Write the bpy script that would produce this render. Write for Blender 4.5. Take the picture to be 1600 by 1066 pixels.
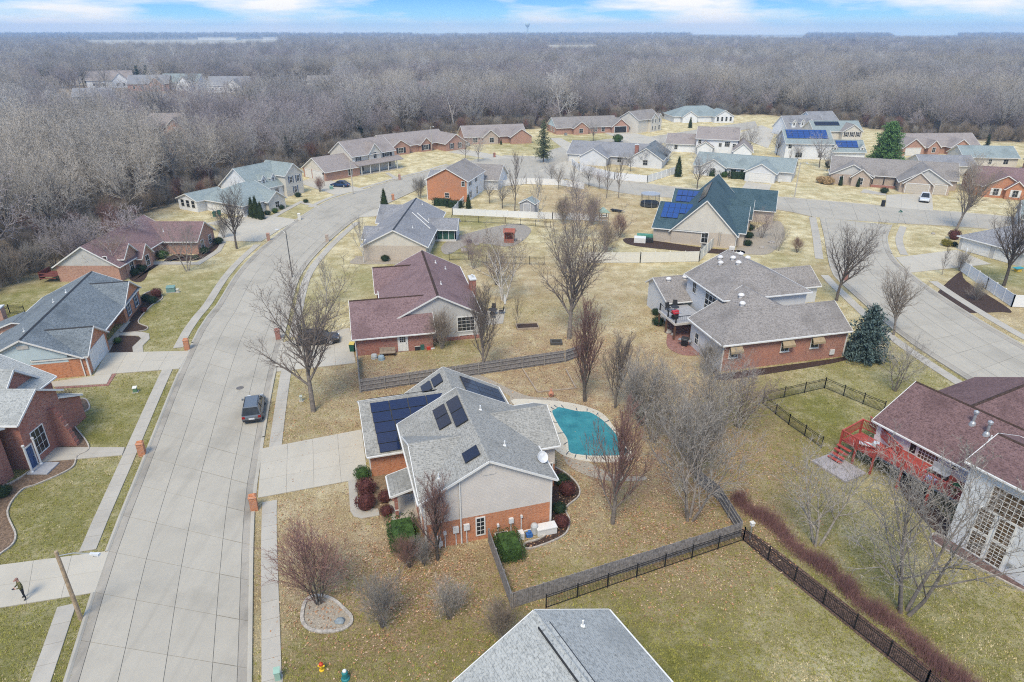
import bpy, math, random
from mathutils import Vector, noise
R = math.radians
rnd = random.Random(11)
scn = bpy.context.scene
COL = scn.collection
for o in list(bpy.data.objects):
    bpy.data.objects.remove(o)

# ------------------------------------------------------------------ camera, sky, sun, exposure
CAM_H, PITCH, FPX = 34.0, R(25.0), 1040.0
cam = bpy.data.cameras.new('camera'); cam.sensor_width = 36; cam.lens = FPX / 1600 * 36
cam.clip_start, cam.clip_end = 0.5, 40000
co = bpy.data.objects.new('camera', cam); COL.objects.link(co)
co.location = (0, 0, CAM_H); co.rotation_euler = (R(90) - PITCH, 0, 0)
scn.camera = co
SUN_EL, SUN_AZ = R(54), R(196)            # sun behind the camera, a little to the left
w = bpy.data.worlds.new('World'); scn.world = w; w.use_nodes = True
nt = w.node_tree; nt.nodes.clear()
def N(nt, t, **k):
    n = nt.nodes.new(t)
    for a, v in k.items():
        if a in n.inputs.keys(): n.inputs[a].default_value = v
        else: setattr(n, a, v)
    return n
out = N(nt, 'ShaderNodeOutputWorld'); bg = N(nt, 'ShaderNodeBackground', Strength=0.09)
sky = N(nt, 'ShaderNodeTexSky', sky_type='NISHITA', sun_disc=False, sun_elevation=SUN_EL, sun_rotation=SUN_AZ)
sky.air_density = 1.0; sky.dust_density = 0.3; sky.ozone_density = 2.0
tc = N(nt, 'ShaderNodeTexCoord'); sep = N(nt, 'ShaderNodeSeparateXYZ'); nt.links.new(tc.outputs['Generated'], sep.inputs[0])
# clear blue above a pale horizon band, then broken white cloud over it, the same all the way round
ramp = N(nt, 'ShaderNodeValToRGB'); cr = ramp.color_ramp
cr.elements[0].position = 0.0; cr.elements[0].color = (8.2, 9.6, 10.0, 1)
cr.elements[1].position = 0.042; cr.elements[1].color = (0.35, 3.7, 9.9, 1)
e = cr.elements.new(0.018); e.color = (2.4, 6.6, 9.9, 1)
nt.links.new(sep.outputs['Z'], ramp.inputs[0])
mx0 = N(nt, 'ShaderNodeMix', data_type='RGBA'); mx0.inputs[0].default_value = 0.18
nt.links.new(ramp.outputs[0], mx0.inputs[6]); nt.links.new(sky.outputs[0], mx0.inputs[7])
mp = N(nt, 'ShaderNodeMapping'); mp.inputs['Scale'].default_value = (2.6, 2.6, 16.0); mp.inputs['Location'].default_value = (0.35, 0.1, 0.0)
nt.links.new(tc.outputs['Generated'], mp.inputs[0])
cn = N(nt, 'ShaderNodeTexNoise', Scale=1.55, Detail=6.0, Roughness=0.55); nt.links.new(mp.outputs[0], cn.inputs['Vector'])
cm = N(nt, 'ShaderNodeMapRange'); cm.inputs[1].default_value = 0.45; cm.inputs[2].default_value = 0.60
nt.links.new(cn.outputs[0], cm.inputs[0])
mx = N(nt, 'ShaderNodeMix', data_type='RGBA'); mx.inputs[7].default_value = (9.7, 9.3, 8.75, 1)
nt.links.new(cm.outputs[0], mx.inputs[0]); nt.links.new(mx0.outputs[2], mx.inputs[6])
nt.links.new(mx.outputs[2], bg.inputs[0]); nt.links.new(bg.outputs[0], out.inputs[0])
sl = bpy.data.lights.new('sun', 'SUN'); sl.energy = 2.7; sl.angle = R(22); sl.color = (1.0, 0.90, 0.72)
so = bpy.data.objects.new('sun', sl); COL.objects.link(so); so.location = (0, 0, 200)
so.rotation_euler = Vector((math.sin(SUN_AZ) * math.cos(SUN_EL), math.cos(SUN_AZ) * math.cos(SUN_EL), math.sin(SUN_EL))).to_track_quat('Z', 'Y').to_euler()
scn.view_settings.view_transform = 'Standard'; scn.view_settings.look = 'None'
scn.view_settings.exposure = 0.45; scn.view_settings.gamma = 1.0; scn.view_settings.use_curve_mapping = False
scn.render.engine = 'CYCLES'
scn.cycles.use_denoising = False; scn.cycles.denoiser = 'OPENIMAGEDENOISE'; scn.cycles.denoising_input_passes = 'RGB_ALBEDO_NORMAL'; scn.cycles.denoising_prefilter = 'NONE'
scn.cycles.max_bounces = 5; scn.cycles.diffuse_bounces = 2; scn.cycles.glossy_bounces = 2
scn.cycles.transmission_bounces = 2; scn.cycles.volume_bounces = 1; scn.cycles.caustics_reflective = False; scn.cycles.caustics_refractive = False
scn.render.film_transparent = False; scn.cycles.pixel_filter_type = 'BLACKMAN_HARRIS'; scn.cycles.filter_width = 1.1

def at(px, py, z=0.0):
    """the world point at height z seen at photo pixel (px, py)"""
    u, v = (px - 800) / FPX, (py - 533) / FPX
    s, c = math.sin(PITCH), math.cos(PITCH)
    t = (z - CAM_H) / (-s - v * c)
    return Vector((u * t, (c - v * s) * t, z))
def ats(pts, z=0.0): return [at(a, b, z) for a, b in pts]

# ------------------------------------------------------------------ materials (procedural)
MATS = {}
def base_mat(name, rough=0.85, spec=0.25, metal=0.0):
    m = bpy.data.materials.new(name); m.use_nodes = True
    nt = m.node_tree; b = nt.nodes['Principled BSDF']
    b.inputs['Roughness'].default_value = rough; b.inputs['Specular IOR Level'].default_value = spec; b.inputs['Metallic'].default_value = metal
    return m, nt, b
def mixc(nt, fac, a, b, blend='MIX'):
    n = nt.nodes.new('ShaderNodeMix'); n.data_type = 'RGBA'; n.blend_type = blend
    for i, x in ((0, fac), (6, a), (7, b)):
        if hasattr(x, 'links') or isinstance(x, bpy.types.NodeSocket): nt.links.new(x, n.inputs[i])
        elif i == 0: n.inputs[0].default_value = x
        else: n.inputs[i].default_value = (*x, 1)
    return n.outputs[2]
def nz(nt, scale, detail=3, rough=0.6, vec=None, lo=0.35, hi=0.65):
    n = N(nt, 'ShaderNodeTexNoise', Scale=scale, Detail=detail, Roughness=rough)
    nt.links.new(vec if vec is not None else coords(nt), n.inputs['Vector'])
    r = nt.nodes.new('ShaderNodeMapRange'); r.inputs[1].default_value = lo; r.inputs[2].default_value = hi
    nt.links.new(n.outputs[0], r.inputs[0]); return r.outputs[0]
def coords(nt, kind='Object', scale=None):
    if kind == 'World':
        v = nt.nodes.new('ShaderNodeNewGeometry').outputs['Position']
    else:
        v = nt.nodes.new('ShaderNodeTexCoord').outputs[kind]
    if scale:
        m = nt.nodes.new('ShaderNodeMapping'); m.inputs['Scale'].default_value = scale; nt.links.new(v, m.inputs[0]); v = m.outputs[0]
    return v
def bump(nt, b, h, strength=0.3, dist=0.02):
    n = nt.nodes.new('ShaderNodeBump'); n.inputs['Strength'].default_value = strength; n.inputs['Distance'].default_value = dist
    nt.links.new(h, n.inputs['Height']); nt.links.new(n.outputs[0], b.inputs['Normal'])
def math_(nt, op, a, b):
    n = nt.nodes.new('ShaderNodeMath'); n.operation = op; n.use_clamp = True
    for i, x in enumerate((a, b)):
        if isinstance(x, bpy.types.NodeSocket): nt.links.new(x, n.inputs[i])
        else: n.inputs[i].default_value = x
    return n.outputs[0]
def mul(c, k): return tuple(min(1, x * k) for x in c)
def M(name, col, rough=0.85, var=0.14, scale=3.0, spec=0.25, metal=0.0, kind='Object', fine=0, per_object=0.0):
    if name in MATS: return MATS[name]
    m, nt, b = base_mat(name, rough, spec, metal)
    v = coords(nt, kind)
    c = mixc(nt, nz(nt, scale, 4, vec=v), mul(col, 1 - var), mul(col, 1 + var))
    if fine: c = mixc(nt, nz(nt, fine, 2, vec=v), mul(col, 1 - var * 1.4), c)
    if per_object:
        oi = nt.nodes.new('ShaderNodeObjectInfo')
        hs = nt.nodes.new('ShaderNodeHueSaturation'); mr = nt.nodes.new('ShaderNodeMapRange')
        mr.inputs[3].default_value = 1 - per_object; mr.inputs[4].default_value = 1 + per_object
        nt.links.new(oi.outputs['Random'], mr.inputs[0]); nt.links.new(mr.outputs[0], hs.inputs['Value']); nt.links.new(c, hs.inputs['Color']); c = hs.outputs[0]
    nt.links.new(c, b.inputs['Base Color']); MATS[name] = m
    return m
def wallvec(nt, kz=1.0):
    """object coordinates folded so that (along the wall, height) lie in x, y"""
    s = nt.nodes.new('ShaderNodeSeparateXYZ'); nt.links.new(coords(nt), s.inputs[0])
    a = nt.nodes.new('ShaderNodeMath'); a.operation = 'ADD'; nt.links.new(s.outputs[0], a.inputs[0]); nt.links.new(s.outputs[1], a.inputs[1])
    z = nt.nodes.new('ShaderNodeMath'); z.operation = 'MULTIPLY'; z.inputs[1].default_value = kz; nt.links.new(s.outputs[2], z.inputs[0])
    c = nt.nodes.new('ShaderNodeCombineXYZ'); nt.links.new(a.outputs[0], c.inputs[0]); nt.links.new(z.outputs[0], c.inputs[1])
    return c.outputs[0]
def brick_mat(name, c1, c2, mortar=(0.42, 0.38, 0.33), dark=None, w_=0.22, h_=0.075):
    m, nt, b = base_mat(name, 0.9, 0.2); v = wallvec(nt)
    t = N(nt, 'ShaderNodeTexBrick'); nt.links.new(v, t.inputs['Vector'])
    t.inputs['Scale'].default_value = 1.0; t.inputs['Brick Width'].default_value = w_; t.inputs['Row Height'].default_value = h_
    t.inputs['Mortar Size'].default_value = 0.009; t.inputs['Bias'].default_value = 0.0
    t.inputs['Color1'].default_value = (*c1, 1); t.inputs['Color2'].default_value = (*c2, 1); t.inputs['Mortar'].default_value = (*mortar, 1)
    c = mixc(nt, nz(nt, 4.2, 3, 0.75, coords(nt, 'Object', (1, 1, 2.6)), 0.5, 0.68), t.outputs[0], dark or mul(c2, 0.5))
    c = mixc(nt, nz(nt, 5.5, 3, 0.7, coords(nt, 'Object', (1, 1, 2.6)), 0.58, 0.7), c, mul(mortar, 0.95))
    c = mixc(nt, math_(nt, 'MULTIPLY', nz(nt, 0.35, 3), .3), c, mul(c1, 1.25))
    nt.links.new(c, b.inputs['Base Color'])
    bump(nt, b, t.outputs['Fac'], -0.4, 0.01); MATS[name] = m; return m
def siding_mat(name, col, lap=0.13):
    m, nt, b = base_mat(name, 0.6, 0.3); v = wallvec(nt)
    wv = N(nt, 'ShaderNodeTexWave', wave_type='BANDS', bands_direction='Y', wave_profile='SAW', Scale=0.314 / lap * 1.0)
    nt.links.new(v, wv.inputs['Vector'])
    c = mixc(nt, nz(nt, 0.8, 4), mul(col, 0.94), mul(col, 1.04)); nt.links.new(c, b.inputs['Base Color'])
    bump(nt, b, wv.outputs[0], 0.5, 0.02); MATS[name] = m; return m
def shingle_mat(name, c1, c2, streak=0.12):
    m, nt, b = base_mat(name, 0.95, 0.15); v = wallvec(nt, 2.1)
    t = N(nt, 'ShaderNodeTexBrick'); nt.links.new(v, t.inputs['Vector'])
    t.inputs['Scale'].default_value = 1.0; t.inputs['Brick Width'].default_value = 0.32; t.inputs['Row Height'].default_value = 0.15
    t.inputs['Mortar Size'].default_value = 0.012; t.inputs['Color1'].default_value = (*c1, 1); t.inputs['Color2'].default_value = (*c2, 1)
    t.inputs['Mortar'].default_value = (*mul(c1, 0.55), 1)
    c = mixc(nt, nz(nt, 4.5, 4, 0.8, coords(nt), 0.38, 0.66), t.outputs[0], mul(c2, 1.1))
    c = mixc(nt, nz(nt, 7.0, 2, 0.6, coords(nt), 0.52, 0.72), c, mul(c1, 0.62))
    c = mixc(nt, nz(nt, 0.3, 4, 0.6, coords(nt), 0.5, 0.8), c, mul(c1, 1 - streak * 2))
    nt.links.new(c, b.inputs['Base Color']); bump(nt, b, t.outputs['Fac'], -0.5, 0.02); MATS[name] = m; return m
def concrete(name, col, var=0.06, stain=0.12):
    m, nt, b = base_mat(name, 0.9, 0.2); v = coords(nt, 'World')
    c = mixc(nt, nz(nt, 0.55, 6, 0.65, v), mul(col, 1 - var), mul(col, 1 + var))
    c = mixc(nt, nz(nt, 14, 3, 0.7, v), mul(col, 1 - var), c)
    c = mixc(nt, nz(nt, 0.2, 6, 0.65, v, 0.5, 0.75), c, mul(col, 1 - stain * 2))
    c = mixc(nt, math_(nt, 'MULTIPLY', nz(nt, 1.0, 4, 0.6, coords(nt, 'World', (1.1, .07, 1)), 0.5, 0.72), stain * 2.2), c, mul(col, .55))
    oi = nt.nodes.new('ShaderNodeObjectInfo'); hs = nt.nodes.new('ShaderNodeHueSaturation'); mr = nt.nodes.new('ShaderNodeMapRange')
    mr.inputs[3].default_value = 0.965; mr.inputs[4].default_value = 1.03
    nt.links.new(oi.outputs['Random'], mr.inputs[0]); nt.links.new(mr.outputs[0], hs.inputs['Value']); nt.links.new(c, hs.inputs['Color'])
    nt.links.new(hs.outputs[0], b.inputs['Base Color']); MATS[name] = m; return m
def emboss(name, col, rough, spec): return M(name, col, rough, 0.05, 2, spec)

WHITE = M('white_trim', (0.68, 0.67, 0.64), 0.5, 0.04)
GLASS = M('window_glass', (0.022, 0.026, 0.03), 0.08, 0.4, 1.5, 0.5)
GREENGLASS = M('green_glass', (0.03, 0.09, 0.07), 0.08, 0.3, 1.5, 0.5)
BLACK = M('black_metal', (0.018, 0.018, 0.02), 0.5, 0.1)
DARK = M('dark_plastic', (0.03, 0.03, 0.032), 0.55, 0.15)
GREYM = M('grey_metal', (0.4, 0.41, 0.42), 0.45, 0.1, 3, 0.5, 0.4)
BRICK_O = brick_mat('orange_brick', (0.56, 0.20, 0.075), (0.43, 0.14, 0.05), dark=(0.16, 0.065, 0.04))
BRICK_R = brick_mat('red_brick', (0.36, 0.115, 0.075), (0.25, 0.07, 0.05), dark=(0.12, 0.05, 0.045))
BRICK_M = brick_mat('mottled_brick', (0.42, 0.15, 0.085), (0.24, 0.07, 0.05), (0.5, 0.44, 0.38), (0.13, 0.06, 0.055))
BRICK_P = brick_mat('pink_brick', (0.46, 0.24, 0.17), (0.38, 0.18, 0.125))
BRICK_C = brick_mat('cream_brick', (0.50, 0.43, 0.35), (0.42, 0.35, 0.285), (0.56, 0.52, 0.46), (0.34, 0.28, 0.23))
STONE = brick_mat('stone_facing', (0.46, 0.36, 0.28), (0.36, 0.3, 0.26), (0.5, 0.46, 0.42), (0.28, 0.22, 0.18), 0.4, 0.2)
S_TAUPE = siding_mat('taupe_siding', (0.66, 0.61, 0.56))
S_GREY = siding_mat('pale_grey_siding', (0.50, 0.49, 0.47))
S_WHITE = siding_mat('white_siding', (0.72, 0.735, 0.75))
S_BLUE = siding_mat('pale_blue_siding', (0.50, 0.61, 0.66))
S_CREAM = siding_mat('cream_siding', (0.60, 0.565, 0.50))
S_LGREY = siding_mat('light_grey_siding', (0.62, 0.63, 0.64))
RF_GREEN = shingle_mat('grey_green_shingles', (0.24, 0.235, 0.215), (0.345, 0.335, 0.305))
RF_SLATE = shingle_mat('slate_blue_shingles', (0.115, 0.135, 0.15), (0.20, 0.225, 0.24))
RF_GREY = shingle_mat('mid_grey_shingles', (0.19, 0.19, 0.20), (0.29, 0.29, 0.30))
RF_LGREY = shingle_mat('light_grey_shingles', (0.30, 0.31, 0.30), (0.385, 0.39, 0.37))
RF_BURG = shingle_mat('burgundy_shingles', (0.165, 0.105, 0.105), (0.245, 0.165, 0.165))
RF_MAROON = shingle_mat('maroon_brown_shingles', (0.12, 0.072, 0.07), (0.20, 0.125, 0.12))
RF_TAN = shingle_mat('weathered_tan_shingles', (0.20, 0.18, 0.165), (0.30, 0.275, 0.255))
RF_TEAL = shingle_mat('dark_teal_shingles', (0.035, 0.068, 0.082), (0.075, 0.12, 0.14))
RF_PALE = shingle_mat('pale_green_shingles', (0.21, 0.25, 0.25), (0.285, 0.33, 0.325))
RF_BROWN = shingle_mat('grey_brown_shingles', (0.24, 0.205, 0.19), (0.33, 0.29, 0.27))
CONC = concrete('road_concrete', (0.415, 0.38, 0.315))
GUTTER = concrete('gutter_concrete', (0.37, 0.335, 0.28), 0.1, 0.26)
WALK = concrete('walk_concrete', (0.44, 0.405, 0.345))
DRIVE = concrete('drive_concrete', (0.475, 0.435, 0.36), 0.05, 0.06)
KERB = concrete('kerb_concrete', (0.43, 0.395, 0.33))
JOINT = M('joint_tar', (0.19, 0.18, 0.16), 0.9, 0.3, 6, kind='World')
PAVER = brick_mat('red_paver', (0.30, 0.14, 0.11), (0.24, 0.11, 0.09))
MULCH = M('dark_mulch', (0.085, 0.052, 0.040), 0.95, 0.5, 5, kind='World', fine=30)
GRAVEL = M('pale_gravel', (0.42, 0.36, 0.28), 0.95, 0.3, 6, kind='World', fine=25)
TIMBER = M('weathered_timber', (0.34, 0.27, 0.20), 0.9, 0.2)
FENCEWOOD = M('grey_fence_wood', (0.215, 0.20, 0.195), 0.9, 0.35, 5, per_object=0.12)
FENCERAIL = M('pale_fence_rail', (0.25, 0.235, 0.22), 0.9, 0.2, 4)
VINYL = M('white_vinyl', (0.74, 0.74, 0.73), 0.45, 0.03)
CREAMV = M('cream_vinyl', (0.66, 0.64, 0.57), 0.45, 0.04)
DECKRED = M('red_deck_stain', (0.36, 0.07, 0.055), 0.7, 0.2, 3)
DECKGREY = M('grey_deck_board', (0.36, 0.36, 0.37), 0.8, 0.12)

# ------------------------------------------------------------------ mesh builder and object helpers
class MB:
    def __init__(s): s.v, s.f, s.m = [], [], []
    def face(s, pts, m=0):
        i = len(s.v); s.v += [tuple(p) for p in pts]; s.f.append(tuple(range(i, i + len(pts)))); s.m.append(m)
    def hexa(s, p, m=0, faces=(0, 1, 2, 3, 4, 5)):
        i = len(s.v); s.v += [tuple(q) for q in p]
        F = ((3, 2, 1, 0), (4, 5, 6, 7), (0, 1, 5, 4), (1, 2, 6, 5), (2, 3, 7, 6), (3, 0, 4, 7))
        for k in faces: s.f.append(tuple(i + a for a in F[k])); s.m.append(m)
    def box(s, x0, x1, y0, y1, z0, z1, m=0):
        s.hexa([(x0, y0, z0), (x1, y0, z0), (x1, y1, z0), (x0, y1, z0), (x0, y0, z1), (x1, y0, z1), (x1, y1, z1), (x0, y1, z1)], m)
    def bar(s, p, q, wd, h, m=0, up=(0, 0, 1)):
        """a square bar from p to q, wd wide and h high, centred on the line"""
        p, q = Vector(p), Vector(q); d = (q - p); u = Vector(up)
        sd = d.cross(u)
        if sd.length < 1e-6: sd = Vector((1, 0, 0))
        sd = sd.normalized() * wd / 2; u = sd.cross(d).normalized() * h / 2
        s.hexa([p - sd - u, p + sd - u, q + sd - u, q - sd - u, p - sd + u, p + sd + u, q + sd + u, q - sd + u], m)
    def cone(s, p, q, r0, r1, n=5, m=0, cap=False):
        p, q = Vector(p), Vector(q); d = q - p
        a = d.orthogonal().normalized(); b = d.cross(a).normalized(); i = len(s.v)
        cs = [(math.cos(k * 2 * math.pi / n), math.sin(k * 2 * math.pi / n)) for k in range(n)]
        s.v += [tuple(p + (a * c + b * t) * r0) for c, t in cs]
        if r1 <= 0:
            s.v.append(tuple(q))
            for k in range(n): s.f.append((i + k, i + (k + 1) % n, i + n)); s.m.append(m)
        else:
            s.v += [tuple(q + (a * c + b * t) * r1) for c, t in cs]
            for k in range(n): s.f.append((i + k, i + (k + 1) % n, i + n + (k + 1) % n, i + n + k)); s.m.append(m)
            if cap: s.f.append(tuple(range(i + n, i + 2 * n))); s.m.append(m)
    def lathe(s, prof, n=12, c=(0, 0, 0), m=0):
        i = len(s.v)
        for r, z in prof:
            for k in range(n):
                a = 2 * math.pi * k / n; s.v.append((c[0] + r * math.cos(a), c[1] + r * math.sin(a), c[2] + z))
        for j in range(len(prof) - 1):
            for k in range(n):
                s.f.append((i + j * n + k, i + j * n + (k + 1) % n, i + (j + 1) * n + (k + 1) % n, i + (j + 1) * n + k)); s.m.append(m)
        s.f.append(tuple(i + (len(prof) - 1) * n + k for k in range(n))); s.m.append(m)
    def mesh(s, name, mats, smooth=False):
        me = bpy.data.meshes.new(name); me.from_pydata(s.v, [], s.f)
        for x in (mats if isinstance(mats, (list, tuple)) else [mats]): me.materials.append(x)
        if any(s.m): me.polygons.foreach_set('material_index', s.m)
        if smooth: me.polygons.foreach_set('use_smooth', [True] * len(me.polygons))
        me.update(); return me
    def build(s, name, mats, parent=None, smooth=False, **k):
        return obj(name, s.mesh(name, mats, smooth), parent, **k)
def props(o, label=None, cat=None, group=None, kind=None):
    if label: o['label'] = label
    if cat: o['category'] = cat
    if group: o['group'] = group
    if kind: o['kind'] = kind
def obj(name, me, parent=None, loc=None, rz=0.0, sc=None, label=None, cat=None, group=None, kind=None):
    o = bpy.data.objects.new(name, me); COL.objects.link(o)
    if parent is not None: o.parent = parent
    if loc is not None: o.location = loc
    if rz: o.rotation_euler = (0, 0, rz)
    if sc: o.scale = sc if isinstance(sc, (tuple, list)) else (sc, sc, sc)
    props(o, label, cat, group, kind); return o
def thing(name, label, cat, loc=(0, 0, 0), rz=0.0, group=None, sc=None):
    return obj(name, None, None, loc, rz, sc, label, cat, group)
EXCL = []
def keep_off(pts): EXCL.append(([(p[0], p[1]) for p in pts], min(p[0] for p in pts), max(p[0] for p in pts), min(p[1] for p in pts), max(p[1] for p in pts)))
def sheet(name, pts, z, mat, parent=None, thick=0.0, **k):
    """a flat polygon at height z (with a rim of its own thickness)"""
    b = MB(); top = [(p[0], p[1], z) for p in pts]; b.face(top); keep_off(pts)
    if thick:
        for i in range(len(top)):
            p, q = top[i], top[(i + 1) % len(top)]
            b.face([p, (p[0], p[1], z - thick), (q[0], q[1], z - thick), q])
    return b.build(name, mat, parent, **k)
def smooth_line(pts, n=6, closed=False):
    P = [Vector(p) for p in pts]; out = []; L = len(P)
    rng = range(L) if closed else range(L - 1)
    for i in rng:
        p0 = P[(i - 1) % L] if closed or i > 0 else P[0] * 2 - P[1]
        p1, p2 = P[i], P[(i + 1) % L]
        p3 = P[(i + 2) % L] if closed or i + 2 < L else p2 * 2 - p1
        for k in range(n):
            t = k / n
            out.append(0.5 * ((2 * p1) + (p2 - p0) * t + (2 * p0 - 5 * p1 + 4 * p2 - p3) * t * t + (3 * p1 - p0 - 3 * p2 + p3) * t ** 3))
    if not closed: out.append(P[-1])
    return out
def resample(pts, step):
    acc = [0.0]
    for a, b in zip(pts, pts[1:]): acc.append(acc[-1] + (b - a).length)
    n = max(1, round(acc[-1] / step)); out = []; j = 0
    for k in range(n + 1):
        d = acc[-1] * k / n
        while j < len(acc) - 2 and acc[j + 1] < d: j += 1
        t = (d - acc[j]) / max(1e-9, acc[j + 1] - acc[j]); out.append(pts[j].lerp(pts[j + 1], t))
    return out
def offset(pts, d):
    out = []
    for i, p in enumerate(pts):
        t = (pts[min(i + 1, len(pts) - 1)] - pts[max(i - 1, 0)]); t.z = 0; t.normalize()
        out.append(p + Vector((t.y, -t.x, 0)) * d)
    return out
# ------------------------------------------------------------------ ground: one sheet to the horizon
# what grows where, painted per vertex: R = greener grass, G = fallen leaves, B = woodland floor
GREENS = [((1255, 660), 7.5, 1.0), ((190, 650), 9, .8), ((1130, 900), 9, .6), ((1220, 700), 9, .7), ((1330, 900), 10, .4), ((1040, 930), 7, .6), ((1230, 760), 8, .6), ((850, 480), 6, .3), ((1000, 1040), 8, .9), ((660, 1035), 8, .9), ((530, 1050), 4, .8), ((300, 480), 15, .7), ((1250, 830), 12, .5), ((1480, 1010), 9, .6),
          ((60, 990), 10, .75), ((110, 790), 8, .75), ((1380, 590), 9, .6), ((690, 550), 5, .55), ((820, 905), 3, .6), ((40, 470), 10, .75), ((0, 530), 8, 1.0), ((720, 385), 7, .8),
          ((600, 435), 6, .7), ((1530, 990), 8, .4), ((1300, 800), 9, .35), ((1230, 585), 7, .3), ((1590, 430), 8, .6), ((735, 345), 6, .7), ((840, 228), 14, .5), ((930, 222), 16, .5),
          ((440, 640), 8, .3), ((1080, 1000), 10, .45), ((1290, 430), 10, .3), ((430, 330), 8, .5), ((590, 240), 10, .2)]
LITTER = [((900, 585), 13, .9), ((1010, 590), 11, .8), ((840, 440), 14, .5), ((640, 900), 7, 1.0), ((520, 870), 8, .75), ((1020, 760), 9, 1.0), ((1090, 690), 9, .9), ((960, 700), 6, .8),
          ((740, 900), 5, .9), ((500, 660), 7, .6), ((600, 590), 6, 1.0), ((560, 560), 6, .7), ((990, 480), 12, .45), ((880, 540), 10, .7), ((900, 310), 16, .6), ((960, 340), 12, .5), ((940, 260), 10, .3),
          ((1010, 850), 6, .8), ((600, 960), 6, .7), ((1140, 850), 4, .6), ((470, 780), 5, .5), ((850, 860), 4, .5), ((1200, 760), 6, .3), ((1320, 430), 6, .5), ((1570, 480), 8, .5), ((1100, 900), 5, .3)]
def fall(p, L):
    s = 0.0
    for (c, r, k) in L:
        d = math.hypot(p[0] - c[0], p[1] - c[1]) / r
        if d < 1.6: s = max(s, k * (1 - max(0, min(1, (d - 0.45) / 1.1)) ** 1.2))
    return s
GRE = [(at(*c), r, k) for c, r, k in GREENS]; LIT = [(at(*c), r, k) for c, r, k in LITTER]
# the edge of the woods on the ground, from the left round the back of the houses to the right
WOODEDGE = [(-125, 20), (-100, 45), (-84, 66), (-75, 84), (-71, 98), (-70, 118), (-72, 134), (-68, 156), (-62, 168), (-58, 182), (-53, 200), (-47, 222), (-34, 242), (-12, 254), (12, 266), (34, 282), (56, 296), (88, 308), (112, 310), (128, 285), (142, 250), (160, 232), (200, 222), (300, 215)]
def wood_dist(x, y):
    """how far (x, y) lies behind the woodland edge (negative: on the open side)"""
    best, sg = 1e9, -1
    for (x0, y0), (x1, y1) in zip(WOODEDGE, WOODEDGE[1:]):
        dx, dy = x1 - x0, y1 - y0; t = max(0, min(1, ((x - x0) * dx + (y - y0) * dy) / (dx * dx + dy * dy)))
        d = math.hypot(x - x0 - t * dx, y - y0 - t * dy)
        if d < best: best = d; sg = 1 if dx * (y - y0) - dy * (x - x0) > 0 else -1
    return best * sg
CLEARINGS = [((-250, 452), 62), ((-190, 425), 45), ((-150, 440), 42), ((-215, 372), 28), ((-122, 245), 15), ((-135, 495), 22), ((-50, 434), 14), ((-93, 463), 14), ((220, 446), 20)]
gm, nt_, b_ = base_mat('ground', 0.95, 0.1); v_ = coords(nt_, 'World')
at_ = nt_.nodes.new('ShaderNodeAttribute'); at_.attribute_name = 'zone'
sp = nt_.nodes.new('ShaderNodeSeparateColor'); nt_.links.new(at_.outputs['Color'], sp.inputs[0])
fine = nz(nt_, 7.5, 4, 0.85, v_, .36, .64); fine2 = nz(nt_, 2.6, 5, 0.8, coords(nt_, 'World', (1, 2.2, 1)), .36, .66); mow = nz(nt_, 1.1, 3, 0.6, coords(nt_, 'World', (.22, 1.4, 1)), .35, .65)
tan = mixc(nt_, fine2, (0.60, 0.49, 0.26), (0.84, 0.72, 0.43)); tan = mixc(nt_, fine, (0.30, 0.23, 0.10), tan); tan = mixc(nt_, nz(nt_, .35, 5, .7, v_, .42, .7), tan, (0.86, 0.76, 0.50))
grn = mixc(nt_, fine2, (0.19, 0.185, 0.032), (0.42, 0.375, 0.105)); grn = mixc(nt_, fine, (0.10, 0.105, 0.02), grn); grn = mixc(nt_, mow, mul((0.30, 0.29, 0.085), .8), grn)
gf = math_(nt_, 'ADD', math_(nt_, 'MULTIPLY', sp.outputs[0], 0.95), math_(nt_, 'MULTIPLY', nz(nt_, 0.13, 6, 0.7, v_, .47, .78), 0.5))
gf = math_(nt_, 'MULTIPLY', gf, nz(nt_, 0.55, 6, 0.75, v_, .18, .52))
c_ = mixc(nt_, gf, tan, grn)
lit = mixc(nt_, nz(nt_, 6.5, 4, 0.85, v_, .36, .64), (0.15, 0.085, 0.045), (0.66, 0.45, 0.27))
lf = math_(nt_, 'MULTIPLY', sp.outputs[1], nz(nt_, 0.6, 7, 0.85, v_, .3, .55)); c_ = mixc(nt_, lf, c_, lit)
wf = mixc(nt_, nz(nt_, 0.35, 6, 0.7, v_), (0.17, 0.13, 0.09), (0.36, 0.285, 0.20)); c_ = mixc(nt_, sp.outputs[2], c_, wf)
nt_.links.new(c_, b_.inputs['Base Color']); bump(nt_, b_, nz(nt_, 9, 5, 0.85, v_), 0.8, 0.09)
def ground():
    xs = [-5600, -3000, -1000, -420, -300] + [-220 + i * 2.0 for i in range(int(440 / 2) + 1)] + [300, 420, 1000, 3000, 5600]
    ys = [-600, -120, -20] + [2 + i * 2.0 for i in range(int(330 / 2))] + [345, 370, 400, 450, 520, 800, 1500, 3000, 5600]
    nx = len(xs); v = [(x, y, 0) for y in ys for x in xs]
    f = [(j * nx + i, j * nx + i + 1, (j + 1) * nx + i + 1, (j + 1) * nx + i) for j in range(len(ys) - 1) for i in range(nx - 1)]
    me = bpy.data.meshes.new('ground'); me.from_pydata(v, [], f); me.materials.append(gm)
    ca = me.color_attributes.new('zone', 'FLOAT_COLOR', 'POINT'); d = []
    for x, y, _ in v:
        near = abs(x) < 230 and y < 345
        g = fall((x, y), GRE) if near else 0.1; l = fall((x, y), LIT) if near else 0.0
        wd = wood_dist(x, y) if near else 100
        d += [g, l, max(0, min(1, (wd + 3) / 8)), 1]
    ca.data.foreach_set('color', d); me.update()
    return obj('ground', me, kind='structure')
ground()
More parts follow.
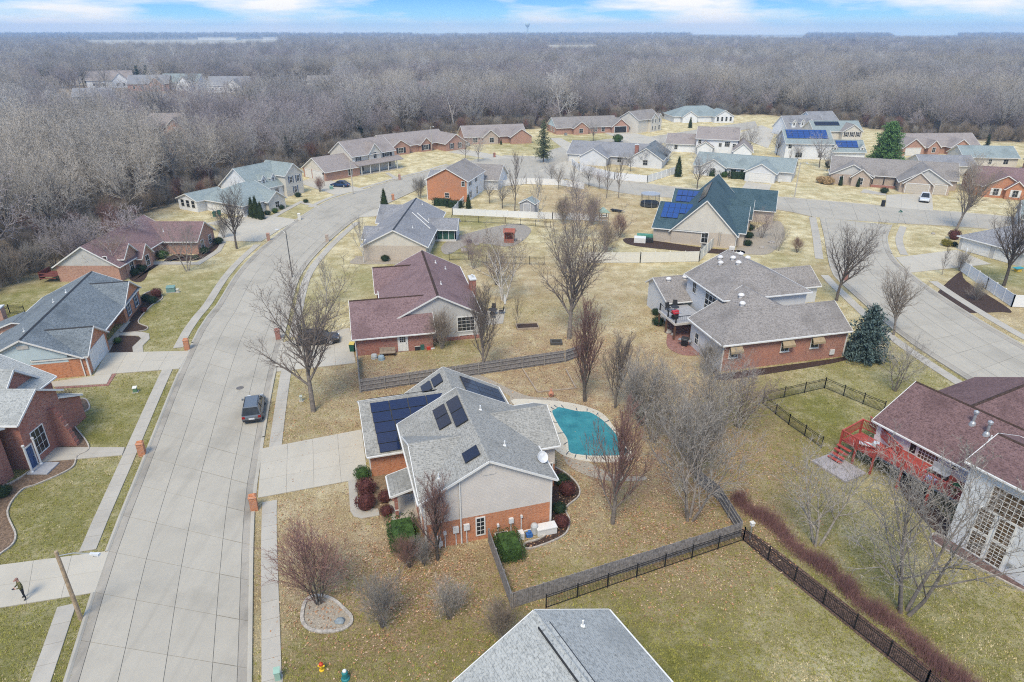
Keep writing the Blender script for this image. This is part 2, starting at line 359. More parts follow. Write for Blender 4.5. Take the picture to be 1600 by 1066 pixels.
# pale winter fields far off between the woods
FIELD = M('stubble_field', (0.44, 0.38, 0.27), 0.95, 0.1, 0.01, kind='World')
for pts in ([(120, 63.5), (430, 61), (440, 66), (300, 71), (150, 69)], [(640, 52.6), (760, 51.8), (765, 55.5), (650, 56)], [(1075, 54), (1260, 54.5), (1255, 60), (1090, 58)], [(1390, 56), (1500, 56), (1490, 58), (1400, 58)], [(850, 71), (935, 70), (930, 75), (860, 75)]):
    sheet('field', ats(pts), 0.4, FIELD, kind='structure')

# ------------------------------------------------------------------ roads of cast concrete slabs
def road(name, Lp, Rp, cols, step, ind, z=0.0):
    Lw, Rw = smooth_line([Vector((p[0], p[1], 0)) for p in Lp], 8), smooth_line([Vector((p[0], p[1], 0)) for p in Rp], 8)
    n = max(2, round(sum((b - a).length for a, b in zip(Lw, Lw[1:])) / step))
    Le = sum((b - a).length for a, b in zip(Lw, Lw[1:])); Re = sum((b - a).length for a, b in zip(Rw, Rw[1:]))
    Lr, Rr = resample(Lw, Le / n), resample(Rw, Re / n); n = min(len(Lr), len(Rr)) - 1
    b = MB()
    for i in range(n): keep_off([Lr[i], Rr[i], Rr[i + 1], Lr[i + 1]])
    for i in range(n): b.face([(*Lr[i][:2], .02 + z), (*Rr[i][:2], .02 + z), (*Rr[i + 1][:2], .02 + z), (*Lr[i + 1][:2], .02 + z)])
    rd = b.build(name, JOINT, kind='structure'); rest = MB()
    k = random.Random(3)
    for i in range(n):
        for j in range(len(cols) - 1):
            P = []
            ga = .014 + (.03 if k.random() < .1 else 0)
            for (q, r_), t, e in (((Lr[i], Rr[i]), cols[j], 1), ((Lr[i], Rr[i]), cols[j + 1], -1), ((Lr[i + 1], Rr[i + 1]), cols[j + 1], -1), ((Lr[i + 1], Rr[i + 1]), cols[j], 1)):
                P.append(q.lerp(r_, t) + (r_ - q).normalized() * (.02 * e if 0 < t < 1 else 0))
            d = ((P[3] - P[0]) + (P[2] - P[1])).normalized() * ga
            P = [P[0] + d, P[1] + d, P[2] - d, P[3] - d]; h = .05 + z + k.uniform(0, .004)
            Q = [(p.x, p.y, .0 + z) for p in P] + [(p.x, p.y, h) for p in P]
            mid = (P[0] + P[2]) / 2
            if ind(mid): s = MB(); s.hexa(Q, 0, (1, 2, 3, 4, 5)); s.build('concrete_slab', GUTTER if j in (0, len(cols) - 2) else CONC, rd)
            else: rest.hexa(Q, 0, (1, 2, 3, 4, 5))
    if rest.v: rest.build('concrete_slabs', CONC, rd, kind='stuff')
    return rd, Lr, Rr
def kerb(line, rd, side, gaps=(), w_=0.28, z=0.0):
    """a raised kerb along an edge; side +1 = land on the right of the line, -1 = on the left; gaps: (point, radius) dropped for driveways"""
    a, c = offset(line, 0), offset(line, side * w_); b = MB()
    for i in range(len(line) - 1):
        m_ = (line[i] + line[i + 1]) / 2
        h0 = .06 + z; h1 = .065 + z if any((m_ - g).length < r for g, r in gaps) else .15 + z
        p = [a[i], a[i + 1], c[i + 1], c[i]]; q = [a[i].lerp(c[i], .45), a[i + 1].lerp(c[i + 1], .45)]
        b.face([(*p[0][:2], h0), (*p[1][:2], h0), (*q[1][:2], h1), (*q[0][:2], h1)])
        b.face([(*q[0][:2], h1), (*q[1][:2], h1), (*p[2][:2], h1), (*p[3][:2], h1)])
        b.face([(*p[3][:2], h1), (*p[2][:2], h1), (*p[2][:2], -.05), (*p[3][:2], -.05)])
    b.build('kerb', KERB, rd)
A_L = [Vector((-20.1, 10, 0))] + ats([(108, 1066), (172, 861), (233, 706), (282, 583), (317, 509), (341, 478), (375, 424), (419, 380), (470, 340), (520, 312), (572, 296), (629, 279), (669, 269), (705, 258), (745, 250)])
A_R = [Vector((-9.7, 10, 0))] + ats([(386, 1066), (392, 807), (405, 706), (425, 593), (445, 510), (466, 434), (500, 390), (545, 350), (576, 332), (616, 313), (644, 300), (670, 287), (705, 275), (750, 268)])
rdA, AL, AR = road('road', A_L, A_R, (0, .055, .275, .53, .80, .945, 1), 4.1, lambda p: p.y < 132)
kA = [(at(158, 895), 3.4), (at(290, 565), 4.2), (at(425, 368), 5), (at(455, 352), 5), (at(545, 303), 6)]
kerb(AL, rdA, -1, kA); kAr = [(at(400, 742), 4.2), (at(435, 555), 4), (at(570, 335), 4)]; kerb(AR, rdA, 1, kAr)
B_L = ats([(1283, 341), (1290, 370), (1302, 425), (1330, 455), (1357, 480), (1398, 516), (1448, 552), (1520, 598), (1600, 650)])
B_R = ats([(1392, 352), (1384, 374), (1394, 402), (1418, 426), (1458, 456), (1526, 500), (1600, 543), (1690, 592)])
rdB, BL, BR = road('road', B_L, B_R, (0, .06, .28, .5, .72, .94, 1), 4.2, lambda p: p.y < 112, .012)
kerb(BL, rdB, 1, [(at(1300, 432), 4)], z=.012); kerb(BR, rdB, -1, [(at(1408, 412), 5)], z=.012)
C_N = ats([(1700, 352), (1560, 338), (1384, 323), (1215, 308), (1054, 293), (985, 284), (930, 272), (880, 257)])
C_S = ats([(1700, 372), (1505, 355), (1400, 349), (1283, 341), (1215, 328), (1054, 310), (985, 304), (930, 292), (880, 278)])
rdC, CN, CS = road('road', C_N, C_S, (0, .06, .5, .94, 1), 4.6, lambda p: False, .006)
kerb(CN, rdC, 1, [(at(1420, 326), 6), (at(1183, 303), 4)], z=.006); kerb([p for p in CS if at(1283, 341).x > p.x], rdC, -1, z=.006); kerb([p for p in CS if at(1400, 349).x < p.x], rdC, -1, z=.006)
D_N = ats([(842, 246), (872, 232), (950, 218), (1010, 215), (1060, 208), (1110, 200), (1180, 190)])
D_S = ats([(885, 258), (892, 243), (960, 229), (1010, 227), (1060, 220), (1115, 210), (1185, 200)])
rdD, DN, DS = road('road', D_N, D_S, (0, .5, 1), 5, lambda p: False, .003); kerb(DN, rdD, -1); kerb(DS, rdD, 1)
sheet('road_junction', ats([(742, 250), (790, 243), (845, 245), (888, 257), (888, 279), (850, 286), (800, 284), (752, 269)]), .064, CONC, kind='structure')

# ------------------------------------------------------------------ pavements, driveways, paths
def walk(name, line, w_, step, ind=True, gap=.012, z=.07, mat=None):
    line = resample(line, step); a, c = offset(line, -w_ / 2), offset(line, w_ / 2)
    b = MB()
    for i in range(len(line) - 1): keep_off([a[i], c[i], c[i + 1], a[i + 1]])
    for i in range(len(line) - 1): b.face([(*a[i][:2], z - .03), (*c[i][:2], z - .03), (*c[i + 1][:2], z - .03), (*a[i + 1][:2], z - .03)])
    root = b.build(name, JOINT, kind='structure'); rest = MB()
    for i in range(len(line) - 1):
        d = (line[i + 1] - line[i]).normalized() * gap
        P = [a[i] + d, c[i] + d, c[i + 1] - d, a[i + 1] - d]; h = z + rnd.uniform(0, .006)
        Q = [(p.x, p.y, 0) for p in P] + [(p.x, p.y, h) for p in P]
        if ind: s = MB(); s.hexa(Q, 0, (1, 2, 3, 4, 5)); s.build('paving_slab', mat or WALK, root)
        else: rest.hexa(Q, 0, (1, 2, 3, 4, 5))
    if rest.v: rest.build('paving_slabs', mat or WALK, root, kind='stuff')
    return root
def sub(line, y0, y1): return [p for p in resample(line, .25) if y0 <= p.y <= y1]
AL1, AR1 = offset(AL, -1.55), offset(AR, 1.35)
for y0, y1, i_ in ((8, 32.3, True), (37.0, 65.6, True), (70.8, 113, True), (140, 190, False)): walk('pavement', sub(AL1, y0, y1), 1.1, 1.55, i_)
for y0, y1, i_ in ((8, 42.8, True), (49.6, 66, True), (74, 128, True)): walk('pavement', sub(AR1, y0, y1), 1.1, 1.55, i_)
BR1, BL1 = offset(BR, -2.1), offset(BL, 1.6)
walk('pavement', [p for p in BR1 if p.y < at(1420, 430).y - 1], 1.2, 1.5); walk('pavement', [p for p in BR1 if p.y > at(1400, 402).y], 1.2, 1.5, False)
walk('pavement', [p for p in BL1 if p.y < 97], 1.2, 1.5); walk('pavement', [p for p in BL1 if p.y > 103], 1.3, 1.5, False)
def slab_grid(name, q, nu, nv, mat=DRIVE, z=.075, ind=True, piece='driveway_slab', gap=.012, zb=None):
    """a four-cornered area of slabs, nu along the first side"""
    q = [Vector((p[0], p[1], 0)) for p in q]; root = sheet(name, q, z - .03, JOINT, kind='structure'); rest = MB()
    f = lambda u, v: q[0].lerp(q[1], u).lerp(q[3].lerp(q[2], u), v)
    for i in range(nu):
        for j in range(nv):
            P = [f(i / nu, j / nv), f((i + 1) / nu, j / nv), f((i + 1) / nu, (j + 1) / nv), f(i / nu, (j + 1) / nv)]; m_ = sum(P, Vector()) / 4
            P = [p + (m_ - p).normalized() * gap for p in P]; h = z + rnd.uniform(0, .006)
            Q = [(p.x, p.y, 0) for p in P] + [(p.x, p.y, h) for p in P]
            if ind: s = MB(); s.hexa(Q, 0, (1, 2, 3, 4, 5)); s.build(piece, mat, root)
            else: rest.hexa(Q, 0, (1, 2, 3, 4, 5))
    if rest.v: rest.build(piece + 's', mat, root, kind='stuff')
    return root
slab_grid('driveway', ats([(403, 779), (575, 747), (565, 672), (409, 702)]), 4, 3)
slab_grid('driveway', ats([(-70, 962), (149, 927), (171, 862), (-70, 893)]), 4, 2)
slab_grid('driveway', ats([(147, 587), (280, 577), (297, 549), (167, 552)]), 4, 2)
slab_grid('driveway', ats([(428, 582), (556, 568), (546, 513), (441, 536)]), 4, 3)
slab_grid('driveway', ats([(338, 377), (408, 378), (436, 360), (346, 352)]), 3, 2)
slab_grid('driveway', ats([(318, 350), (432, 362), (466, 344), (398, 334)]), 4, 3)
slab_grid('driveway', ats([(466, 286), (523, 305), (572, 297), (493, 276)]), 4, 2)
slab_grid('driveway', ats([(944, 208), (976, 204), (1045, 222), (1004, 230)]), 3, 2)
slab_grid('driveway', ats([(1166, 284), (1206, 289), (1199, 304), (1155, 301)]), 2, 3)
slab_grid('driveway', ats([(1385, 305), (1456, 302), (1458, 330), (1384, 324)]), 3, 3)
slab_grid('driveway', ats([(1399, 403), (1495, 391), (1548, 413), (1421, 427)]), 4, 2)
slab_grid('driveway', ats([(700, 238), (722, 233), (800, 247), (770, 250)]), 3, 2)
slab_grid('driveway', ats([(858, 216), (876, 216), (905, 231), (885, 236)]), 2, 3)
slab_grid('driveway', ats([(840, 268), (886, 251), (930, 262), (900, 276)]), 3, 2)
slab_grid('driveway', ats([(560, 340), (598, 321), (628, 320), (600, 338)]), 2, 2)
slab_grid('driveway', ats([(1146, 212), (1190, 196), (1212, 205), (1200, 232)]), 3, 3, ind=False)
slab_grid('driveway', ats([(1372, 243), (1410, 243), (1418, 252), (1376, 252)]), 2, 2, ind=False)
sheet('front_path', ats([(544, 752), (547.5, 799), (553, 808), (565, 811), (593, 806), (591, 796), (572, 796), (564, 790), (559, 776), (557, 750)]), .08, WALK, thick=.08, kind='structure')
sheet('front_path', ats([(208, 552), (224, 551), (223, 541), (234, 530), (233, 522), (222, 519.5), (187, 521), (186, 525), (216, 525.5), (221, 529.5), (207, 543)]), .08, WALK, thick=.08, kind='structure')
sheet('front_path', ats([(170, 551), (163, 540), (196, 503), (204, 503), (180, 533)]), .07, WALK, thick=.08, kind='structure')
slab_grid('front_path', ats([(66, 723), (70, 700), (196, 700), (192, 712)]), 8, 1, WALK, ind=True, piece='stepping_slab', gap=.06)
sheet('side_path', ats([(75, 598), (147, 588), (160, 580), (168, 581), (176, 583), (167, 600), (85, 605)]), .05, DRIVE, thick=.06, kind='structure')
sheet('paver_edge', ats([(85, 605.5), (167, 601), (177, 583), (184, 581), (170, 603), (88, 608)]), .06, PAVER, thick=.06, kind='structure')
sheet('front_path', ats([(237, 409), (308, 410), (338, 391), (350, 371), (357, 371), (345, 393), (312, 414), (240, 414)]), .07, WALK, thick=.08, kind='structure')
sheet('front_path', ats([(398, 344), (425, 337), (470, 314), (500, 323), (498, 326), (470, 318), (428, 341), (405, 346)]), .07, WALK, thick=.08, kind='structure')
sheet('front_path', ats([(602, 271), (607, 270), (624, 279), (618, 281)]), .07, WALK, thick=.08, kind='structure')
sheet('front_path', ats([(1344, 301), (1350, 296), (1384, 303), (1384, 306)]), .07, WALK, thick=.08, kind='structure')
# planting beds and gravel
def bed(pts, mat=MULCH, z=.03, edge=None, name='planting_bed', w_=.12):
    line = smooth_line(ats(pts), 5, True); o = sheet(name, line, z, mat, kind='structure')
    if edge:
        b = MB(); L = line + [line[0]]
        for p, q in zip(L, L[1:]): b.bar((p.x, p.y, z + .04), (q.x, q.y, z + .04), w_, .12)
        b.build('edging', edge, o)
    return o
EDGE = M('edging_stone', (0.40, 0.36, 0.31), 0.9, 0.25, 5, kind='World')
bed([(169, 551), (209, 551), (207, 543), (220, 529), (214, 526), (188, 524)])
bed([(188, 520), (222, 518), (231, 512), (216, 503), (236, 479), (254, 466), (243, 455), (224, 461), (212, 482), (199, 505)], edge=EDGE)
bed([(98, 632), (130, 624), (139, 632), (138, 641), (118, 652), (115, 664), (135, 690), (138, 704), (121, 714), (111, 733), (60, 757), (34, 767), (12, 800), (25, 838), (10, 860), (-30, 872), (-30, 770), (15, 757), (66, 722), (92, 690)], M('leafy_bed', (0.25, 0.17, 0.115), .95, .45, 4, kind='World', fine=22), edge=EDGE)
bed([(205, 432), (242, 418), (272, 398), (308, 398), (338, 379), (346, 370), (350, 374), (338, 389), (308, 407), (246, 410), (225, 438), (208, 440)])
bed([(1163, 846), (1180, 836), (1330, 950), (1500, 1085), (1480, 1100), (1300, 960)], M('leaf_bed', (.15, .095, .07), .95, .5, 5, kind='World', fine=20))
bed([(480, 938), (497, 932), (520, 938), (540, 955), (549, 966), (546, 978), (525, 987), (492, 987), (474, 975), (473, 955)], GRAVEL, .03, EDGE, w_=.22)
bed([(558, 746), (580, 745), (618, 738), (640, 772), (652, 860), (630, 870), (610, 835), (590, 800), (572, 794), (560, 770)], M('tan_bed', (0.29, 0.21, 0.13), .95, .4, 4, kind='World', fine=22))
bed([(862, 740), (875, 735), (900, 755), (905, 775), (884, 795), (890, 815), (880, 838), (830, 858), (820, 850), (858, 828)], MULCH, .03, EDGE)
bed([(1126, 585), (1220, 572), (1318, 558), (1340, 545), (1336, 556), (1310, 566), (1230, 580), (1130, 594)])
bed([(1092, 530), (1112, 545), (1124, 585), (1118, 588), (1100, 560), (1082, 546)])
bed([(1455, 838), (1480, 842), (1600, 912), (1640, 938), (1600, 925), (1470, 856)], M('bark_bed', (0.20, 0.13, 0.115), .95, .4, 4, kind='World', fine=20), .03, EDGE)
bed([(1420, 735), (1470, 800), (1500, 825), (1480, 842), (1440, 810), (1405, 760)], MULCH)
bed([(700, 585), (735, 580), (820, 618), (868, 622), (872, 640), (800, 632), (790, 615)], GRAVEL)
bed([(880, 705), (905, 715), (960, 742), (1008, 745), (1000, 752), (940, 750), (890, 730)], GRAVEL)
bed([(555, 400), (640, 405), (640, 412), (600, 413), (548, 412), (556, 402)], GRAVEL)
bed([(690, 385), (720, 368), (800, 350), (830, 360), (800, 385), (740, 380), (700, 398)], M('rock_bed', (0.36, 0.32, 0.27), .95, .3, 3, kind='World', fine=16))
bed([(1150, 392), (1168, 365), (1215, 345), (1226, 370), (1205, 395), (1175, 398)], GRAVEL)
bed([(985, 372), (1105, 388), (1160, 392), (1150, 398), (1060, 392), (985, 383)])
bed([(1288, 375), (1500, 382), (1500, 392), (1475, 391), (1470, 386)], MULCH, .02) if False else None
bed([(1455, 472), (1500, 425), (1510, 440), (1578, 484), (1560, 488), (1500, 488)])
sheet('brick_patio', smooth_line(ats([(1046, 500), (1075, 497), (1104, 525), (1106, 550), (1085, 556), (1060, 553), (1042, 540), (1044, 515)]), 5, True), .06, PAVER, thick=.08, kind='structure')
sheet('patio', ats([(757, 487), (790, 484), (786, 506), (760, 509)]), .06, WALK, thick=.08, kind='structure')
# ------------------------------------------------------------------ houses
MULLION = WHITE
class House:
    def __init__(s, name, label, org, ang, cat='house', **k):
        s.root = thing(name, label, cat, (org[0], org[1], 0), R(ang), **k)
    def part(s, name, mb, mat, parent=None, **k): return mb.build(name, mat, parent or s.root, **k)
    def vol(s, ax, a0, a1, b0, b1, E, Rz, wall, roof, gable=None, m=None, E1=None, ends='gg', oe=.4, oe1=None, rk=.28, z0=-.4, split=None, inset=None, cap=None, walls='abAB', trim=WHITE, gut=True, gz=None):
        """one gabled or hipped wing: ridge along ax from a0 to a1, b across it; E, E1 wall heights on the two eaves, Rz ridge height"""
        E1 = E if E1 is None else E1; m = (b0 + b1) / 2 if m is None else m; oe1 = oe if oe1 is None else oe1
        T = (lambda a, b, z: (a, b, z)) if ax == 'x' else (lambda a, b, z: (b, a, z))
        s0, s1 = (Rz - E) / (m - b0), (Rz - E1) / (b1 - m)
        ba, bb = b0 - oe, b1 + oe1; za, zb = E - s0 * oe, E1 - s1 * oe1
        i0 = (m - b0) if inset is None else inset
        A0, A1 = (a0 - (rk if ends[0] == 'g' else oe)), (a1 + (rk if ends[1] == 'g' else oe))
        r0, r1 = (A0 if ends[0] == 'g' else a0 + i0), (A1 if ends[1] == 'g' else a1 - i0)
        t = .17; up = .02
        polys = [[(A0, ba, za), (A1, ba, za), (r1, m, Rz), (r0, m, Rz)], [(A1, bb, zb), (A0, bb, zb), (r0, m, Rz), (r1, m, Rz)]]
        if ends[0] == 'h': polys.append([(A0, bb, zb), (A0, ba, za), (r0, m, Rz)])
        if ends[1] == 'h': polys.append([(A1, ba, za), (A1, bb, zb), (r1, m, Rz)])
        b = MB(); ridge = (r0, r1)
        for P in polys:
            b.face([T(*p) for p in P]); b.face([T(p[0], p[1], p[2] - t) for p in reversed(P)], 1)
        def rim(p, q): b.face([T(*p), T(p[0], p[1], p[2] - t), T(q[0], q[1], q[2] - t), T(*q)], 1)
        rim((A0, ba, za), (A1, ba, za)); rim((A1, bb, zb), (A0, bb, zb))
        for k, (aa, rr) in enumerate(((A0, r0), (A1, r1))):
            if ends[k] == 'g': rim((aa, ba, za), (rr, m, Rz)); rim((rr, m, Rz), (aa, bb, zb))
            else: rim((aa, ba, za), (aa, bb, zb))
        ro = s.part('roof', b, [roof, trim])
        # gutters along the eaves, barge boards up the rakes, a cap along the ridge
        g = MB()
        if gut:
            for bq, zq, sg in ((ba, za, -1), (bb, zb, 1)):
                if gut != 'r' or sg > 0: g.bar(T(A0 - .01, bq + sg * .055, zq - .085), T(A1 + .01, bq + sg * .055, zq - .085), .10, .12)
            for k, (aa, rr) in enumerate(((A0, r0), (A1, r1))):
                sg = -1 if k == 0 else 1
                if ends[k] == 'g':
                    for bq, zq in ((ba, za), (bb, zb)): g.bar(T(aa + sg * .035, bq, zq - .075), T(rr + sg * .035, m, Rz - .075), .05, .17)
                else: g.bar(T(aa + sg * .065, ba, za - .075), T(aa + sg * .065, bb, zb - .075), .12, .14)
            s.part('gutter', g, trim, ro)
        c = MB(); u = .16
        c.face([T(r0, m - u, Rz - u * s0 + up), T(r1, m - u, Rz - u * s0 + up), T(r1, m, Rz + up), T(r0, m, Rz + up)])
        c.face([T(r0, m, Rz + up), T(r1, m, Rz + up), T(r1, m + u, Rz - u * s1 + up), T(r0, m + u, Rz - u * s1 + up)])
        s.part('ridge_cap', c, cap or roof, ro)
        # walls
        W = wall if isinstance(wall, dict) else {k: wall for k in 'abAB'}
        zs = split[0] if split else None
        groups = {}
        def add(mat, pts, nm='wall'): groups.setdefault((nm, mat.name, pts[0][0] if nm == 'gable' else 0), (mat, MB()))[1].face([T(*p) for p in pts])
        def side(key, bq, E_):
            if key not in walls: return
            top = E_ - .1
            if zs:
                add(W[key], [(a0, bq, z0), (a1, bq, z0), (a1, bq, zs), (a0, bq, zs)]); add(split[1], [(a0, bq, zs), (a1, bq, zs), (a1, bq, top), (a0, bq, top)], 'siding')
            else: add(W[key], [(a0, bq, z0), (a1, bq, z0), (a1, bq, top), (a0, bq, top)])
        side('b', b0, E); side('B', b1, E1)
        for key, aq, en in (('a', a0, ends[0]), ('A', a1, ends[1])):
            if key not in walls: continue
            e0, e1 = E - .1, E1 - .1
            tri = [(aq, b0, e0), (aq, b1, e1), (aq, m, Rz - .1)] if en == 'g' else None
            G = gable if gable is not None else W[key]
            if zs:
                add(W[key], [(aq, b0, z0), (aq, b1, z0), (aq, b1, zs), (aq, b0, zs)])
                add(split[1], [(aq, b0, zs), (aq, b1, zs), (aq, b1, e1)] + ([(aq, m, Rz - .1)] if tri else []) + [(aq, b0, e0)], 'siding')
            elif gz and tri:
                add(W[key], [(aq, b0, z0), (aq, b1, z0), (aq, b1, gz), (aq, b0, gz)]); add(G, [(aq, b0, gz), (aq, b1, gz), (aq, b1, e1), (aq, m, Rz - .1), (aq, b0, e0)], 'gable')
            else:
                add(W[key], [(aq, b0, z0), (aq, b1, z0), (aq, b1, e1), (aq, b0, e0)])
                if tri: add(G, tri, 'wall' if G is W[key] else 'gable')
        for (nm, _, _k), (mat, mb) in groups.items(): s.part(nm, mb, mat)
        s.last = dict(T=T, m=m, R=Rz, s0=s0, s1=s1, b0=b0, b1=b1)
        return ro
    # -------- openings: side one of x- x+ y- y+, c the wall plane, p the place along it, z the height of its centre
    def basis(s, side, c):
        if side[0] == 'x': r = Vector((0, 1 if side == 'x+' else -1, 0)); n = Vector((1 if side == 'x+' else -1, 0, 0)); P = lambda p, z: Vector((c, p, z))
        else: r = Vector((-1 if side == 'y+' else 1, 0, 0)); n = Vector((0, 1 if side == 'y+' else -1, 0)); P = lambda p, z: Vector((p, c, z))
        return r, n, P
    def slab(s, b, o, r, n, u0, u1, z0, z1, d0, d1, m=0):
        U = Vector((0, 0, 1)); q = lambda u, z, d: o + r * u + U * z + n * d
        b.hexa([q(u0, z0, d0), q(u1, z0, d0), q(u1, z0, d1), q(u0, z0, d1), q(u0, z1, d0), q(u1, z1, d0), q(u1, z1, d1), q(u0, z1, d1)], m)
    def win(s, side, c, p, z, w_, h_, nx=2, ny=2, shut=None, panes=False, frame=None, glass=None, sill=False, f=.09, bars=.028):
        r, n, P = s.basis(side, c); o = P(p, z); b = MB(); x, y = w_ / 2, h_ / 2
        for u0, u1, z0, z1 in ((-x - f, x + f, y, y + f), (-x - f, x + f, -y - f, -y), (-x - f, -x, -y, y), (x, x + f, -y, y)): s.slab(b, o, r, n, u0, u1, z0, z1, -.02, .055)
        for i in range(1, nx): u = -x + w_ * i / nx; s.slab(b, o, r, n, u - bars / 2, u + bars / 2, -y, y, .0, .04)
        for j in range(1, ny): v = -y + h_ * j / ny; k = bars if ny != 2 else bars * 1.6; s.slab(b, o, r, n, -x, x, v - k / 2, v + k / 2, .001, .041)
        if sill: s.slab(b, o, r, n, -x - f - .05, x + f + .05, -y - f - .07, -y - f - .001, -.02, .11)
        wd = s.part('window', b, frame or WHITE)
        U = Vector((0, 0, 1)); cells = [(i, j) for i in range(nx) for j in range(ny)] if panes else [None]
        for cell in cells:
            g = MB()
            if cell is None: s.slab(g, o, r, n, -x, x, -y, y, -.02, .015)
            else: i, j = cell; s.slab(g, o, r, n, -x + w_ * i / nx, -x + w_ * (i + 1) / nx, -y + h_ * j / ny, -y + h_ * (j + 1) / ny, -.02, .015)
            g.build('pane', glass or GLASS, wd)
        if shut:
            for sg in (-1, 1):
                g = MB(); u0, u1 = sorted((sg * (x + f + .02), sg * (x + f + .02 + w_ * .42))); s.slab(g, o, r, n, u0, u1, -y - f, y + f, -.02, .05); s.part('shutter', g, shut)
        return wd
    def door(s, side, c, p, w_=.95, h_=2.05, mat=None, z=0.1, lite=False):
        r, n, P = s.basis(side, c); o = P(p, z); b = MB(); x = w_ / 2
        s.slab(b, o, r, n, -x, x, 0, h_, -.02, .04)
        for k in range(2):
            for j in range(1 if lite else 2): s.slab(b, o, r, n, -x + .1 + k * (x - .03), -.05 + k * (x - .03), .15 + j * .95, .15 + j * .95 + .75, .04, .06)
        d = s.part('door', b, mat or WHITE)
        fr = MB()
        for u0, u1, z0, z1 in ((-x - .12, -x, 0, h_ + .12), (x, x + .12, 0, h_ + .12), (-x, x, h_, h_ + .12)): s.slab(fr, o, r, n, u0, u1, z0, z1, -.02, .06)
        fr.build('frame', WHITE, d)
        if lite:
            g = MB()
            for i in range(3):
                for j in range(3): s.slab(g, o, r, n, -x + .14 + i * .23, -x + .33 + i * .23, 1.15 + j * .26, 1.37 + j * .26, .03, .05)
            g.build('pane', GLASS, d)
        k = MB(); s.slab(k, o, r, n, x - .13, x - .07, .95, 1.05, .04, .09); k.build('handle', GREYM, d)
    def garage(s, side, c, p, w_=4.9, h_=2.15, mat=None):
        r, n, P = s.basis(side, c); o = P(p, .05); b = MB(); x = w_ / 2; s.slab(b, o, r, n, -x, x, 0, h_, -.02, .03)
        nx = max(4, round(w_ / .6))
        for j in range(4):
            for i in range(nx): s.slab(b, o, r, n, -x + .06 + w_ * i / nx, -x - .06 + w_ * (i + 1) / nx, .05 + h_ * j / 4, -.05 + h_ * (j + 1) / 4, .03, .05)
        d = s.part('garage_door', b, mat or WHITE); fr = MB()
        for u0, u1, z0, z1 in ((-x - .14, -x, 0, h_ + .16), (x, x + .14, 0, h_ + .16), (-x, x, h_, h_ + .16)): s.slab(fr, o, r, n, u0, u1, z0, z1, -.02, .09)
        fr.build('frame', WHITE, d)
    def corner(s, x, y, z1, z0=0, mat=None):
        b = MB(); b.box(x - .07, x + .07, y - .07, y + .07, z0, z1); s.part('corner_trim', b, mat or WHITE)
    def downpipe(s, x, y, z1, mat=None):
        b = MB(); b.box(x - .05, x + .05, y - .05, y + .05, 0, z1); s.part('downpipe', b, mat or WHITE)
    def chimney(s, x, y, w_, d, z1, mat=None, z0=-.3):
        b = MB(); b.box(x - w_ / 2, x + w_ / 2, y - d / 2, y + d / 2, z0, z1); c = s.part('chimney', b, mat or BRICK_R)
        k = MB(); k.box(x - w_ / 2 - .08, x + w_ / 2 + .08, y - d / 2 - .08, y + d / 2 + .08, z1 + .002, z1 + .14); k.lathe([(.13, .14), (.13, .4), (.17, .42), (.17, .5)], 8, (x, y, z1)); k.build('chimney_cap', M('pale_cap', (.6, .6, .58), .8), c)
    def surf(s, which, a, b):
        """a point on the last roof: slope 0 or 1, a along the ridge, b across"""
        L = s.last; z = L['R'] - (L['m'] - b) * L['s0'] if which == 0 else L['R'] - (b - L['m']) * L['s1']
        return Vector(L['T'](a, b, z))
    def vent(s, which, a, b, kind='pipe', roof=None):
        p = s.surf(which, a, b); k = MB()
        if kind == 'pipe': k.lathe([(.16, -.1), (.13, .06), (.055, .08), (.055, .42)], 8, p); mat = M('vent_pipe', (.72, .72, .70), .6)
        elif kind == 'flue': k.lathe([(.3, -.15), (.22, .1), (.11, .25), (.11, .95), (.2, .97), (.2, 1.15), (.06, 1.25)], 10, p); mat = GREYM
        else: k.lathe([(.25, -.15), (.25, .12), (.36, .2), (.36, .28), (.28, .4), (.12, .48)], 12, p); mat = M('roof_vent_metal', (.66, .64, .62), .6)
        s.part('roof_vent', k, mat, roof)
    def panels(s, which, rows, mat, mat2=None, lift=.1, th=.045, pw=1.62, ph=1.0):
        """solar panels on the last roof; rows: (a0, b of the upper edge, count, direction down the slope +1/-1 in b)"""
        L = s.last; sl = L['s0'] if which == 0 else L['s1']; co_ = 1 / math.hypot(1, sl); nrm = None
        for a0, b0, n, pw_, ph_ in rows:
            dn = -1 if which == 0 else 1
            for k in range(n):
                q = [s.surf(which, a0 + k * pw_ + .02, b0), s.surf(which, a0 + (k + 1) * pw_ - .02, b0), s.surf(which, a0 + (k + 1) * pw_ - .02, b0 + dn * (ph_ - .03) * co_), s.surf(which, a0 + k * pw_ + .02, b0 + dn * (ph_ - .03) * co_)]
                nn = (q[1] - q[0]).cross(q[3] - q[0]).normalized(); nn = nn if nn.z > 0 else -nn
                b = MB(); b.hexa([p + nn * lift for p in q] + [p + nn * (lift + th) for p in q]); pa = s.part('solar_panel', b, mat2 or DARK)
                c = sum(q, Vector()) / 4; g = MB(); g.face([p + (c - p) * .035 + nn * (lift + th + .004) for p in q]); g.build('cells', mat, pa)
SOLAR = None
def solar_mat(name, c):
    m, nt, b = base_mat(name, .16, .5); v = wallvec(nt, 2.0)
    t = N(nt, 'ShaderNodeTexBrick'); nt.links.new(v, t.inputs['Vector']); t.offset = 0.0
    t.inputs['Scale'].default_value = 1; t.inputs['Brick Width'].default_value = .156; t.inputs['Row Height'].default_value = .156; t.inputs['Mortar Size'].default_value = .004
    t.inputs['Color1'].default_value = (*c, 1); t.inputs['Color2'].default_value = (*mul(c, .8), 1); t.inputs['Mortar'].default_value = (*mul(c, 1.8), 1)
    nt.links.new(t.outputs[0], b.inputs['Base Color']); MATS[name] = m; return m
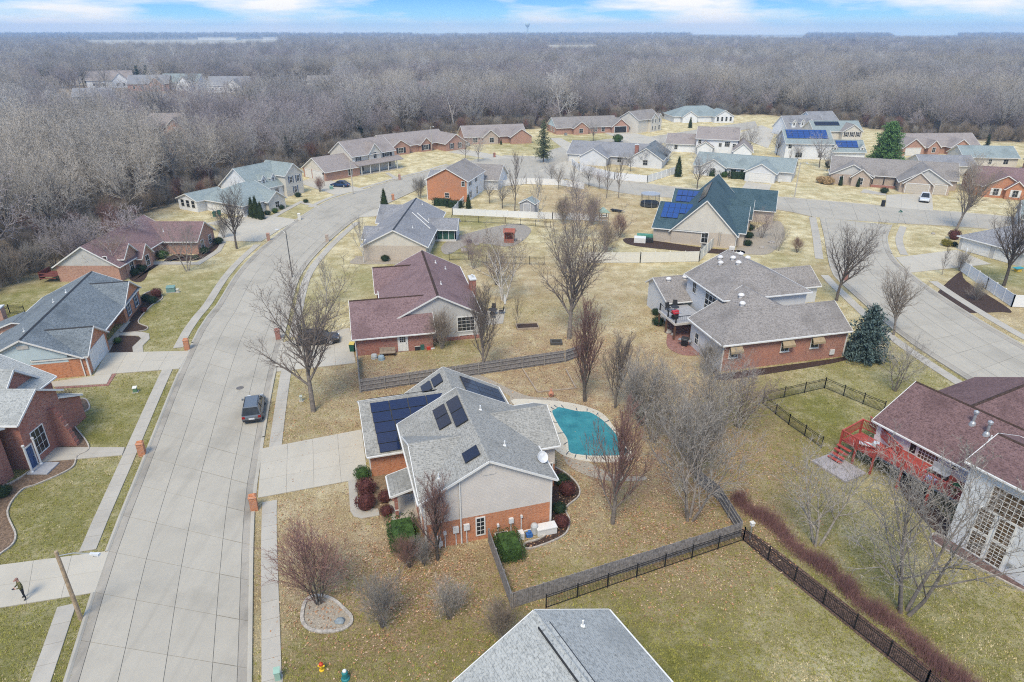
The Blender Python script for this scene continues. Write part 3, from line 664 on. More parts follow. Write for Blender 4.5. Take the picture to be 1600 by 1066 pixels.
SOL_N = solar_mat('navy_solar_cells', (.010, .020, .062)); SOL_K = solar_mat('black_solar_cells', (.018, .016, .026)); SOL_B = solar_mat('blue_solar_cells', (.012, .055, .22))
SH_BLUE = M('slate_shutter', (.10, .13, .19), .7); SH_DK = M('dark_shutter', (.035, .035, .04), .7); SH_GN = M('green_shutter', (.04, .08, .06), .7)
GD_TAN = M('tan_door', (.50, .45, .38), .6, .04)

# A: the grey-green roofed house with the solar panels, in the middle
h = House('brick_house', 'grey-roofed house with navy and black solar panels, beside the covered pool', (-6.14, 37.16), 16.5)
wA = dict(a=BRICK_O, b=BRICK_O, A=BRICK_O, B=BRICK_O)
r_ = h.vol('y', 0, 10.3, 0, 9.4, 4.6, 7.05, wA, RF_GREEN, split=(2.25, S_TAUPE), cap=RF_GREEN)
h.panels(0, [(5.3, 4.55, 1, 1.95, 1.12), (7.3, 4.55, 1, 1.95, 1.12), (7.75, 3.4, 1, 1.5, 1.12), (6.2, 3.4, 1, 1.5, 1.12)], SOL_K)
h.panels(0, [(.75, 4.35, 1, 1.25, 1.25)], SOL_K)
h.vent(0, 1.05, 1.3, 'pipe', r_); h.vent(1, 2.6, 6.6, 'pipe', r_); h.vent(1, 7.6, 6.0, 'pipe', r_)
gv = MB(); gv.box(4.2, 5.2, -.05, .02, 5.7, 6.25); gv.box(4.45, 4.95, -.05, .02, 6.25, 6.45); h.part('gable_vent', gv, S_TAUPE)
h.vol('x', -.02, 4.6, .3, 8.2, 4.6, 6.5, wA, RF_GREEN, split=(2.25, S_TAUPE), m=4.2, walls='aB', oe=.24, oe1=.4, gut='r')
h.vol('x', 6, 11.3, 4.4, 10.5, 4.45, 6.0, wA, RF_GREEN, split=(2.25, S_TAUPE), m=7.45, walls='bAB')
h.win('y-', 4.4, 10.6, 1.6, .9, 1.5, 2, 2); h.win('x+', 11.3, 6, 1.6, 1.6, 1.5, 2, 2)
h.vol('y', 10.3, 17.6, .4, 9.9, 2.6, 5.35, wA, RF_GREEN, m=4.9, walls='AbB')
h.panels(1, [(13.7, 6.2, 3, 1.04, 1.7), (13.7, 7.65, 3, 1.04, 1.7), (13.7, 9.1, 3, 1.04, .98)], SOL_K)
h.panels(0, [(15.4, 4.5, 1, 1.6, 1.05), (15.4, 3.5, 1, 1.6, 1.05)], SOL_K)
r_ = h.vol('x', -2.9, 4.0, 9.95, 18.6, 2.55, 4.9, wA, RF_GREEN, walls='abB')
mg = 14.2
h.panels(0, [(-2.3, mg - .25, 4, 1.62, 1.0), (-2.25, mg - 1.15, 3, 1.62, 1.0), (-2.2, mg - 2.05, 2, 1.75, 1.0), (-2.15, mg - 2.95, 2, 1.75, 1.0), (-2.1, mg - 3.85, 2, 1.75, .8)], SOL_N)
h.panels(1, [(-2.3, mg + .7, 4, 1.62, 1.0)], SOL_K)
h.garage('x-', -2.9, 12.2, 3.9); h.garage('x-', -2.9, 16.3, 2.8)
h.vol('y', 3.9, 6.3, -1.75, .5, 2.45, 3.0, wA, RF_GREEN, m=.4, E1=2.9, walls='', rk=.15, oe=.2)
for y_ in (4.0, 6.2):
    b = MB(); b.box(-1.7, -1.45, y_ - .13, y_ + .13, 0, 2.45); h.part('porch_column', b, BRICK_R)
    b = MB(); b.box(-1.72, -1.43, y_ - .15, y_ + .15, .9, 1.0); h.part('column_band', b, WHITE)
b = MB(); b.box(-2.0, 0, 3.6, 6.6, 0, .16); h.part('porch_floor', b, WALK)
h.door('x-', -.02, 5.1, mat=WHITE); h.win('x-', -.02, 2.0, 1.4, 1.0, 1.5, 2, 2)
h.win('y-', 0, 4.0, 1.25, .55, 1.5, 2, 4); h.corner(.0, .0, 4.5); h.corner(9.4, 0, 4.55); h.downpipe(2.55, -.06, 5.6)
b = MB(); b.box(2.5, 2.6, -.1, -.02, .5, 5.7); h.part('conduit', b, GREYM)
for x_, z_, w_ in ((.9, 1.0, .28), (1.35, 1.35, .22), (2.15, 1.45, .42), (2.95, 1.5, .42), (1.0, .45, .3), (6.3, 1.3, .35), (7.1, 1.5, .15), (5.3, 1.1, .16)):
    b = MB(); b.box(x_ - w_ / 2, x_ + w_ / 2, -.2, -.02, z_ - w_ * .6, z_ + w_ * .6); b.box(x_ - .03, x_ + .03, -.09, -.02, 0, z_); h.part('meter_box', b, M('meter_grey', (.62, .62, .61), .6))
b = MB(); b.lathe([(.02, .0), (.25, .03), (.42, .12), (.46, .17), (.44, .175), (.3, .09), (0.05, .05)], 14, (0, 0, 0)); b.cone((0, 0, 0), (.1, .1, -.6), .03, .03, 5)
d = h.part('satellite_dish', b, M('dish_grey', (.6, .61, .62), .5)); d.location = (9.3, 1.9, 4.95); d.rotation_euler = (R(50), 0, R(20))

# B: slate-blue ranch on the left
h = House('brick_house', 'long slate-blue-roofed brick ranch with a pale blue gable, left of the street', (-49.5, 60.44), 12.8)
h.vol('y', 2.7, 24.6, -7.4, 2.7, 1.95, 4.9, BRICK_O, RF_SLATE, S_BLUE, m=-1.15, E1=3.05, oe1=1.55, cap=DARK, gz=1.85)
for a, b_ in ((6, -2.1), (18, -2.0), (15.5, -2.6)): h.vent(0, a, b_, 'pipe')
gv = MB(); gv.box(-1.7, -.6, 2.63, 2.69, 3.75, 4.15); h.part('gable_vent', gv, S_GREY)
h.vol('x', -.5, 4.4, 2.72, 9.3, 2.4, 4.45, BRICK_O, RF_SLATE, cap=DARK, oe=.1, oe1=.35, gut='r'); h.garage('x+', 4.4, 6.1, 4.8); h.corner(4.4, 2.72, 2.2, mat=WHITE); h.downpipe(3.9, 2.64, 2.2)
h.vol('x', 0, 4.1, 17.4, 24.4, 2.45, 4.5, BRICK_O, RF_SLATE, cap=DARK)
h.win('x+', 4.1, 19.2, 1.25, .8, 1.5, 2, 3, SH_BLUE); h.win('x+', 4.1, 22.5, 1.25, .9, 1.6, 2, 3, SH_BLUE)
h.chimney(-9.6, 16.8, 1.5, 1.0, 3.6, BRICK_P); h.vol('y', 13.2, 16, -9.6, -6, 1.9, 3.0, BRICK_P, RF_SLATE, m=-6.5, E1=2.9, walls='ab', gut=False)
h.door('x+', 2.7, 12.2, mat=M('wood_door', (.16, .07, .04), .6)); h.win('x+', 2.7, 14.6, 1.35, 1.1, 1.5, 2, 3)

# C: two-storey brick house at the left edge
h = House('brick_house', 'two-storey red brick house with an arched entry wing, cut by the left frame edge', (-41.5, 51.2), 0)
h.vol('y', -13, 3.6, -14, -1.6, 4.9, 8.0, BRICK_R, RF_LGREY)
h.vol('x', -9, .6, -4.3, 1.0, 4.9, 6.4, BRICK_R, RF_LGREY, rk=.35)
h.vol('x', -9, -2.4, -2.4, 3.2, 4.9, 7.2, BRICK_R, RF_LGREY, rk=.35)
h.vol('x', -5, .2, .9, 4.2, 3.9, 4.0, BRICK_R, RF_SLATE, m=1.2, E1=2.6, walls='AB', oe=.05)
h.vol('x', -9, -.4, -13, -5.2, 4.7, 6.6, BRICK_R, RF_SLATE)
h.win('x+', .6, -2.6, 1.9, 1.5, 2.2, 3, 3); h.win('x+', -.4, -6.9, 3.3, 1.1, 1.6, 2, 2); h.win('x+', -.4, -8.7, 1.3, 1.8, 1.9, 4, 3); h.win('x+', -.4, -9.1, 3.5, 1.0, 1.6, 2, 2); h.win('x+', -.4, -11, 1.3, 1.2, 1.7, 2, 3)
h.win('y-', -5.2, -1.2, 3.4, .8, 1.4, 2, 3)
b = MB(); [b.box(.55, .75 + 1.5 * (1 - k / 9) ** .6, -.75, -.3, k * .42, k * .42 + .418) for k in range(9)]; h.part('buttress', b, BRICK_R)
for x_, y_ in ((1.7, -4.9), (1.7, -3.7)):
    b = MB(); b.lathe([(.13, 0), (.13, .1), (.08, .13), (.075, 2.5), (.12, 2.6), (.12, 2.7)], 10, (x_ - .75, y_, .15)); h.part('porch_column', b, WHITE)
b = MB(); b.box(.6, 2.3, -5.1, -3.4, 0, .15); h.part('porch_floor', b, DECKGREY)
h.door('x+', .6, -4.05, .7, mat=M('blue_door', (.05, .09, .2), .5))

# D: burgundy roof
h = House('brick_house', 'burgundy-roofed house with a grey gable and brick garage, behind the plank fence', (-8.35, 71.26), 12.8)
r_ = h.vol('y', 1.6, 19.2, -6.2, 4.85, 2.95, 6.0, S_GREY, RF_BURG, m=0, E1=3.45, cap=MULCH)
for a, b_ in ((15.6, 1.4), (14.6, 2.6), (6.5, 1.0)): h.vent(1, a, b_, 'pipe', r_)
h.win('y-', 1.6, 3.25, 2.0, 2.0, 1.75, 4, 4, f=.12); h.win('y-', 1.6, .2, 2.1, 1.3, .85, 4, 2, f=.12); h.win('y-', 1.6, -2.2, 1.9, .95, .85, 3, 2, f=.12); h.win('y-', 1.6, 3.2, .25, 1.6, .5, 4, 1, f=.1)
b = MB(); b.box(-2.6, 4.87, 1.5, 1.62, -.3, .42); h.part('foundation', b, BRICK_R)
h.corner(4.85, 1.6, 3.3); h.chimney(5.5, 10.0, .75, 1.6, 4.7, BRICK_R)
h.vol('x', -9.9, -1, -.3, 8.0, 2.55, 5.3, BRICK_R, RF_BURG, walls='abAB', cap=MULCH); h.door('y-', -.3, -4.5, .95, 2.0, lite=True); h.garage('x-', -9.9, 3.8, 4.9); h.downpipe(-9.85, -.37, 2.3)
h.vol('x', -6.8, 0, 13.4, 19, 2.8, 5.1, BRICK_R, RF_BURG, m=16.2, cap=MULCH)

# E: the big house with the long red brick wall
h = House('brick_house', 'large tan-roofed two-storey house with a long brick wall, three brown awnings', (22.88, 64.92), 14.1)
wE = dict(a=S_LGREY, b=BRICK_M, A=S_LGREY, B=S_LGREY)
h.vol('x', .0, 15.6, .0, 6.8, 3.6, 5.6, dict(a=S_LGREY, b=BRICK_M, A=BRICK_M, B=S_LGREY), RF_TAN, ends='hg', inset=3.4)
r_ = h.vol('y', .05, 7.2, .02, 12.6, 3.6, 6.9, S_LGREY, RF_TAN, ends='hg', inset=5.6, walls='b'); h.vent(0, 5.6, 5.0, 'dome', r_); h.vent(0, 4.1, 4.3, 'dome', r_); 
r_ = h.vol('y', 6.6, 15.6, 3.6, 14.6, 5.9, 8.5, S_LGREY, RF_TAN, ends='hg', inset=4.9)
for a, b_ in ((11.6, 8.0), (13.2, 8.2), (13.6, 6.8), (14.8, 7.4)): h.vent(0, a, b_, 'dome', r_)
for a, b_ in ((12.5, 9.8), (13.8, 9.6)): h.vent(1, a, b_, 'dome', r_)
h.win('x-', 3.6, 9.6, 4.3, 2.4, 2.9, 3, 4, bars=.09); h.win('x-', 3.6, 13.6, 4.6, .8, 1.3, 2, 2); h.win('x-', 3.6, 11.9, 1.2, 1.2, .7, 3, 1)
r_ = h.vol('x', .4, 6.5, 14.2, 20, 2.9, 4.6, S_LGREY, RF_TAN, m=18.4, E1=3.6, ends='gg'); h.vent(0, 2.0, 17.6, 'dome', r_); h.vent(0, 4.4, 17.7, 'dome', r_)
h.win('y-', 14.2, 1.7, 1.7, 1.7, 1.9, 2, 1, f=.1); h.win('y-', 14.2, 3.6, 1.6, 1.6, 2.0, 2, 1, glass=M('curtained_glass', (.34, .37, .34), .3))
h.vol('x', 12, 23.5, 15.6, 21, 2.7, 4.4, S_LGREY, RF_TAN, ends='gg')
for p_ in (1.3, 7.7, 11.5):
    h.win('y-', 0, p_, 2.2, .95, 1.1, 2, 2, sill=True)
    b = MB(); b.hexa([(p_ - .75, -.72, 2.55), (p_ + .8, -.72, 2.55), (p_ + .65, -.02, 3.35), (p_ - .6, -.02, 3.35), (p_ - .75, -.74, 2.62), (p_ + .8, -.74, 2.62), (p_ + .65, -.02, 3.45), (p_ - .6, -.02, 3.45)])
    b.box(p_ - .76, p_ + .8, -.75, -.71, 2.38, 2.6); h.part('awning', b, M('tan_awning', (.34, .26, .16), .8, .12))
h.win('x-', 0, 2.3, 1.4, .8, 1.1, 2, 2); h.win('x-', .0, 5.6, 1.5, .7, 1.3, 2, 2); h.corner(0, 0, 3.45); h.corner(15.6, 0, 3.45)
b = MB(); b.box(13.7, 14.3, -.16, -.02, .5, 1.1); h.part('meter_box', b, M('meter_grey', (.62, .62, .61), .6))
# its raised deck: one board a part, posts and rail
D = House('raised_deck', 'raised grey board deck on posts with black furniture above the round brick patio', (22.88, 64.92), 14.1, 'deck')
for k in range(26): b = MB(); y_ = 8.7 + k * .21; b.box(-1.3 + (.9 if y_ > 13 else 0), 3.05, y_ + .008, y_ + .2, 2.2, 2.25); D.part('board', b, DECKGREY)
b = MB(); b.box(-1.34, 3.05, 8.6, 8.68, 1.98, 2.26); b.box(-1.36, -1.31, 8.7, 13.2, 1.98, 2.26); D.part('rim_joist', b, M('pale_joist', (.55, .52, .47), .8))
for x_, y_ in ((-1.2, 8.8), (-1.2, 11), (-1.2, 13), (1.0, 8.8), (2.9, 8.8)):
    b = MB(); b.box(x_ - .09, x_ + .09, y_ - .09, y_ + .09, 0, 2.2); D.part('post', b, M('brown_post', (.14, .075, .05), .8))
for x_, y_ in ((-1.2, 8.72), (-1.2, 10.8), (-1.2, 13), (1.0, 8.72), (2.9, 8.72)):
    b = MB(); b.box(x_ - .07, x_ + .07, y_ - .07, y_ + .07, 2.26, 3.2); D.part('rail_post', b, DARK)
b = MB(); b.bar((-1.2, 8.72, 3.1), (2.9, 8.72, 3.1), .06, .06); b.bar((-1.2, 8.72, 3.1), (-1.2, 13, 3.1), .06, .06)
for k in range(16): b.bar((-1.2 + k * .27, 8.72, 2.3), (-1.2 + k * .27, 8.72, 3.08), .015, .015, up=(0, 1, 0)); b.bar((-1.2, 8.72 + k * .28, 2.3), (-1.2, 8.72 + k * .28, 3.08), .015, .015, up=(0, 1, 0))
D.part('railing', b, DARK)

# F: the roof at the bottom edge
h = House('brick_house', 'light grey shingle roof of the nearest house, cut by the bottom frame edge', (1.23, 26.03), -61.1)
r_ = h.vol('x', .2, 22, -7.0, 4.7, 2.3, 6.0, S_GREY, RF_LGREY, m=0, E1=3.6); h.vent(1, 1.2, 2.3, 'pipe', r_)
b = MB()
for sg in (-1, 1):
    b.hexa([(.9, sg * .34 - .03, 5.8), (16, sg * .34 - .03, 5.8), (16, sg * .34 + .03, 5.8), (.9, sg * .34 + .03, 5.8), (.9, sg * .34 - .03, 5.93), (16, sg * .34 - .03, 5.93), (16, sg * .34 + .03, 5.93), (.9, sg * .34 + .03, 5.93)])
h.part('ridge_vent', b, DARK, r_)
b = MB(); b.bar((.9, -.3, 5.93), (16, -.3, 5.93), .001, .001); b.hexa([(.9, -.31, 5.9), (16, -.31, 5.9), (16, .31, 5.9), (.9, .31, 5.9), (.9, -.31, 5.95), (16, -.31, 5.95), (16, .31, 5.95), (.9, .31, 5.95)]); h.part('ridge_strip', b, RF_LGREY, r_)

# G: maroon roofs, red deck, tall white wall on the right
h = House('white_house', 'maroon-roofed white three-level house with a red deck, at the right frame edge', (31.2, 49.36), -62.4)
r_ = h.vol('x', .3, 12, .4, 9.6, 3.65, 6.0, S_WHITE, RF_MAROON, m=5.0, cap=MULCH, walls='bAB')
h.vent(0, 5.9, 3.6, 'flue', r_); h.vent(0, 7.2, 3.3, 'flue', r_); h.vent(0, 7.7, 3.0, 'pipe', r_)
b = MB(); b.box(2.2, 2.28, .42, 9.0, 0, 3.5); h.part('wall', b, S_WHITE)
b = MB(); b.box(.35, .47, .5, .62, 2.0, 3.3); b.box(2.1, 2.24, .3, .44, 2.0, 3.3); h.part('porch_column', b, WHITE)
b = MB(); b.box(2.3, 2.5, 4, 9.0, 0, 3.4); h.part('wall', b, S_WHITE)
h.vol('y', 5.2, 16, -.2, 10, 3.6, 5.9, S_WHITE, RF_MAROON, m=4.7, cap=MULCH, walls='A', rk=0, gut=False)
r_ = h.vol('x', 10.1, 24, -4.3, 1.6, 7.0, 8.1, S_WHITE, RF_MAROON, cap=MULCH)
AM = M('amber_reflection_glass', (.10, .065, .04), .12, .7, 2.5, .5)  # amber reflections painted into the dark pane colour
for px_, z_, w_, h_, nx, ny in ((13.0, 5.0, 2.3, 1.9, 6, 5), (12.0, 3.0, .95, 1.75, 3, 6), (13.3, 3.0, .95, 1.75, 3, 6), (12.0, 1.05, .95, 1.7, 3, 6), (13.3, 1.05, .95, 1.7, 3, 6), (16.0, 1.2, 1.0, 1.75, 3, 6), (17.3, 1.2, 1.0, 1.75, 3, 6), (16.0, 3.2, 1.0, 1.75, 3, 6), (17.3, 3.2, 1.0, 1.75, 3, 6)):
    h.win('y-', -4.3, px_, z_, w_, h_, nx, ny, panes=True, glass=AM, bars=.035, f=.1)
h.win('y-', .4, 3.7, 2.75, .5, 1.15, 1, 1); h.win('y-', .4, 5.0, 2.72, 1.6, 1.2, 6, 4, panes=False, glass=AM, bars=.05, f=.1)
b = MB(); b.box(14.2, 14.45, -4.5, -4.3, .9, 1.15); h.part('wall_vent', b, GREYM)
b = MB(); b.box(7.0, 7.12, .2, .38, 2.7, 3.1); h.part('porch_light', b, DARK)
D = House('raised_deck', 'red-stained timber deck with railings along the back of the white house', (31.2, 49.36), -62.4, 'deck')
for k in range(25): b = MB(); y_ = -2.3 + k * .18; b.box(2.3 if y_ < .36 else .3, 9.6 if y_ < .36 else 2.2, y_ + .006, y_ + .174, 2.0, 2.04); D.part('board', b, DECKRED)
for k in range(22): b = MB(); y_ = -2.3 + k * .18; b.box(-.9, 2.29, y_ + .006, y_ + .174, 1.55 if y_ < .3 else 1.99, 1.59 if y_ < .3 else 2.03); (D.part('board', b, DECKRED) if y_ < .3 else None)
for x_, y_, z_ in ((-.9, -2.3, 2.6), (-.9, .2, 3.0), (2.3, -2.3, 3.0), (4.7, -2.3, 3.0), (7.1, -2.3, 3.0), (9.6, -2.3, 3.0), (.6, -2.3, 2.6)):
    b = MB(); b.box(x_ - .07, x_ + .07, y_ - .07, y_ + .07, 0, z_); D.part('post', b, DECKRED)
for p, q in (((-.9, -2.3, 2.55), (2.3, -2.3, 2.55)), ((-.9, -2.3, 2.55), (-.9, .2, 2.95)), ((2.3, -2.3, 2.98), (9.6, -2.3, 2.98)), ((-.9, .2, 2.95), (.4, .4, 2.95)), ((-.9, 1.2, 2.95), (3.6, -.9, 2.95))):
    p, q = Vector(p), Vector(q); b = MB(); b.bar(p, q, .12, .06); b.bar(p - Vector((0, 0, .8)), q - Vector((0, 0, .8)), .05, .08); D.part('rail', b, DECKRED)
    b = MB(); L_ = (q - p).length
    for k in range(int(L_ / .13)): c_ = p.lerp(q, (k + .5) * .13 / L_); b.box(c_.x - .018, c_.x + .018, c_.y - .018, c_.y + .018, c_.z - .8, c_.z)
    D.part('balusters', b, M('yellow_baluster', (.55, .42, .16), .7) if p.x == 2.3 and 0 else DECKRED, kind='stuff')
b = MB(); b.box(-1.2, 2.2, -5.2, -2.6, .0, .18); D.part('lower_landing', b, M('landing_board', (.34, .31, .31), .85, .15)); 
for k in range(4): b = MB(); b.box(-.9 + k * .0, .4, -2.75 - k * .3, -2.45 - k * .3, 1.2 - k * .3, 1.26 - k * .3); D.part('step', b, DECKRED)
# H: burgundy-brown brick ranch behind B
h = House('brick_house', 'rambling burgundy-roofed brick ranch under bare trees at the woods, left side', (-62.5, 93), 0)
h.vol('y', .9, 18.8, -5, 4.2, 2.6, 5.5, BRICK_P, RF_BURG, S_GREY, m=-.4)
h.vol('x', 0, 4.3, 2.6, 6.0, 3.4, 4.9, BRICK_P, RF_BURG); h.win('x+', 4.3, 4.2, 1.4, 1.0, 1.5, 2, 2)
h.vol('x', 0, 5.2, 5.7, 8.7, 2.5, 4.0, BRICK_P, RF_BURG); h.win('x+', 5.2, 7.2, 1.3, 1.0, 1.6, 2, 2)
h.vol('x', 0, 10, 14.5, 21.2, 2.5, 4.7, BRICK_P, RF_BURG); h.win('x+', 10, 16.2, 1.2, 1.0, 1.4, 2, 2); h.win('x+', 10, 19.3, 1.2, 1.0, 1.4, 2, 2)
h.vent(0, 4, 16, 'pipe'); h.win('y-', .9, 2.6, 3.6, .5, .5, 1, 1)
BRN = M('brown_red_deck', (.17, .055, .045), .8, .2)
for k in range(9): b = MB(); b.box(-7.4, -5, .2 + k * .3, .48 + k * .3, 1.0, 1.04); h.part('deck_board', b, BRN)
b = MB(); b.box(-7.45, -7.38, .2, 2.9, .5, 1.7); b.box(-7.4, -5, .13, .2, 1.5, 1.6); b.box(-7.4, -5, .13, .2, .7, .8); h.part('deck_rail', b, BRN)

# I: steep teal-roofed house with blue panels
h = House('brick_house', 'steep dark teal-roofed cream brick house with blue solar panels, upper right', (34.3, 115.5), -20)
r_ = h.vol('y', -3.6, 20.4, -5.4, 5.4, 2.6, 8.0, BRICK_C, RF_TEAL, S_CREAM)
h.panels(0, [(2, -.6, 8, 1.65, 1.0), (2, -1.2, 8, 1.65, 1.0)], SOL_K)
r_ = h.vol('x', -8.6, 0, -3.3, 13, 2.6, 5.3, BRICK_C, RF_TEAL, walls='abB')
h.panels(0, [(-8.0, 4.4, 5, 1.02, 1.7), (-8.0, 2.8, 5, 1.02, 1.7), (-8.0, 1.2, 3, 1.02, 1.7)], SOL_B)
h.vol('x', -7.6, 0, 12.4, 22.5, 2.6, 5.2, BRICK_C, RF_TEAL, walls='abB'); h.panels(0, [(-7.2, 17, 6, 1.02, 1.7), (-7.2, 15.4, 6, 1.02, 1.7)], SOL_B)
h.vol('x', 0, 11.4, 16.4, 28, 2.6, 5.2, BRICK_C, RF_TEAL, walls='bAB'); h.vol('x', 0, 7.3, 9, 15, 2.6, 5.2, BRICK_C, RF_TEAL, walls='bAB'); h.vol('x', 0, 6.7, -1.4, 12, 2.5, 5.2, BRICK_C, RF_TEAL, m=6.5, walls='bAB')
h.win('y-', -3.6, .3, 1.5, 1.0, 1.7, 2, 2, f=.14); h.downpipe(5.5, -3.65, 2.4)
for x_ in (2.6, 2.9): b = MB(); b.box(x_, x_ + .06, -3.75, -3.62, .5, 2.8); h.part('conduit', b, GREYM)
b = MB(); b.box(4.6, 5.5, -4.4, -3.62, 0, .5); h.part('window_well', b, WHITE)

# J: mid-grey ranch with sunroom
h = House('white_brick_house', 'mid-grey-roofed pale ranch with a glazed sunroom on its right side', (-19.1, 103.3), -2)
r_ = h.vol('y', .9, 23.2, -5.1, 5.1, 2.55, 5.1, dict(a=BRICK_C, b=BRICK_C, A=BRICK_C, B=S_CREAM), RF_GREY, S_CREAM, cap=DARK)
h.vent(1, 6, 2.2, 'pipe', r_); h.vent(1, 21, 1.5, 'pipe', r_)
for (a0, b0_), (a1, b1_) in (((13.5, .9), (9.6, 4.6)), ((14.5, 1.6), (12.2, 4.0))):
    b = MB(); b.bar(h.surf(1, a0, b0_) + Vector((0, 0, .1)), h.surf(1, a1, b1_) + Vector((0, 0, .1)), .12, .1); h.part('roof_pipe', b, WHITE, r_)
h.vol('x', 4, 8.8, 11.7, 17, 2.4, 3.6, M('sunroom_frame', (.6, .6, .6), .6), RF_GREY, walls='AB')
for p_ in (5.9, 6.95, 8.0): h.win('y-', 11.75, p_, 1.25, .95, 1.7, 1, 1, glass=GREENGLASS, f=.07)
b = MB(); b.box(5.1, 8.8, 11.76, 11.9, -.1, .35); h.part('base_wall', b, WHITE)
h.vol('x', -6, 0, 15.6, 25, 2.5, 4.5, BRICK_C, RF_GREY); h.vol('x', -6.1, 0, 5.2, 10.4, 2.5, 3.8, BRICK_C, RF_GREY); h.win('x+', 5.1, 3, 1.3, .8, 1.2, 2, 2); h.win('x+', 5.1, 7, 1.3, .8, 1.2, 2, 2)

# K: white and teal two-storey by the woods
h = House('white_house', 'white house with pale teal roofs and two dormers, at the edge of the woods', (-50.6, 150.06), 60)
h.vol('x', -8, 2, 1, 12, 3.0, 7.0, S_WHITE, RF_PALE, m=6.5)
h.vol('y', -.1, 8, -.2, 4.9, 4.9, 7.1, S_CREAM, RF_PALE, oe=.25)
for p_, z_ in ((1.4, 3.6), (3.5, 3.6), (2.4, 1.3)): h.win('y-', -.1, p_, z_, .7, 1.3, 2, 2, SH_BLUE)
for x_ in (-4.4, -1.7):
    h.vol('y', 2.0, 5, x_ - .6, x_ + .6, 4.6, 5.4, S_WHITE, RF_PALE, oe=.15, rk=.15, z0=3.0); h.win('y-', 2.0, x_, 4.0, .5, .8, 2, 2)
h.vol('x', -17.4, -8, -6.5, 7, 2.5, 5.0, S_WHITE, RF_PALE, ends='hg', inset=5.5, m=1.0)
h.vol('y', -7.6, 0, -12, -7.6, 2.4, 4.0, S_CREAM, RF_PALE); h.win('y-', -7.6, -9.8, 1.2, 1.0, 1.2, 2, 2)
h.garage('x-', -17.4, -3.4, 4.6, mat=M('white_door', (.7, .7, .68), .5)); h.garage('x-', -17.4, 1.0, 2.6, mat=M('white_door', (.7, .7, .68), .5))
h.vol('x', -19.5, -12, 5, 11, 2.5, 3.6, S_WHITE, RF_PALE)
for p_ in (6.2, 7.9, 9.6): h.win('x-', -19.5, p_, 1.5, 1.0, 1.4, 1, 2)
h.door('y-', 1, -2, mat=M('grey_door', (.25, .22, .2), .6)); h.win('y-', 1, -4, 1.5, .9, 1.3, 2, 2)

def simple(name, label, org, ang, vols, wins=(), garages=(), extra=None):
    h = House(name, label, org, ang)
    for v in vols: h.vol(*v[0], **v[1])
    for q in wins: h.win(*q[:6], *(q[6:8] if len(q) > 6 else (2, 2)), **(q[8] if len(q) > 8 else {}))
    for g in garages: h.garage(*g)
    if extra: extra(h)
    return h
V = lambda *a, **k: (a, k)
# L: two-storey with a long porch
def exL(h):
    for x_ in (6.2, 9, 12, 15, 18): b = MB(); b.box(x_ - .08, x_ + .08, -2.1, -1.94, 0, 2.4); h.part('porch_column', b, WHITE)
    b = MB(); b.hexa([(5.2, -2.3, 2.35), (20.2, -2.3, 2.35), (20.2, 0, 3.2), (5.2, 0, 3.2), (5.2, -2.3, 2.5), (20.2, -2.3, 2.5), (20.2, 0, 3.35), (5.2, 0, 3.35)]); h.part('porch_roof', b, RF_BROWN)
    b = MB(); b.box(5.4, 20, -2.2, 0, 0, .15); h.part('porch_floor', b, WALK)
simple('cream_house', 'brown-roofed cream two-storey house with a long porch, facing the street bend', (-44.4, 171), 49,
       [V('x', 5, 19, 0, 9.5, 4.9, 8.0, dict(a=S_CREAM, b=S_CREAM, A=S_CREAM, B=S_CREAM), RF_BROWN, S_CREAM), V('y', -.25, 5, 10.2, 14.2, 5.0, 7.3, S_CREAM, RF_BROWN, oe=.2, z0=3), V('x', -4.5, 6, -1.5, 8, 2.5, 5.3, BRICK_P, RF_BROWN, S_CREAM)],
       [('y-', -.25, 12.2, 4.2, 1.0, 1.5, 2, 2), ('y-', 0, 7, 4.1, .8, 1.3, 2, 2, dict(shut=SH_DK)), ('y-', 0, 16.5, 4.1, 1.6, 1.3, 3, 2, dict(shut=SH_DK)), ('y-', 0, 8, 1.4, .9, 1.4), ('y-', 0, 17, 1.4, .9, 1.4), ('y-', -1.5, 3, 1.3, 1.2, 1.6)],
       [('x-', -4.5, 1.5, 4.6), ('x-', -4.5, 5.8, 2.6)], exL)
simple('brick_house', 'long grey-brown-roofed brick ranch with dark shutters, below the woods', (-36.5, 203.5), 40,
       [V('x', 0, 22, 1.5, 12, 2.5, 5.4, BRICK_P, RF_BROWN), V('y', 0, 8, 1.0, 7.0, 2.5, 4.4, BRICK_P, RF_BROWN), V('y', .3, 8, 11.3, 15.2, 2.5, 4.2, BRICK_P, RF_BROWN), V('y', -3.5, 8, 18, 25.5, 2.5, 4.9, BRICK_P, RF_BROWN)],
       [('y-', 0, 4, 1.3, 1.6, 1.4, 3, 2, dict(shut=SH_DK)), ('y-', .3, 13.2, 1.3, 1.6, 1.4, 3, 2, dict(shut=SH_DK)), ('y-', -3.5, 20.2, 1.4, .8, 1.5, 2, 2, dict(shut=SH_DK)), ('y-', -3.5, 23.4, 1.4, .8, 1.5, 2, 2, dict(shut=SH_DK))])
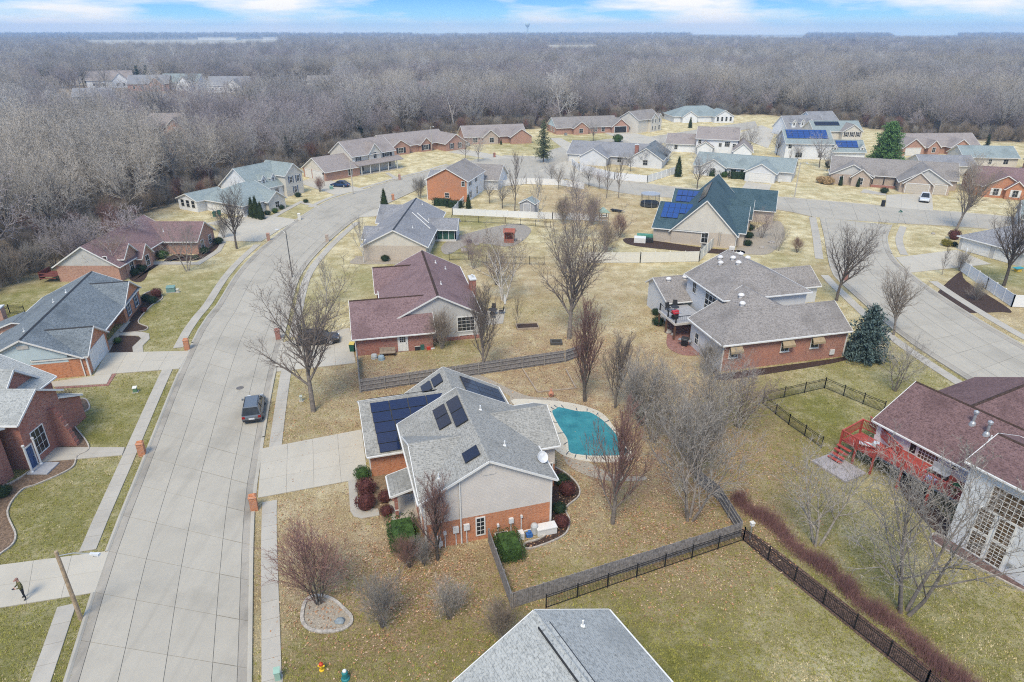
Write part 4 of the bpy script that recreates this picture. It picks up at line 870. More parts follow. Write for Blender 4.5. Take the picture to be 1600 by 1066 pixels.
# N: bright brick two-storey
h = simple('brick_house', 'two-storey house with a bright orange brick end wall above clipped hedges', (-18.72, 147.23), -14.5,
       [V('y', 0, 12.5, 0, 9.3, 4.7, 7.1, dict(a=BRICK_O, b=S_WHITE, A=S_WHITE, B=S_WHITE), RF_TAN), V('x', 5, 12.6, 13, 21, 2.6, 5.2, S_WHITE, RF_TAN), V('x', -3, 3, 8, 14, 2.6, 4.4, S_WHITE, RF_GREY)],
       [('y-', 0, 8.4, 3.9, .7, 1.0), ('y-', 0, 4.6, 1.2, .9, 1.0), ('x+', 9.3, 2.2, 3.9, .7, 1.3, 2, 2, dict(shut=SH_BLUE)), ('x+', 9.3, 6.5, 3.9, .7, 1.3, 2, 2, dict(shut=SH_BLUE)), ('x+', 9.3, 2.2, 1.2, .7, 1.3, 2, 2, dict(shut=SH_BLUE)), ('x+', 9.3, 7, 1.2, .9, 1.6)])
h.corner(0, 0, 4.5); h.corner(9.3, 0, 4.5)
simple('brick_house', 'red brick ranch with a stone-faced gable behind the street junction', (-15.5, 226), 15,
       [V('x', 0, 21, 0, 11, 2.5, 5.3, BRICK_P, RF_BROWN), V('y', -1.2, 6, 6, 11, 2.5, 4.6, STONE, RF_BROWN), V('y', -3, 6, 15, 22, 2.5, 4.8, BRICK_P, RF_BROWN)],
       [('y-', -1.2, 8.8, 1.3, 1.4, 1.5), ('y-', 0, 3.5, 1.3, 1.4, 1.4)])
simple('brick_house', 'tan-roofed brick ranch with an open dark garage, backing on the woods', (16.5, 247), 15,
       [V('x', 0, 24, 2, 13, 2.5, 5.4, BRICK_P, RF_TAN, S_BLUE), V('y', 0, 8, 6, 11.5, 2.5, 4.5, BRICK_P, RF_TAN), V('y', .6, 10, 21, 27.5, 2.5, 5.0, BRICK_P, RF_TAN)],
       [('y-', 0, 8.7, 1.3, 1.4, 1.4), ('y-', 2, 15, 1.3, 1.2, 1.4), ('y-', 2, 18, 1.3, 1.2, 1.4), ('x-', 0, 5, 1.4, 1.0, 1.4), ('x-', 0, 8, 1.4, 1.0, 1.4)], [('y-', .6, 24.2, 4.6, 2.2, DARK)])  # dark door panel stands in for the shaded inside of the open garage
simple('cream_house', 'two-storey cream house with twin front gables against the woods', (53, 259), 42,
       [V('y', 0, 9, -9, 0, 4.8, 7.4, S_CREAM, RF_TAN) if 0 else V('x', -9.5, 3.5, 0, 9, 4.8, 7.3, S_CREAM, RF_TAN), V('y', -1.4, 4, -8, -4.3, 4.8, 6.9, S_CREAM, RF_TAN) if 0 else V('y', -1.2, 4, -3.6, .2, 4.8, 6.6, S_CREAM, RF_TAN), V('y', -.8, 4, .6, 3.4, 4.8, 6.2, S_CREAM, RF_TAN)],
       [('y-', -1.2, -2.6, 3.8, .7, 1.3), ('y-', -1.2, -.9, 3.8, .7, 1.3), ('y-', -.8, 2, 3.8, .7, 1.3), ('y-', -1.2, -2.6, 1.3, .7, 1.4), ('y-', -1.2, -.9, 1.3, .7, 1.4), ('y-', -.8, 2, 1.3, .8, 1.6)])
simple('white_house', 'long white ranch with a pale blue-green roof and four tall windows, far back', (66, 284), 6,
       [V('x', 0, 22, 0, 13, 2.6, 5.8, S_WHITE, RF_PALE, ends='hh'), V('y', -3, 6, 16, 24, 2.6, 4.9, S_WHITE, RF_PALE), V('y', -2, 6, 3, 9, 2.6, 4.6, S_WHITE, RF_PALE)],
       [('y-', -3, 17.3, 1.5, .8, 1.6, 1, 2), ('y-', -3, 19.1, 1.5, .8, 1.6, 1, 2), ('y-', -3, 20.9, 1.5, .8, 1.6, 1, 2), ('y-', -3, 22.7, 1.5, .8, 1.6, 1, 2)])
simple('white_house', 'two-storey house with brown-pink roofs and an arched window in its white wall', (55.5, 207), -17,
       [V('x', 0, 12, 1, 12, 4.7, 7.4, S_WHITE, RF_BROWN), V('y', -6, 6, 11, 16, 2.6, 4.7, S_WHITE, RF_BROWN), V('x', -9, 1, 3, 13, 2.6, 4.9, S_WHITE, RF_BROWN), V('y', -1, 2, .5, 5, 2.6, 4.0, S_WHITE, RF_BROWN)],
       [('y-', 1, 9, 3.2, 1.4, 1.4, 3, 3), ('y-', 1, 7, 2.9, .8, 1.0, 2, 2), ('y-', 1, 11, 2.9, .8, 1.0, 2, 2), ('y-', 1, 1, 3.6, .8, 1.0), ('y-', 3, -6, 1.4, .9, 1.2)])
h = simple('grey_house', 'low dark-slate-roofed house with a red brick chimney, behind the white fence', (15.5, 193.5), -20,
       [V('x', 0, 22, 1, 13, 2.5, 5.2, M('grey_render', (.45, .45, .46), .8), RF_GREY), V('y', -2.5, 7, 4.5, 12, 2.5, 4.7, S_LGREY, RF_GREY), V('y', -1, 14, 18, 27, 2.5, 5.3, S_LGREY, RF_SLATE)],
       [('y-', -1, 22.5, 1.4, 1.2, 1.3), ('y-', 1, 15, 1.4, 1.2, 1.3)], [('y-', 1, 2.2, 3.2)])
h.chimney(19.5, 1.5, 1.0, .8, 5.6, BRICK_R)
h = simple('white_house', 'pale white ranch with a light green-grey roof and a white double garage door', (47.5, 176.5), -27,
       [V('x', 0, 24, 0, 10, 2.6, 5.0, S_LGREY, RF_PALE), V('y', -3.6, 5, 13.5, 20.5, 2.6, 4.6, S_LGREY, RF_PALE), V('y', -1, 5, 2, 8, 2.6, 4.4, S_LGREY, RF_PALE)],
       [('y-', 0, 10, 1.4, 1.2, 1.2), ('y-', 0, 12.4, 1.4, 1.2, 1.2), ('y-', -1, 5, 1.4, 1.2, 1.3)], [('y-', -3.6, 17, 4.9)])
h = House('white_house', 'two-storey white house with bright blue solar panels across its whole roof', (79.5, 199), -6)
h.vol('x', 0, 13, 0, 11, 4.6, 7.6, S_WHITE, RF_PALE); h.panels(0, [(.5, 5.3, 7, 1.65, 1.0), (.5, 4.4, 7, 1.65, 1.0), (.5, 3.5, 7, 1.65, 1.0), (.5, 2.6, 7, 1.65, 1.0)], SOL_B)
h.win('y-', 0, 1.2, 3.6, .9, 1.1); h.win('y-', 0, 4, 1.2, 1.8, 1.3, 3, 2); h.win('y-', 0, 10, 1.3, 1.0, 1.4)
h.vol('x', 13, 22, -1, 8, 2.6, 5.2, S_WHITE, RF_PALE); h.panels(0, [(14.4, 3.0, 4, 1.5, 1.0), (14.4, 2.1, 4, 1.5, 1.0), (14.4, 1.2, 4, 1.5, 1.0)], SOL_B)
for x_ in (13.7, 21.2): h.vol('y', -.4, 3, x_ - .6, x_ + .6, 3.6, 4.4, S_WHITE, RF_PALE, oe=.12, rk=.12, z0=2.4); h.win('y-', -.4, x_, 3.1, .5, .8)
simple('white_house', 'grey-roofed colonial with three white dormers, farthest right of the white ranch', (97, 244), 12,
       [V('x', 0, 15, 0, 9, 2.7, 6.6, S_WHITE, RF_GREY)] + [V('y', .3, 4, x_ - .7, x_ + .7, 4.8, 5.7, S_WHITE, RF_GREY, oe=.15, rk=.15, z0=3.0) for x_ in (2.5, 5.8, 9)] + [V('x', 12, 22, 3, 13, 4.6, 7.4, S_WHITE, RF_GREY)],
       [('y-', .3, x_, 4.2, .6, .9) for x_ in (2.5, 5.8, 9)] + [('y-', 0, x_, 1.4, .7, 1.4, 1, 2) for x_ in (2, 4, 6, 8)])
h = House('cream_house', 'two-storey cream house with three shuttered upper windows and a dark panel row', (104, 224.5), 0)
h.vol('x', -6, 9.5, 0, 9, 4.7, 7.2, S_CREAM, RF_PALE); h.panels(0, [(-5, 3.9, 5, 1.6, 1.0), (-5, 3.0, 5, 1.6, 1.0)], SOL_K); h.vol('y', -2, 4, 2.5, 8.8, 4.7, 6.8, S_CREAM, RF_TAN, oe=.3)
for x_ in (3.7, 5.6, 7.5): h.win('y-', -2, x_, 3.7, .7, 1.3, 2, 2, SH_DK)
h.win('y-', -2, 5.6, 1.2, 1.6, 1.4, 3, 2)
def exY(h):
    b = MB(); b.box(9.0, 14.2, -.6, 0, .0, .6); h.part('planter_wall', b, BRICK_R)
    for x_ in (9.2, 11.6, 14): b = MB(); b.box(x_ - .12, x_ + .12, -.4, -.16, 0, 2.5); h.part('porch_column', b, DARK)
    b = MB(); b.box(9, 14.2, 2.02, 2.06, .0, 2.5); h.part('porch_shade_panel', b, DARK)  # dark panel puts the shade of the porch recess into colour
simple('stone_house', 'long grey-roofed ranch with two stone gables, dark porch and pickup on its drive', (77.8, 164.2), -22,
       [V('x', 0, 27, 2, 12, 2.6, 5.6, STONE, RF_TAN), V('y', -.2, 6, 0, 9, 2.6, 5.0, STONE, RF_TAN, S_GREY), V('y', -1.2, 4, 4.6, 8.6, 2.5, 4.2, STONE, RF_TAN), V('y', -4.2, 6, 14.6, 24.6, 2.6, 5.7, STONE, RF_TAN, S_GREY), V('y', -4.8, 3, 15.4, 20.8, 2.6, 4.9, STONE, RF_TAN)],
       [('y-', -.2, 2.4, 1.3, .8, 1.3), ('y-', -1.2, 6.6, 1.3, .9, 1.5)], [('y-', -4.8, 18.1, 4.6, 2.15, GD_TAN), ('y-', -4.2, 22.8, 2.4, 2.15, GD_TAN)], exY)
simple('brick_house', 'brown-roofed brick ranch behind the tall green pine, in front of the woods', (116.5, 205), 4,
       [V('x', 0, 26, 2, 12, 2.5, 5.4, BRICK_P, RF_BROWN), V('y', -1, 8, 0, 6.5, 2.5, 5.0, BRICK_P, RF_BROWN), V('y', .5, 8, 9, 12.5, 2.5, 4.2, BRICK_P, RF_BROWN), V('y', -.5, 8, 15.5, 21.5, 2.5, 4.6, BRICK_P, RF_BROWN)],
       [('y-', .5, 10.7, 1.4, 1.0, 1.4), ('y-', -.5, 18.5, 1.4, 1.2, 1.4)], [('y-', -1, 3.2, 4.6, 2.15, WHITE)])
simple('cream_house', 'small grey-roofed cream house with a white door, between the stone ranch and brick house', (106.5, 176), -8,
       [V('x', 0, 13, 0, 9, 2.6, 4.4, S_CREAM, RF_GREY)], [('y-', 0, 2.5, 1.4, .8, 1.2), ('y-', 0, 8, 1.4, .7, 1.0)], (), lambda h: h.door('y-', 0, 5))
simple('cream_house', 'plain two-level cream house with a long grey roof, right of the small cream house', (123.5, 186), -6,
       [V('x', 0, 14, 0, 9, 2.9, 5.2, S_CREAM, RF_PALE)], [('y-', 0, 2, 1.6, .8, 1.2), ('y-', 0, 7, 1.6, .8, 1.2), ('y-', 0, 11, 1.6, 1.2, 1.2)])
simple('brick_house', 'orange brick house with two white-shuttered windows at the right frame edge', (104.5, 150.5), -20,
       [V('x', 0, 20, 2, 12, 2.6, 5.7, BRICK_O, RF_BURG), V('y', 0, 8, 1.5, 9.5, 2.6, 5.0, BRICK_O, RF_BURG), V('y', -.9, 4, 5.7, 9.3, 2.5, 4.1, BRICK_O, RF_BURG)],
       [('y-', 0, 4, 1.3, 1.0, 1.4, 2, 2, dict(shut=WHITE)), ('y-', -.9, 7.5, 1.3, 1.0, 1.4, 2, 2, dict(shut=WHITE))])
h = simple('white_house', 'grey-brown-roofed house with two white garage doors beside the white vinyl fence', (76.5, 110.3), -66,
       [V('y', 0, 16, 0, 10.2, 2.5, 5.0, S_GREY, RF_GREY, ends='hg', inset=4.5)], (), [('y-', 0, 2.9, 4.4), ('y-', 0, 7.5, 2.7)])
simple('grey_house', 'pale teal roof corner behind the right-hand grey garage house', (95, 122), -30, [V('x', 0, 14, 0, 9, 2.5, 4.8, S_GREY, RF_PALE)])
simple('cream_house', 'cream brick house corner at the far right frame edge, above the orange brick house', (136, 176), -20, [V('x', 0, 10, 0, 9, 2.6, 5, BRICK_P, RF_BURG)], [('y-', 0, 2, 1.4, .9, 1.2)])
# far houses among the woods
FARS = [('tan-roofed far house with a pale gable, leftmost above the woods', (-312, 486), 20, S_CREAM, RF_BROWN, 1.2), ('far house with a white chimney gable among grey trees', (-276, 462), 25, S_WHITE, RF_BROWN, 1.35),
        ('brick-fronted grey-roofed far house left of three dark evergreens', (-238, 440), 10, BRICK_P, RF_GREY, 1.2), ('far white-columned house with a blue-grey roof', (-222, 448), -5, S_WHITE, RF_PALE, 1.25),
        ('far long house with three dormers in the woods clearing', (-184, 428), 0, S_WHITE, RF_GREY, 1.2), ('far pale house half hidden by white-barked trees', (-228, 366), 15, S_CREAM, RF_GREY, .9),
        ('big hipped brown roof rising out of the near woods', (-131, 238), 8, BRICK_P, RF_BROWN, 1.05), ('far cream house glimpsed left of the wooded middle', (-141, 490), 0, S_CREAM, RF_TAN, .8),
        ('far white house glimpsed over the right-hand woods', (214, 442), 0, S_WHITE, RF_TAN, .7), ('far red-roofed house with a white gable in the wooded middle', (-56, 430), 30, S_WHITE, RF_BURG, .8), ('far pale house low in the wooded middle', (-100, 458), 0, S_CREAM, RF_GREY, .75)]
for i, (lab, p, a, wl, rf, k) in enumerate(FARS):
    hip = i == 6
    simple('far_house', lab, p, a, [V('x', 0, 20 * k, 0, 11 * k, 3.6 * k, 7.5 * k, wl, rf, ends='hh' if hip else 'gg'), V('y', -3 * k, 5, 11 * k, 18 * k, 3.4 * k, 6.6 * k, wl, rf, oe=.3)],
           [('y-', -3 * k, 13.2 * k, 2, 1.2, 1.5), ('y-', -3 * k, 16 * k, 2, 1.2, 1.5), ('y-', 0, 3 * k, 2, 1.2, 1.5), ('y-', 0, 7 * k, 2, 1.2, 1.5)])
    if i == 3:
        for j in range(4): b = MB(); b.box(11.6 * k + j * 2.0, 12 * k + j * 2.0, -5 * k, -4.6 * k, 0, 5.5); b.build('porch_column', WHITE, bpy.data.objects[[o.name for o in scn.objects if o.name.startswith('far_house')][-1]])
# ------------------------------------------------------------------ fences
def plank_fence(label, pts, hgt=1.35, rail_side=1, cat='fence', post_out=True):
    line = [Vector((p[0], p[1], 0)) for p in pts]; root = thing('wooden_fence', label, cat, line[0])
    o = line[0]; pk = MB()
    for p, q in zip(line, line[1:]):
        L = (q - p).length; d = (q - p).normalized(); s = Vector((d.y, -d.x, 0)) * rail_side
        for k in range(int(L / .15)):
            c = p - o + d * (k * .15 + .075); h = hgt + rnd.uniform(-.02, .02); a, t = d * .068, s * .012
            pk.hexa([c - a - t + Vector((0, 0, .03)), c + a - t + Vector((0, 0, .03)), c + a + t + Vector((0, 0, .03)), c - a + t + Vector((0, 0, .03)), c - a - t + Vector((0, 0, h)), c + a - t + Vector((0, 0, h)), c + a + t + Vector((0, 0, h)), c - a + t + Vector((0, 0, h))])
        n = max(1, round(L / 2.44))
        for k in range(n + 1):
            c = p - o + (q - p) * (k / n) + s * .07; b = MB(); b.box(c.x - .05, c.x + .05, c.y - .05, c.y + .05, 0, hgt - .05); b.build('post', FENCERAIL, root)
            if k < n:
                e = p - o + (q - p) * ((k + 1) / n) + s * .07
                for z in (.3, hgt * .55, hgt - .22): b = MB(); b.bar(c + Vector((0, 0, z)), e + Vector((0, 0, z)), .05, .09); b.build('rail', FENCERAIL, root)
    pk.build('pickets', FENCEWOOD, root, kind='stuff'); return root
def iron_fence(label, pts, hgt=1.2, span=2.4, gap=.115, r=.011):
    line = [Vector((p[0], p[1], 0)) for p in pts]; root = thing('iron_fence', label, 'fence', line[0]); o = line[0]; pk = MB()
    for p, q in zip(line, line[1:]):
        L = (q - p).length; n = max(1, round(L / span))
        for k in range(n + 1):
            c = p - o + (q - p) * (k / n); b = MB(); b.box(c.x - .035, c.x + .035, c.y - .035, c.y + .035, 0, hgt + .08); b.box(c.x - .045, c.x + .045, c.y - .045, c.y + .045, hgt + .082, hgt + .11); b.build('post', BLACK, root)
            if k < n:
                e = p - o + (q - p) * ((k + 1) / n)
                for z in (.12, hgt - .2, hgt - .03): b = MB(); b.bar(c + Vector((0, 0, z)), e + Vector((0, 0, z)), .03, .035); b.build('rail', BLACK, root)
        for k in range(int(L / gap)): c = p - o + (q - p) * ((k + .5) * gap / L); pk.cone(c + Vector((0, 0, .05)), c + Vector((0, 0, hgt - .01)), r, r, 4)
    pk.build('pickets', BLACK, root, kind='stuff'); return root
def vinyl_fence(label, pts, hgt=1.7, mat=VINYL, span=2.4):
    line = [Vector((p[0], p[1], 0)) for p in pts]; root = thing('vinyl_fence', label, 'fence', line[0]); o = line[0]
    for p, q in zip(line, line[1:]):
        L = (q - p).length; n = max(1, round(L / span)); d = (q - p).normalized()
        for k in range(n + 1):
            c = p - o + (q - p) * (k / n); b = MB(); b.box(c.x - .065, c.x + .065, c.y - .065, c.y + .065, 0, hgt + .06); b.hexa([(c.x + i * .08, c.y + j * .08, hgt + .062) for i, j in ((-1, -1), (1, -1), (1, 1), (-1, 1))] + [(c.x + i * .01, c.y + j * .01, hgt + .15) for i, j in ((-1, -1), (1, -1), (1, 1), (-1, 1))]); b.build('post', mat, root)
            if k < n:
                e = p - o + (q - p) * ((k + 1) / n); b = MB(); b.bar(c + Vector((0, 0, hgt / 2)), e + Vector((0, 0, hgt / 2)), .03, hgt - .25); b.build('panel', mat, root)
                for z in (.12, hgt - .06): b = MB(); b.bar(c + Vector((0, 0, z)), e + Vector((0, 0, z)), .05, .13); b.build('rail', mat, root)
    return root
plank_fence('weathered grey plank fence round the leafy side yard, running from the solar house', ats([(763, 848), (799, 951), (1157, 838), (1122, 782), (1085, 752)]), 1.35, -1)
plank_fence('weathered grey plank fence with pale rails, between the burgundy roof and the solar house', ats([(560, 563), (564, 613), (883, 566), (905, 558)]), 1.5, 1)
iron_fence('black iron picket fence along the near lawn, backed by reddish brush', ats([(853, 951), (1161, 845), (1445, 1072), (1500, 1120)]), 1.15, 2.3)
iron_fence('black iron fence around the small green pen by the brick-walled house', ats([(1192, 629), (1288, 607), (1380, 645)]), 1.2)
iron_fence('black iron fence on the near side of the small green pen', ats([(1192, 632), (1232, 664), (1283, 700)]), 1.1)
vinyl_fence('white vinyl fence below the bright brick end wall, round the play yard', ats([(724, 317), (707, 336), (863, 343), (948, 346)]), 1.35)
vinyl_fence('white vinyl fence with a bend along the street, under the dark slate roof', ats([(893, 258), (905, 268), (960, 281), (1011, 286), (1054, 272)]), 1.8)
vinyl_fence('cream vinyl fence below the teal-roofed house', ats([(912, 411), (1000, 411), (1092, 409), (1120, 380)]), 1.75, CREAMV)
vinyl_fence('white vinyl fence round the yard beside the two white garage doors', ats([(1507, 405), (1499, 423), (1540, 452), (1580, 480), (1640, 482)]), 1.75)
vinyl_fence('white vinyl fence behind the junction trees, left of the slate roof', ats([(700, 300), (780, 292), (822, 288), (875, 290), (912, 296)]), 1.5)
iron_fence('thin black fence behind the grey sunroom', ats([(706, 346), (790, 350), (860, 356)]), 1.2, 2.6, .2)
iron_fence('short black fence corner above the burgundy roof', ats([(702, 407), (732, 406), (760, 412), (850, 414)]), 1.3, 2.6, .2)
iron_fence('dark picket fence at the left edge below the woods', ats([(-20, 520), (16, 490), (40, 492)]), 1.2, 2.4, .15)

# ------------------------------------------------------------------ trees: tapered trunk, limbs, and every twig a tapered spike
def bark(name, col, var=.3): return M(name, col, .95, var, 4, kind='Object', per_object=.22)
BK_GREY = bark('grey_bark', (.22, .19, .165)); BK_DARK = bark('dark_bark', (.11, .093, .08)); BK_TAN = bark('tan_bark', (.30, .265, .225)); BK_WHITE = bark('white_bark', (.50, .47, .43), .25)
TW_GREY = bark('grey_twigs', (.16, .13, .112)); TW_PURP = bark('purple_twigs', (.26, .195, .185)); TW_RED = bark('red_brown_twigs', (.22, .125, .105)); TW_TAN = bark('tan_twigs', (.25, .20, .155)); TW_PALE = bark('pale_twigs', (.30, .27, .235))
class Tree:
    """grows one bare tree, height h, crown half-width w_, by repeated forking"""
    def __init__(s, seed, h, w_, stems=1, clear=.22, fork=(7, 6, 5, 5), up=.35, spread=1.0, r0=None, twig=.011, seg=3, lens=(.62, .5, .46, .42), lean=0.0, decur=False):
        s.k = random.Random(seed); s.trunk, s.crown = MB(), MB(); s.fork, s.up, s.twig, s.seg, s.lens, s.spread, s.decur = fork, up, twig, seg, lens, spread, decur
        r0 = r0 or h * .02; s.h, s.w = h, w_
        for i in range(stems):
            a = 2 * math.pi * i / stems + s.k.uniform(-.4, .4); t = 0 if stems == 1 else s.k.uniform(.16, .42) * spread
            d = Vector((math.cos(a) * t + lean, math.sin(a) * t, 1)).normalized()
            p = Vector((0, 0, -.15)) if stems == 1 else Vector((math.cos(a) * r0, math.sin(a) * r0, -.15))
            s.limb(p, d, h * (.5 if decur else .8) * s.k.uniform(.85, 1.05), r0 / (stems ** .4), 0, clear)
    def limb(s, p, d, L, r, lv, clear=.1):
        k = s.k; last = lv == len(s.fork)
        if last:
            s.crown.cone(p, p + d * L, r, 0, 3); return
        n = 5 if lv == 0 else (3 if lv == 1 else 2); mb = s.trunk if lv <= 1 else s.crown; sides = (7, 5, 4, 3)[min(lv, 3)]
        pts = [(p, r, d)]; q, dd = p, d
        for i in range(n):
            wig = .055 + .03 * lv; dd = (dd + Vector((k.gauss(0, wig), k.gauss(0, wig), k.gauss(0, wig) + s.up * .12)) ).normalized()
            q2 = q + dd * L / n; rr = r * (1 - (.55 if s.decur and lv == 0 else .82) * (i + 1) / n) if i < n - 1 or (s.decur and lv == 0) else r * .12
            mb.cone(q, q2, pts[-1][1] * (1.55 if lv == 0 and i == 0 and False else 1), rr, sides); q = q2; pts.append((q, rr, dd))
        c = s.fork[lv]; a0 = k.uniform(0, 6.28)
        for j in range(c):
            t = clear + (1 - clear) * ((j + k.uniform(.1, .9)) / c) ** .85; t = min(.98, t); i = min(int(t * n), n - 1); f = t * n - i
            pp = pts[i][0].lerp(pts[i + 1][0], f); rr = pts[i][1] + (pts[i + 1][1] - pts[i][1]) * f; dd = pts[i + 1][2]
            a = a0 + j * 2.4 + k.uniform(-.3, .3); e = dd.orthogonal().normalized(); g = dd.cross(e)
            side = e * math.cos(a) + g * math.sin(a)
            op = (1.2 - .75 * t) * k.uniform(.85, 1.15) * s.spread if lv == 0 else k.uniform(.5, .95) * s.spread
            nd = (dd * math.cos(op) + side * math.sin(op) + Vector((0, 0, s.up * (.5 if lv < 2 else .25)))).normalized()
            l2 = L * s.lens[min(lv, len(s.lens) - 1)] * k.uniform(.75, 1.2) * (1.15 - .5 * t if lv == 0 else 1.1 - .4 * t)
            if s.decur and lv == 0: l2 = s.h * .56 * k.uniform(.82, 1.1) * (.8 + .2 * t)
            r2 = min(rr * .7, r * .5) if lv + 1 < len(s.fork) else s.twig
            s.limb(pp, nd, l2, max(r2, s.twig * 1.1), lv + 1)
    def meshes(s, bk, tw): return s.trunk.mesh('trunk', bk, True), s.crown.mesh('crown', tw)
def plant_tree(me, label, p, rz=0, sc=1.0, name='bare_tree', cat='tree', group=None):
    t = thing(name, label, cat, (p[0], p[1], 0), rz, group, sc)
    obj('trunk', me[0], t); obj('crown', me[1], t); return t
T_BIG = [Tree(s, 13, 5, fork=(14, 13, 7, 5), clear=.42, up=.42, spread=.95, twig=.012, lens=(.6, .36, .42, .42), decur=True).meshes(b, t) for s, b, t in ((1, BK_GREY, TW_GREY), (2, BK_DARK, TW_GREY), (3, BK_GREY, TW_TAN))]
T_VASE = [Tree(s, 9, 2, fork=(18, 10, 6, 5), clear=.12, up=.85, spread=.62, twig=.011, lens=(.62, .46, .46, .44)).meshes(b, t) for s, b, t in ((11, BK_DARK, TW_RED), (12, BK_GREY, TW_RED), (13, BK_GREY, TW_GREY))]
T_MULTI = [Tree(s, 9, 4, stems=st, fork=(9, 6, 5, 4), clear=.2, up=.38, spread=.95, twig=.012).meshes(b, t) for s, st, b, t in ((21, 4, BK_GREY, TW_PALE), (22, 3, BK_WHITE, TW_TAN), (23, 5, BK_GREY, TW_PURP), (24, 3, BK_TAN, TW_PALE))]
T_BUSH = [Tree(s, 4, 2, stems=st, fork=(8, 7, 6), clear=.08, up=.4, spread=.75, r0=.07, twig=.008, lens=(.66, .55, .5)).meshes(b, t) for s, st, b, t in ((31, 9, BK_DARK, TW_RED), (32, 9, BK_GREY, TW_PALE), (33, 11, BK_TAN, TW_TAN))]
T_THIN = [Tree(s, 8, 1.5, fork=(12, 6, 6), clear=.2, up=.6, spread=.6, r0=.09, twig=.015).meshes(b, t) for s, b, t in ((41, BK_GREY, TW_GREY), (42, BK_WHITE, TW_PALE))]
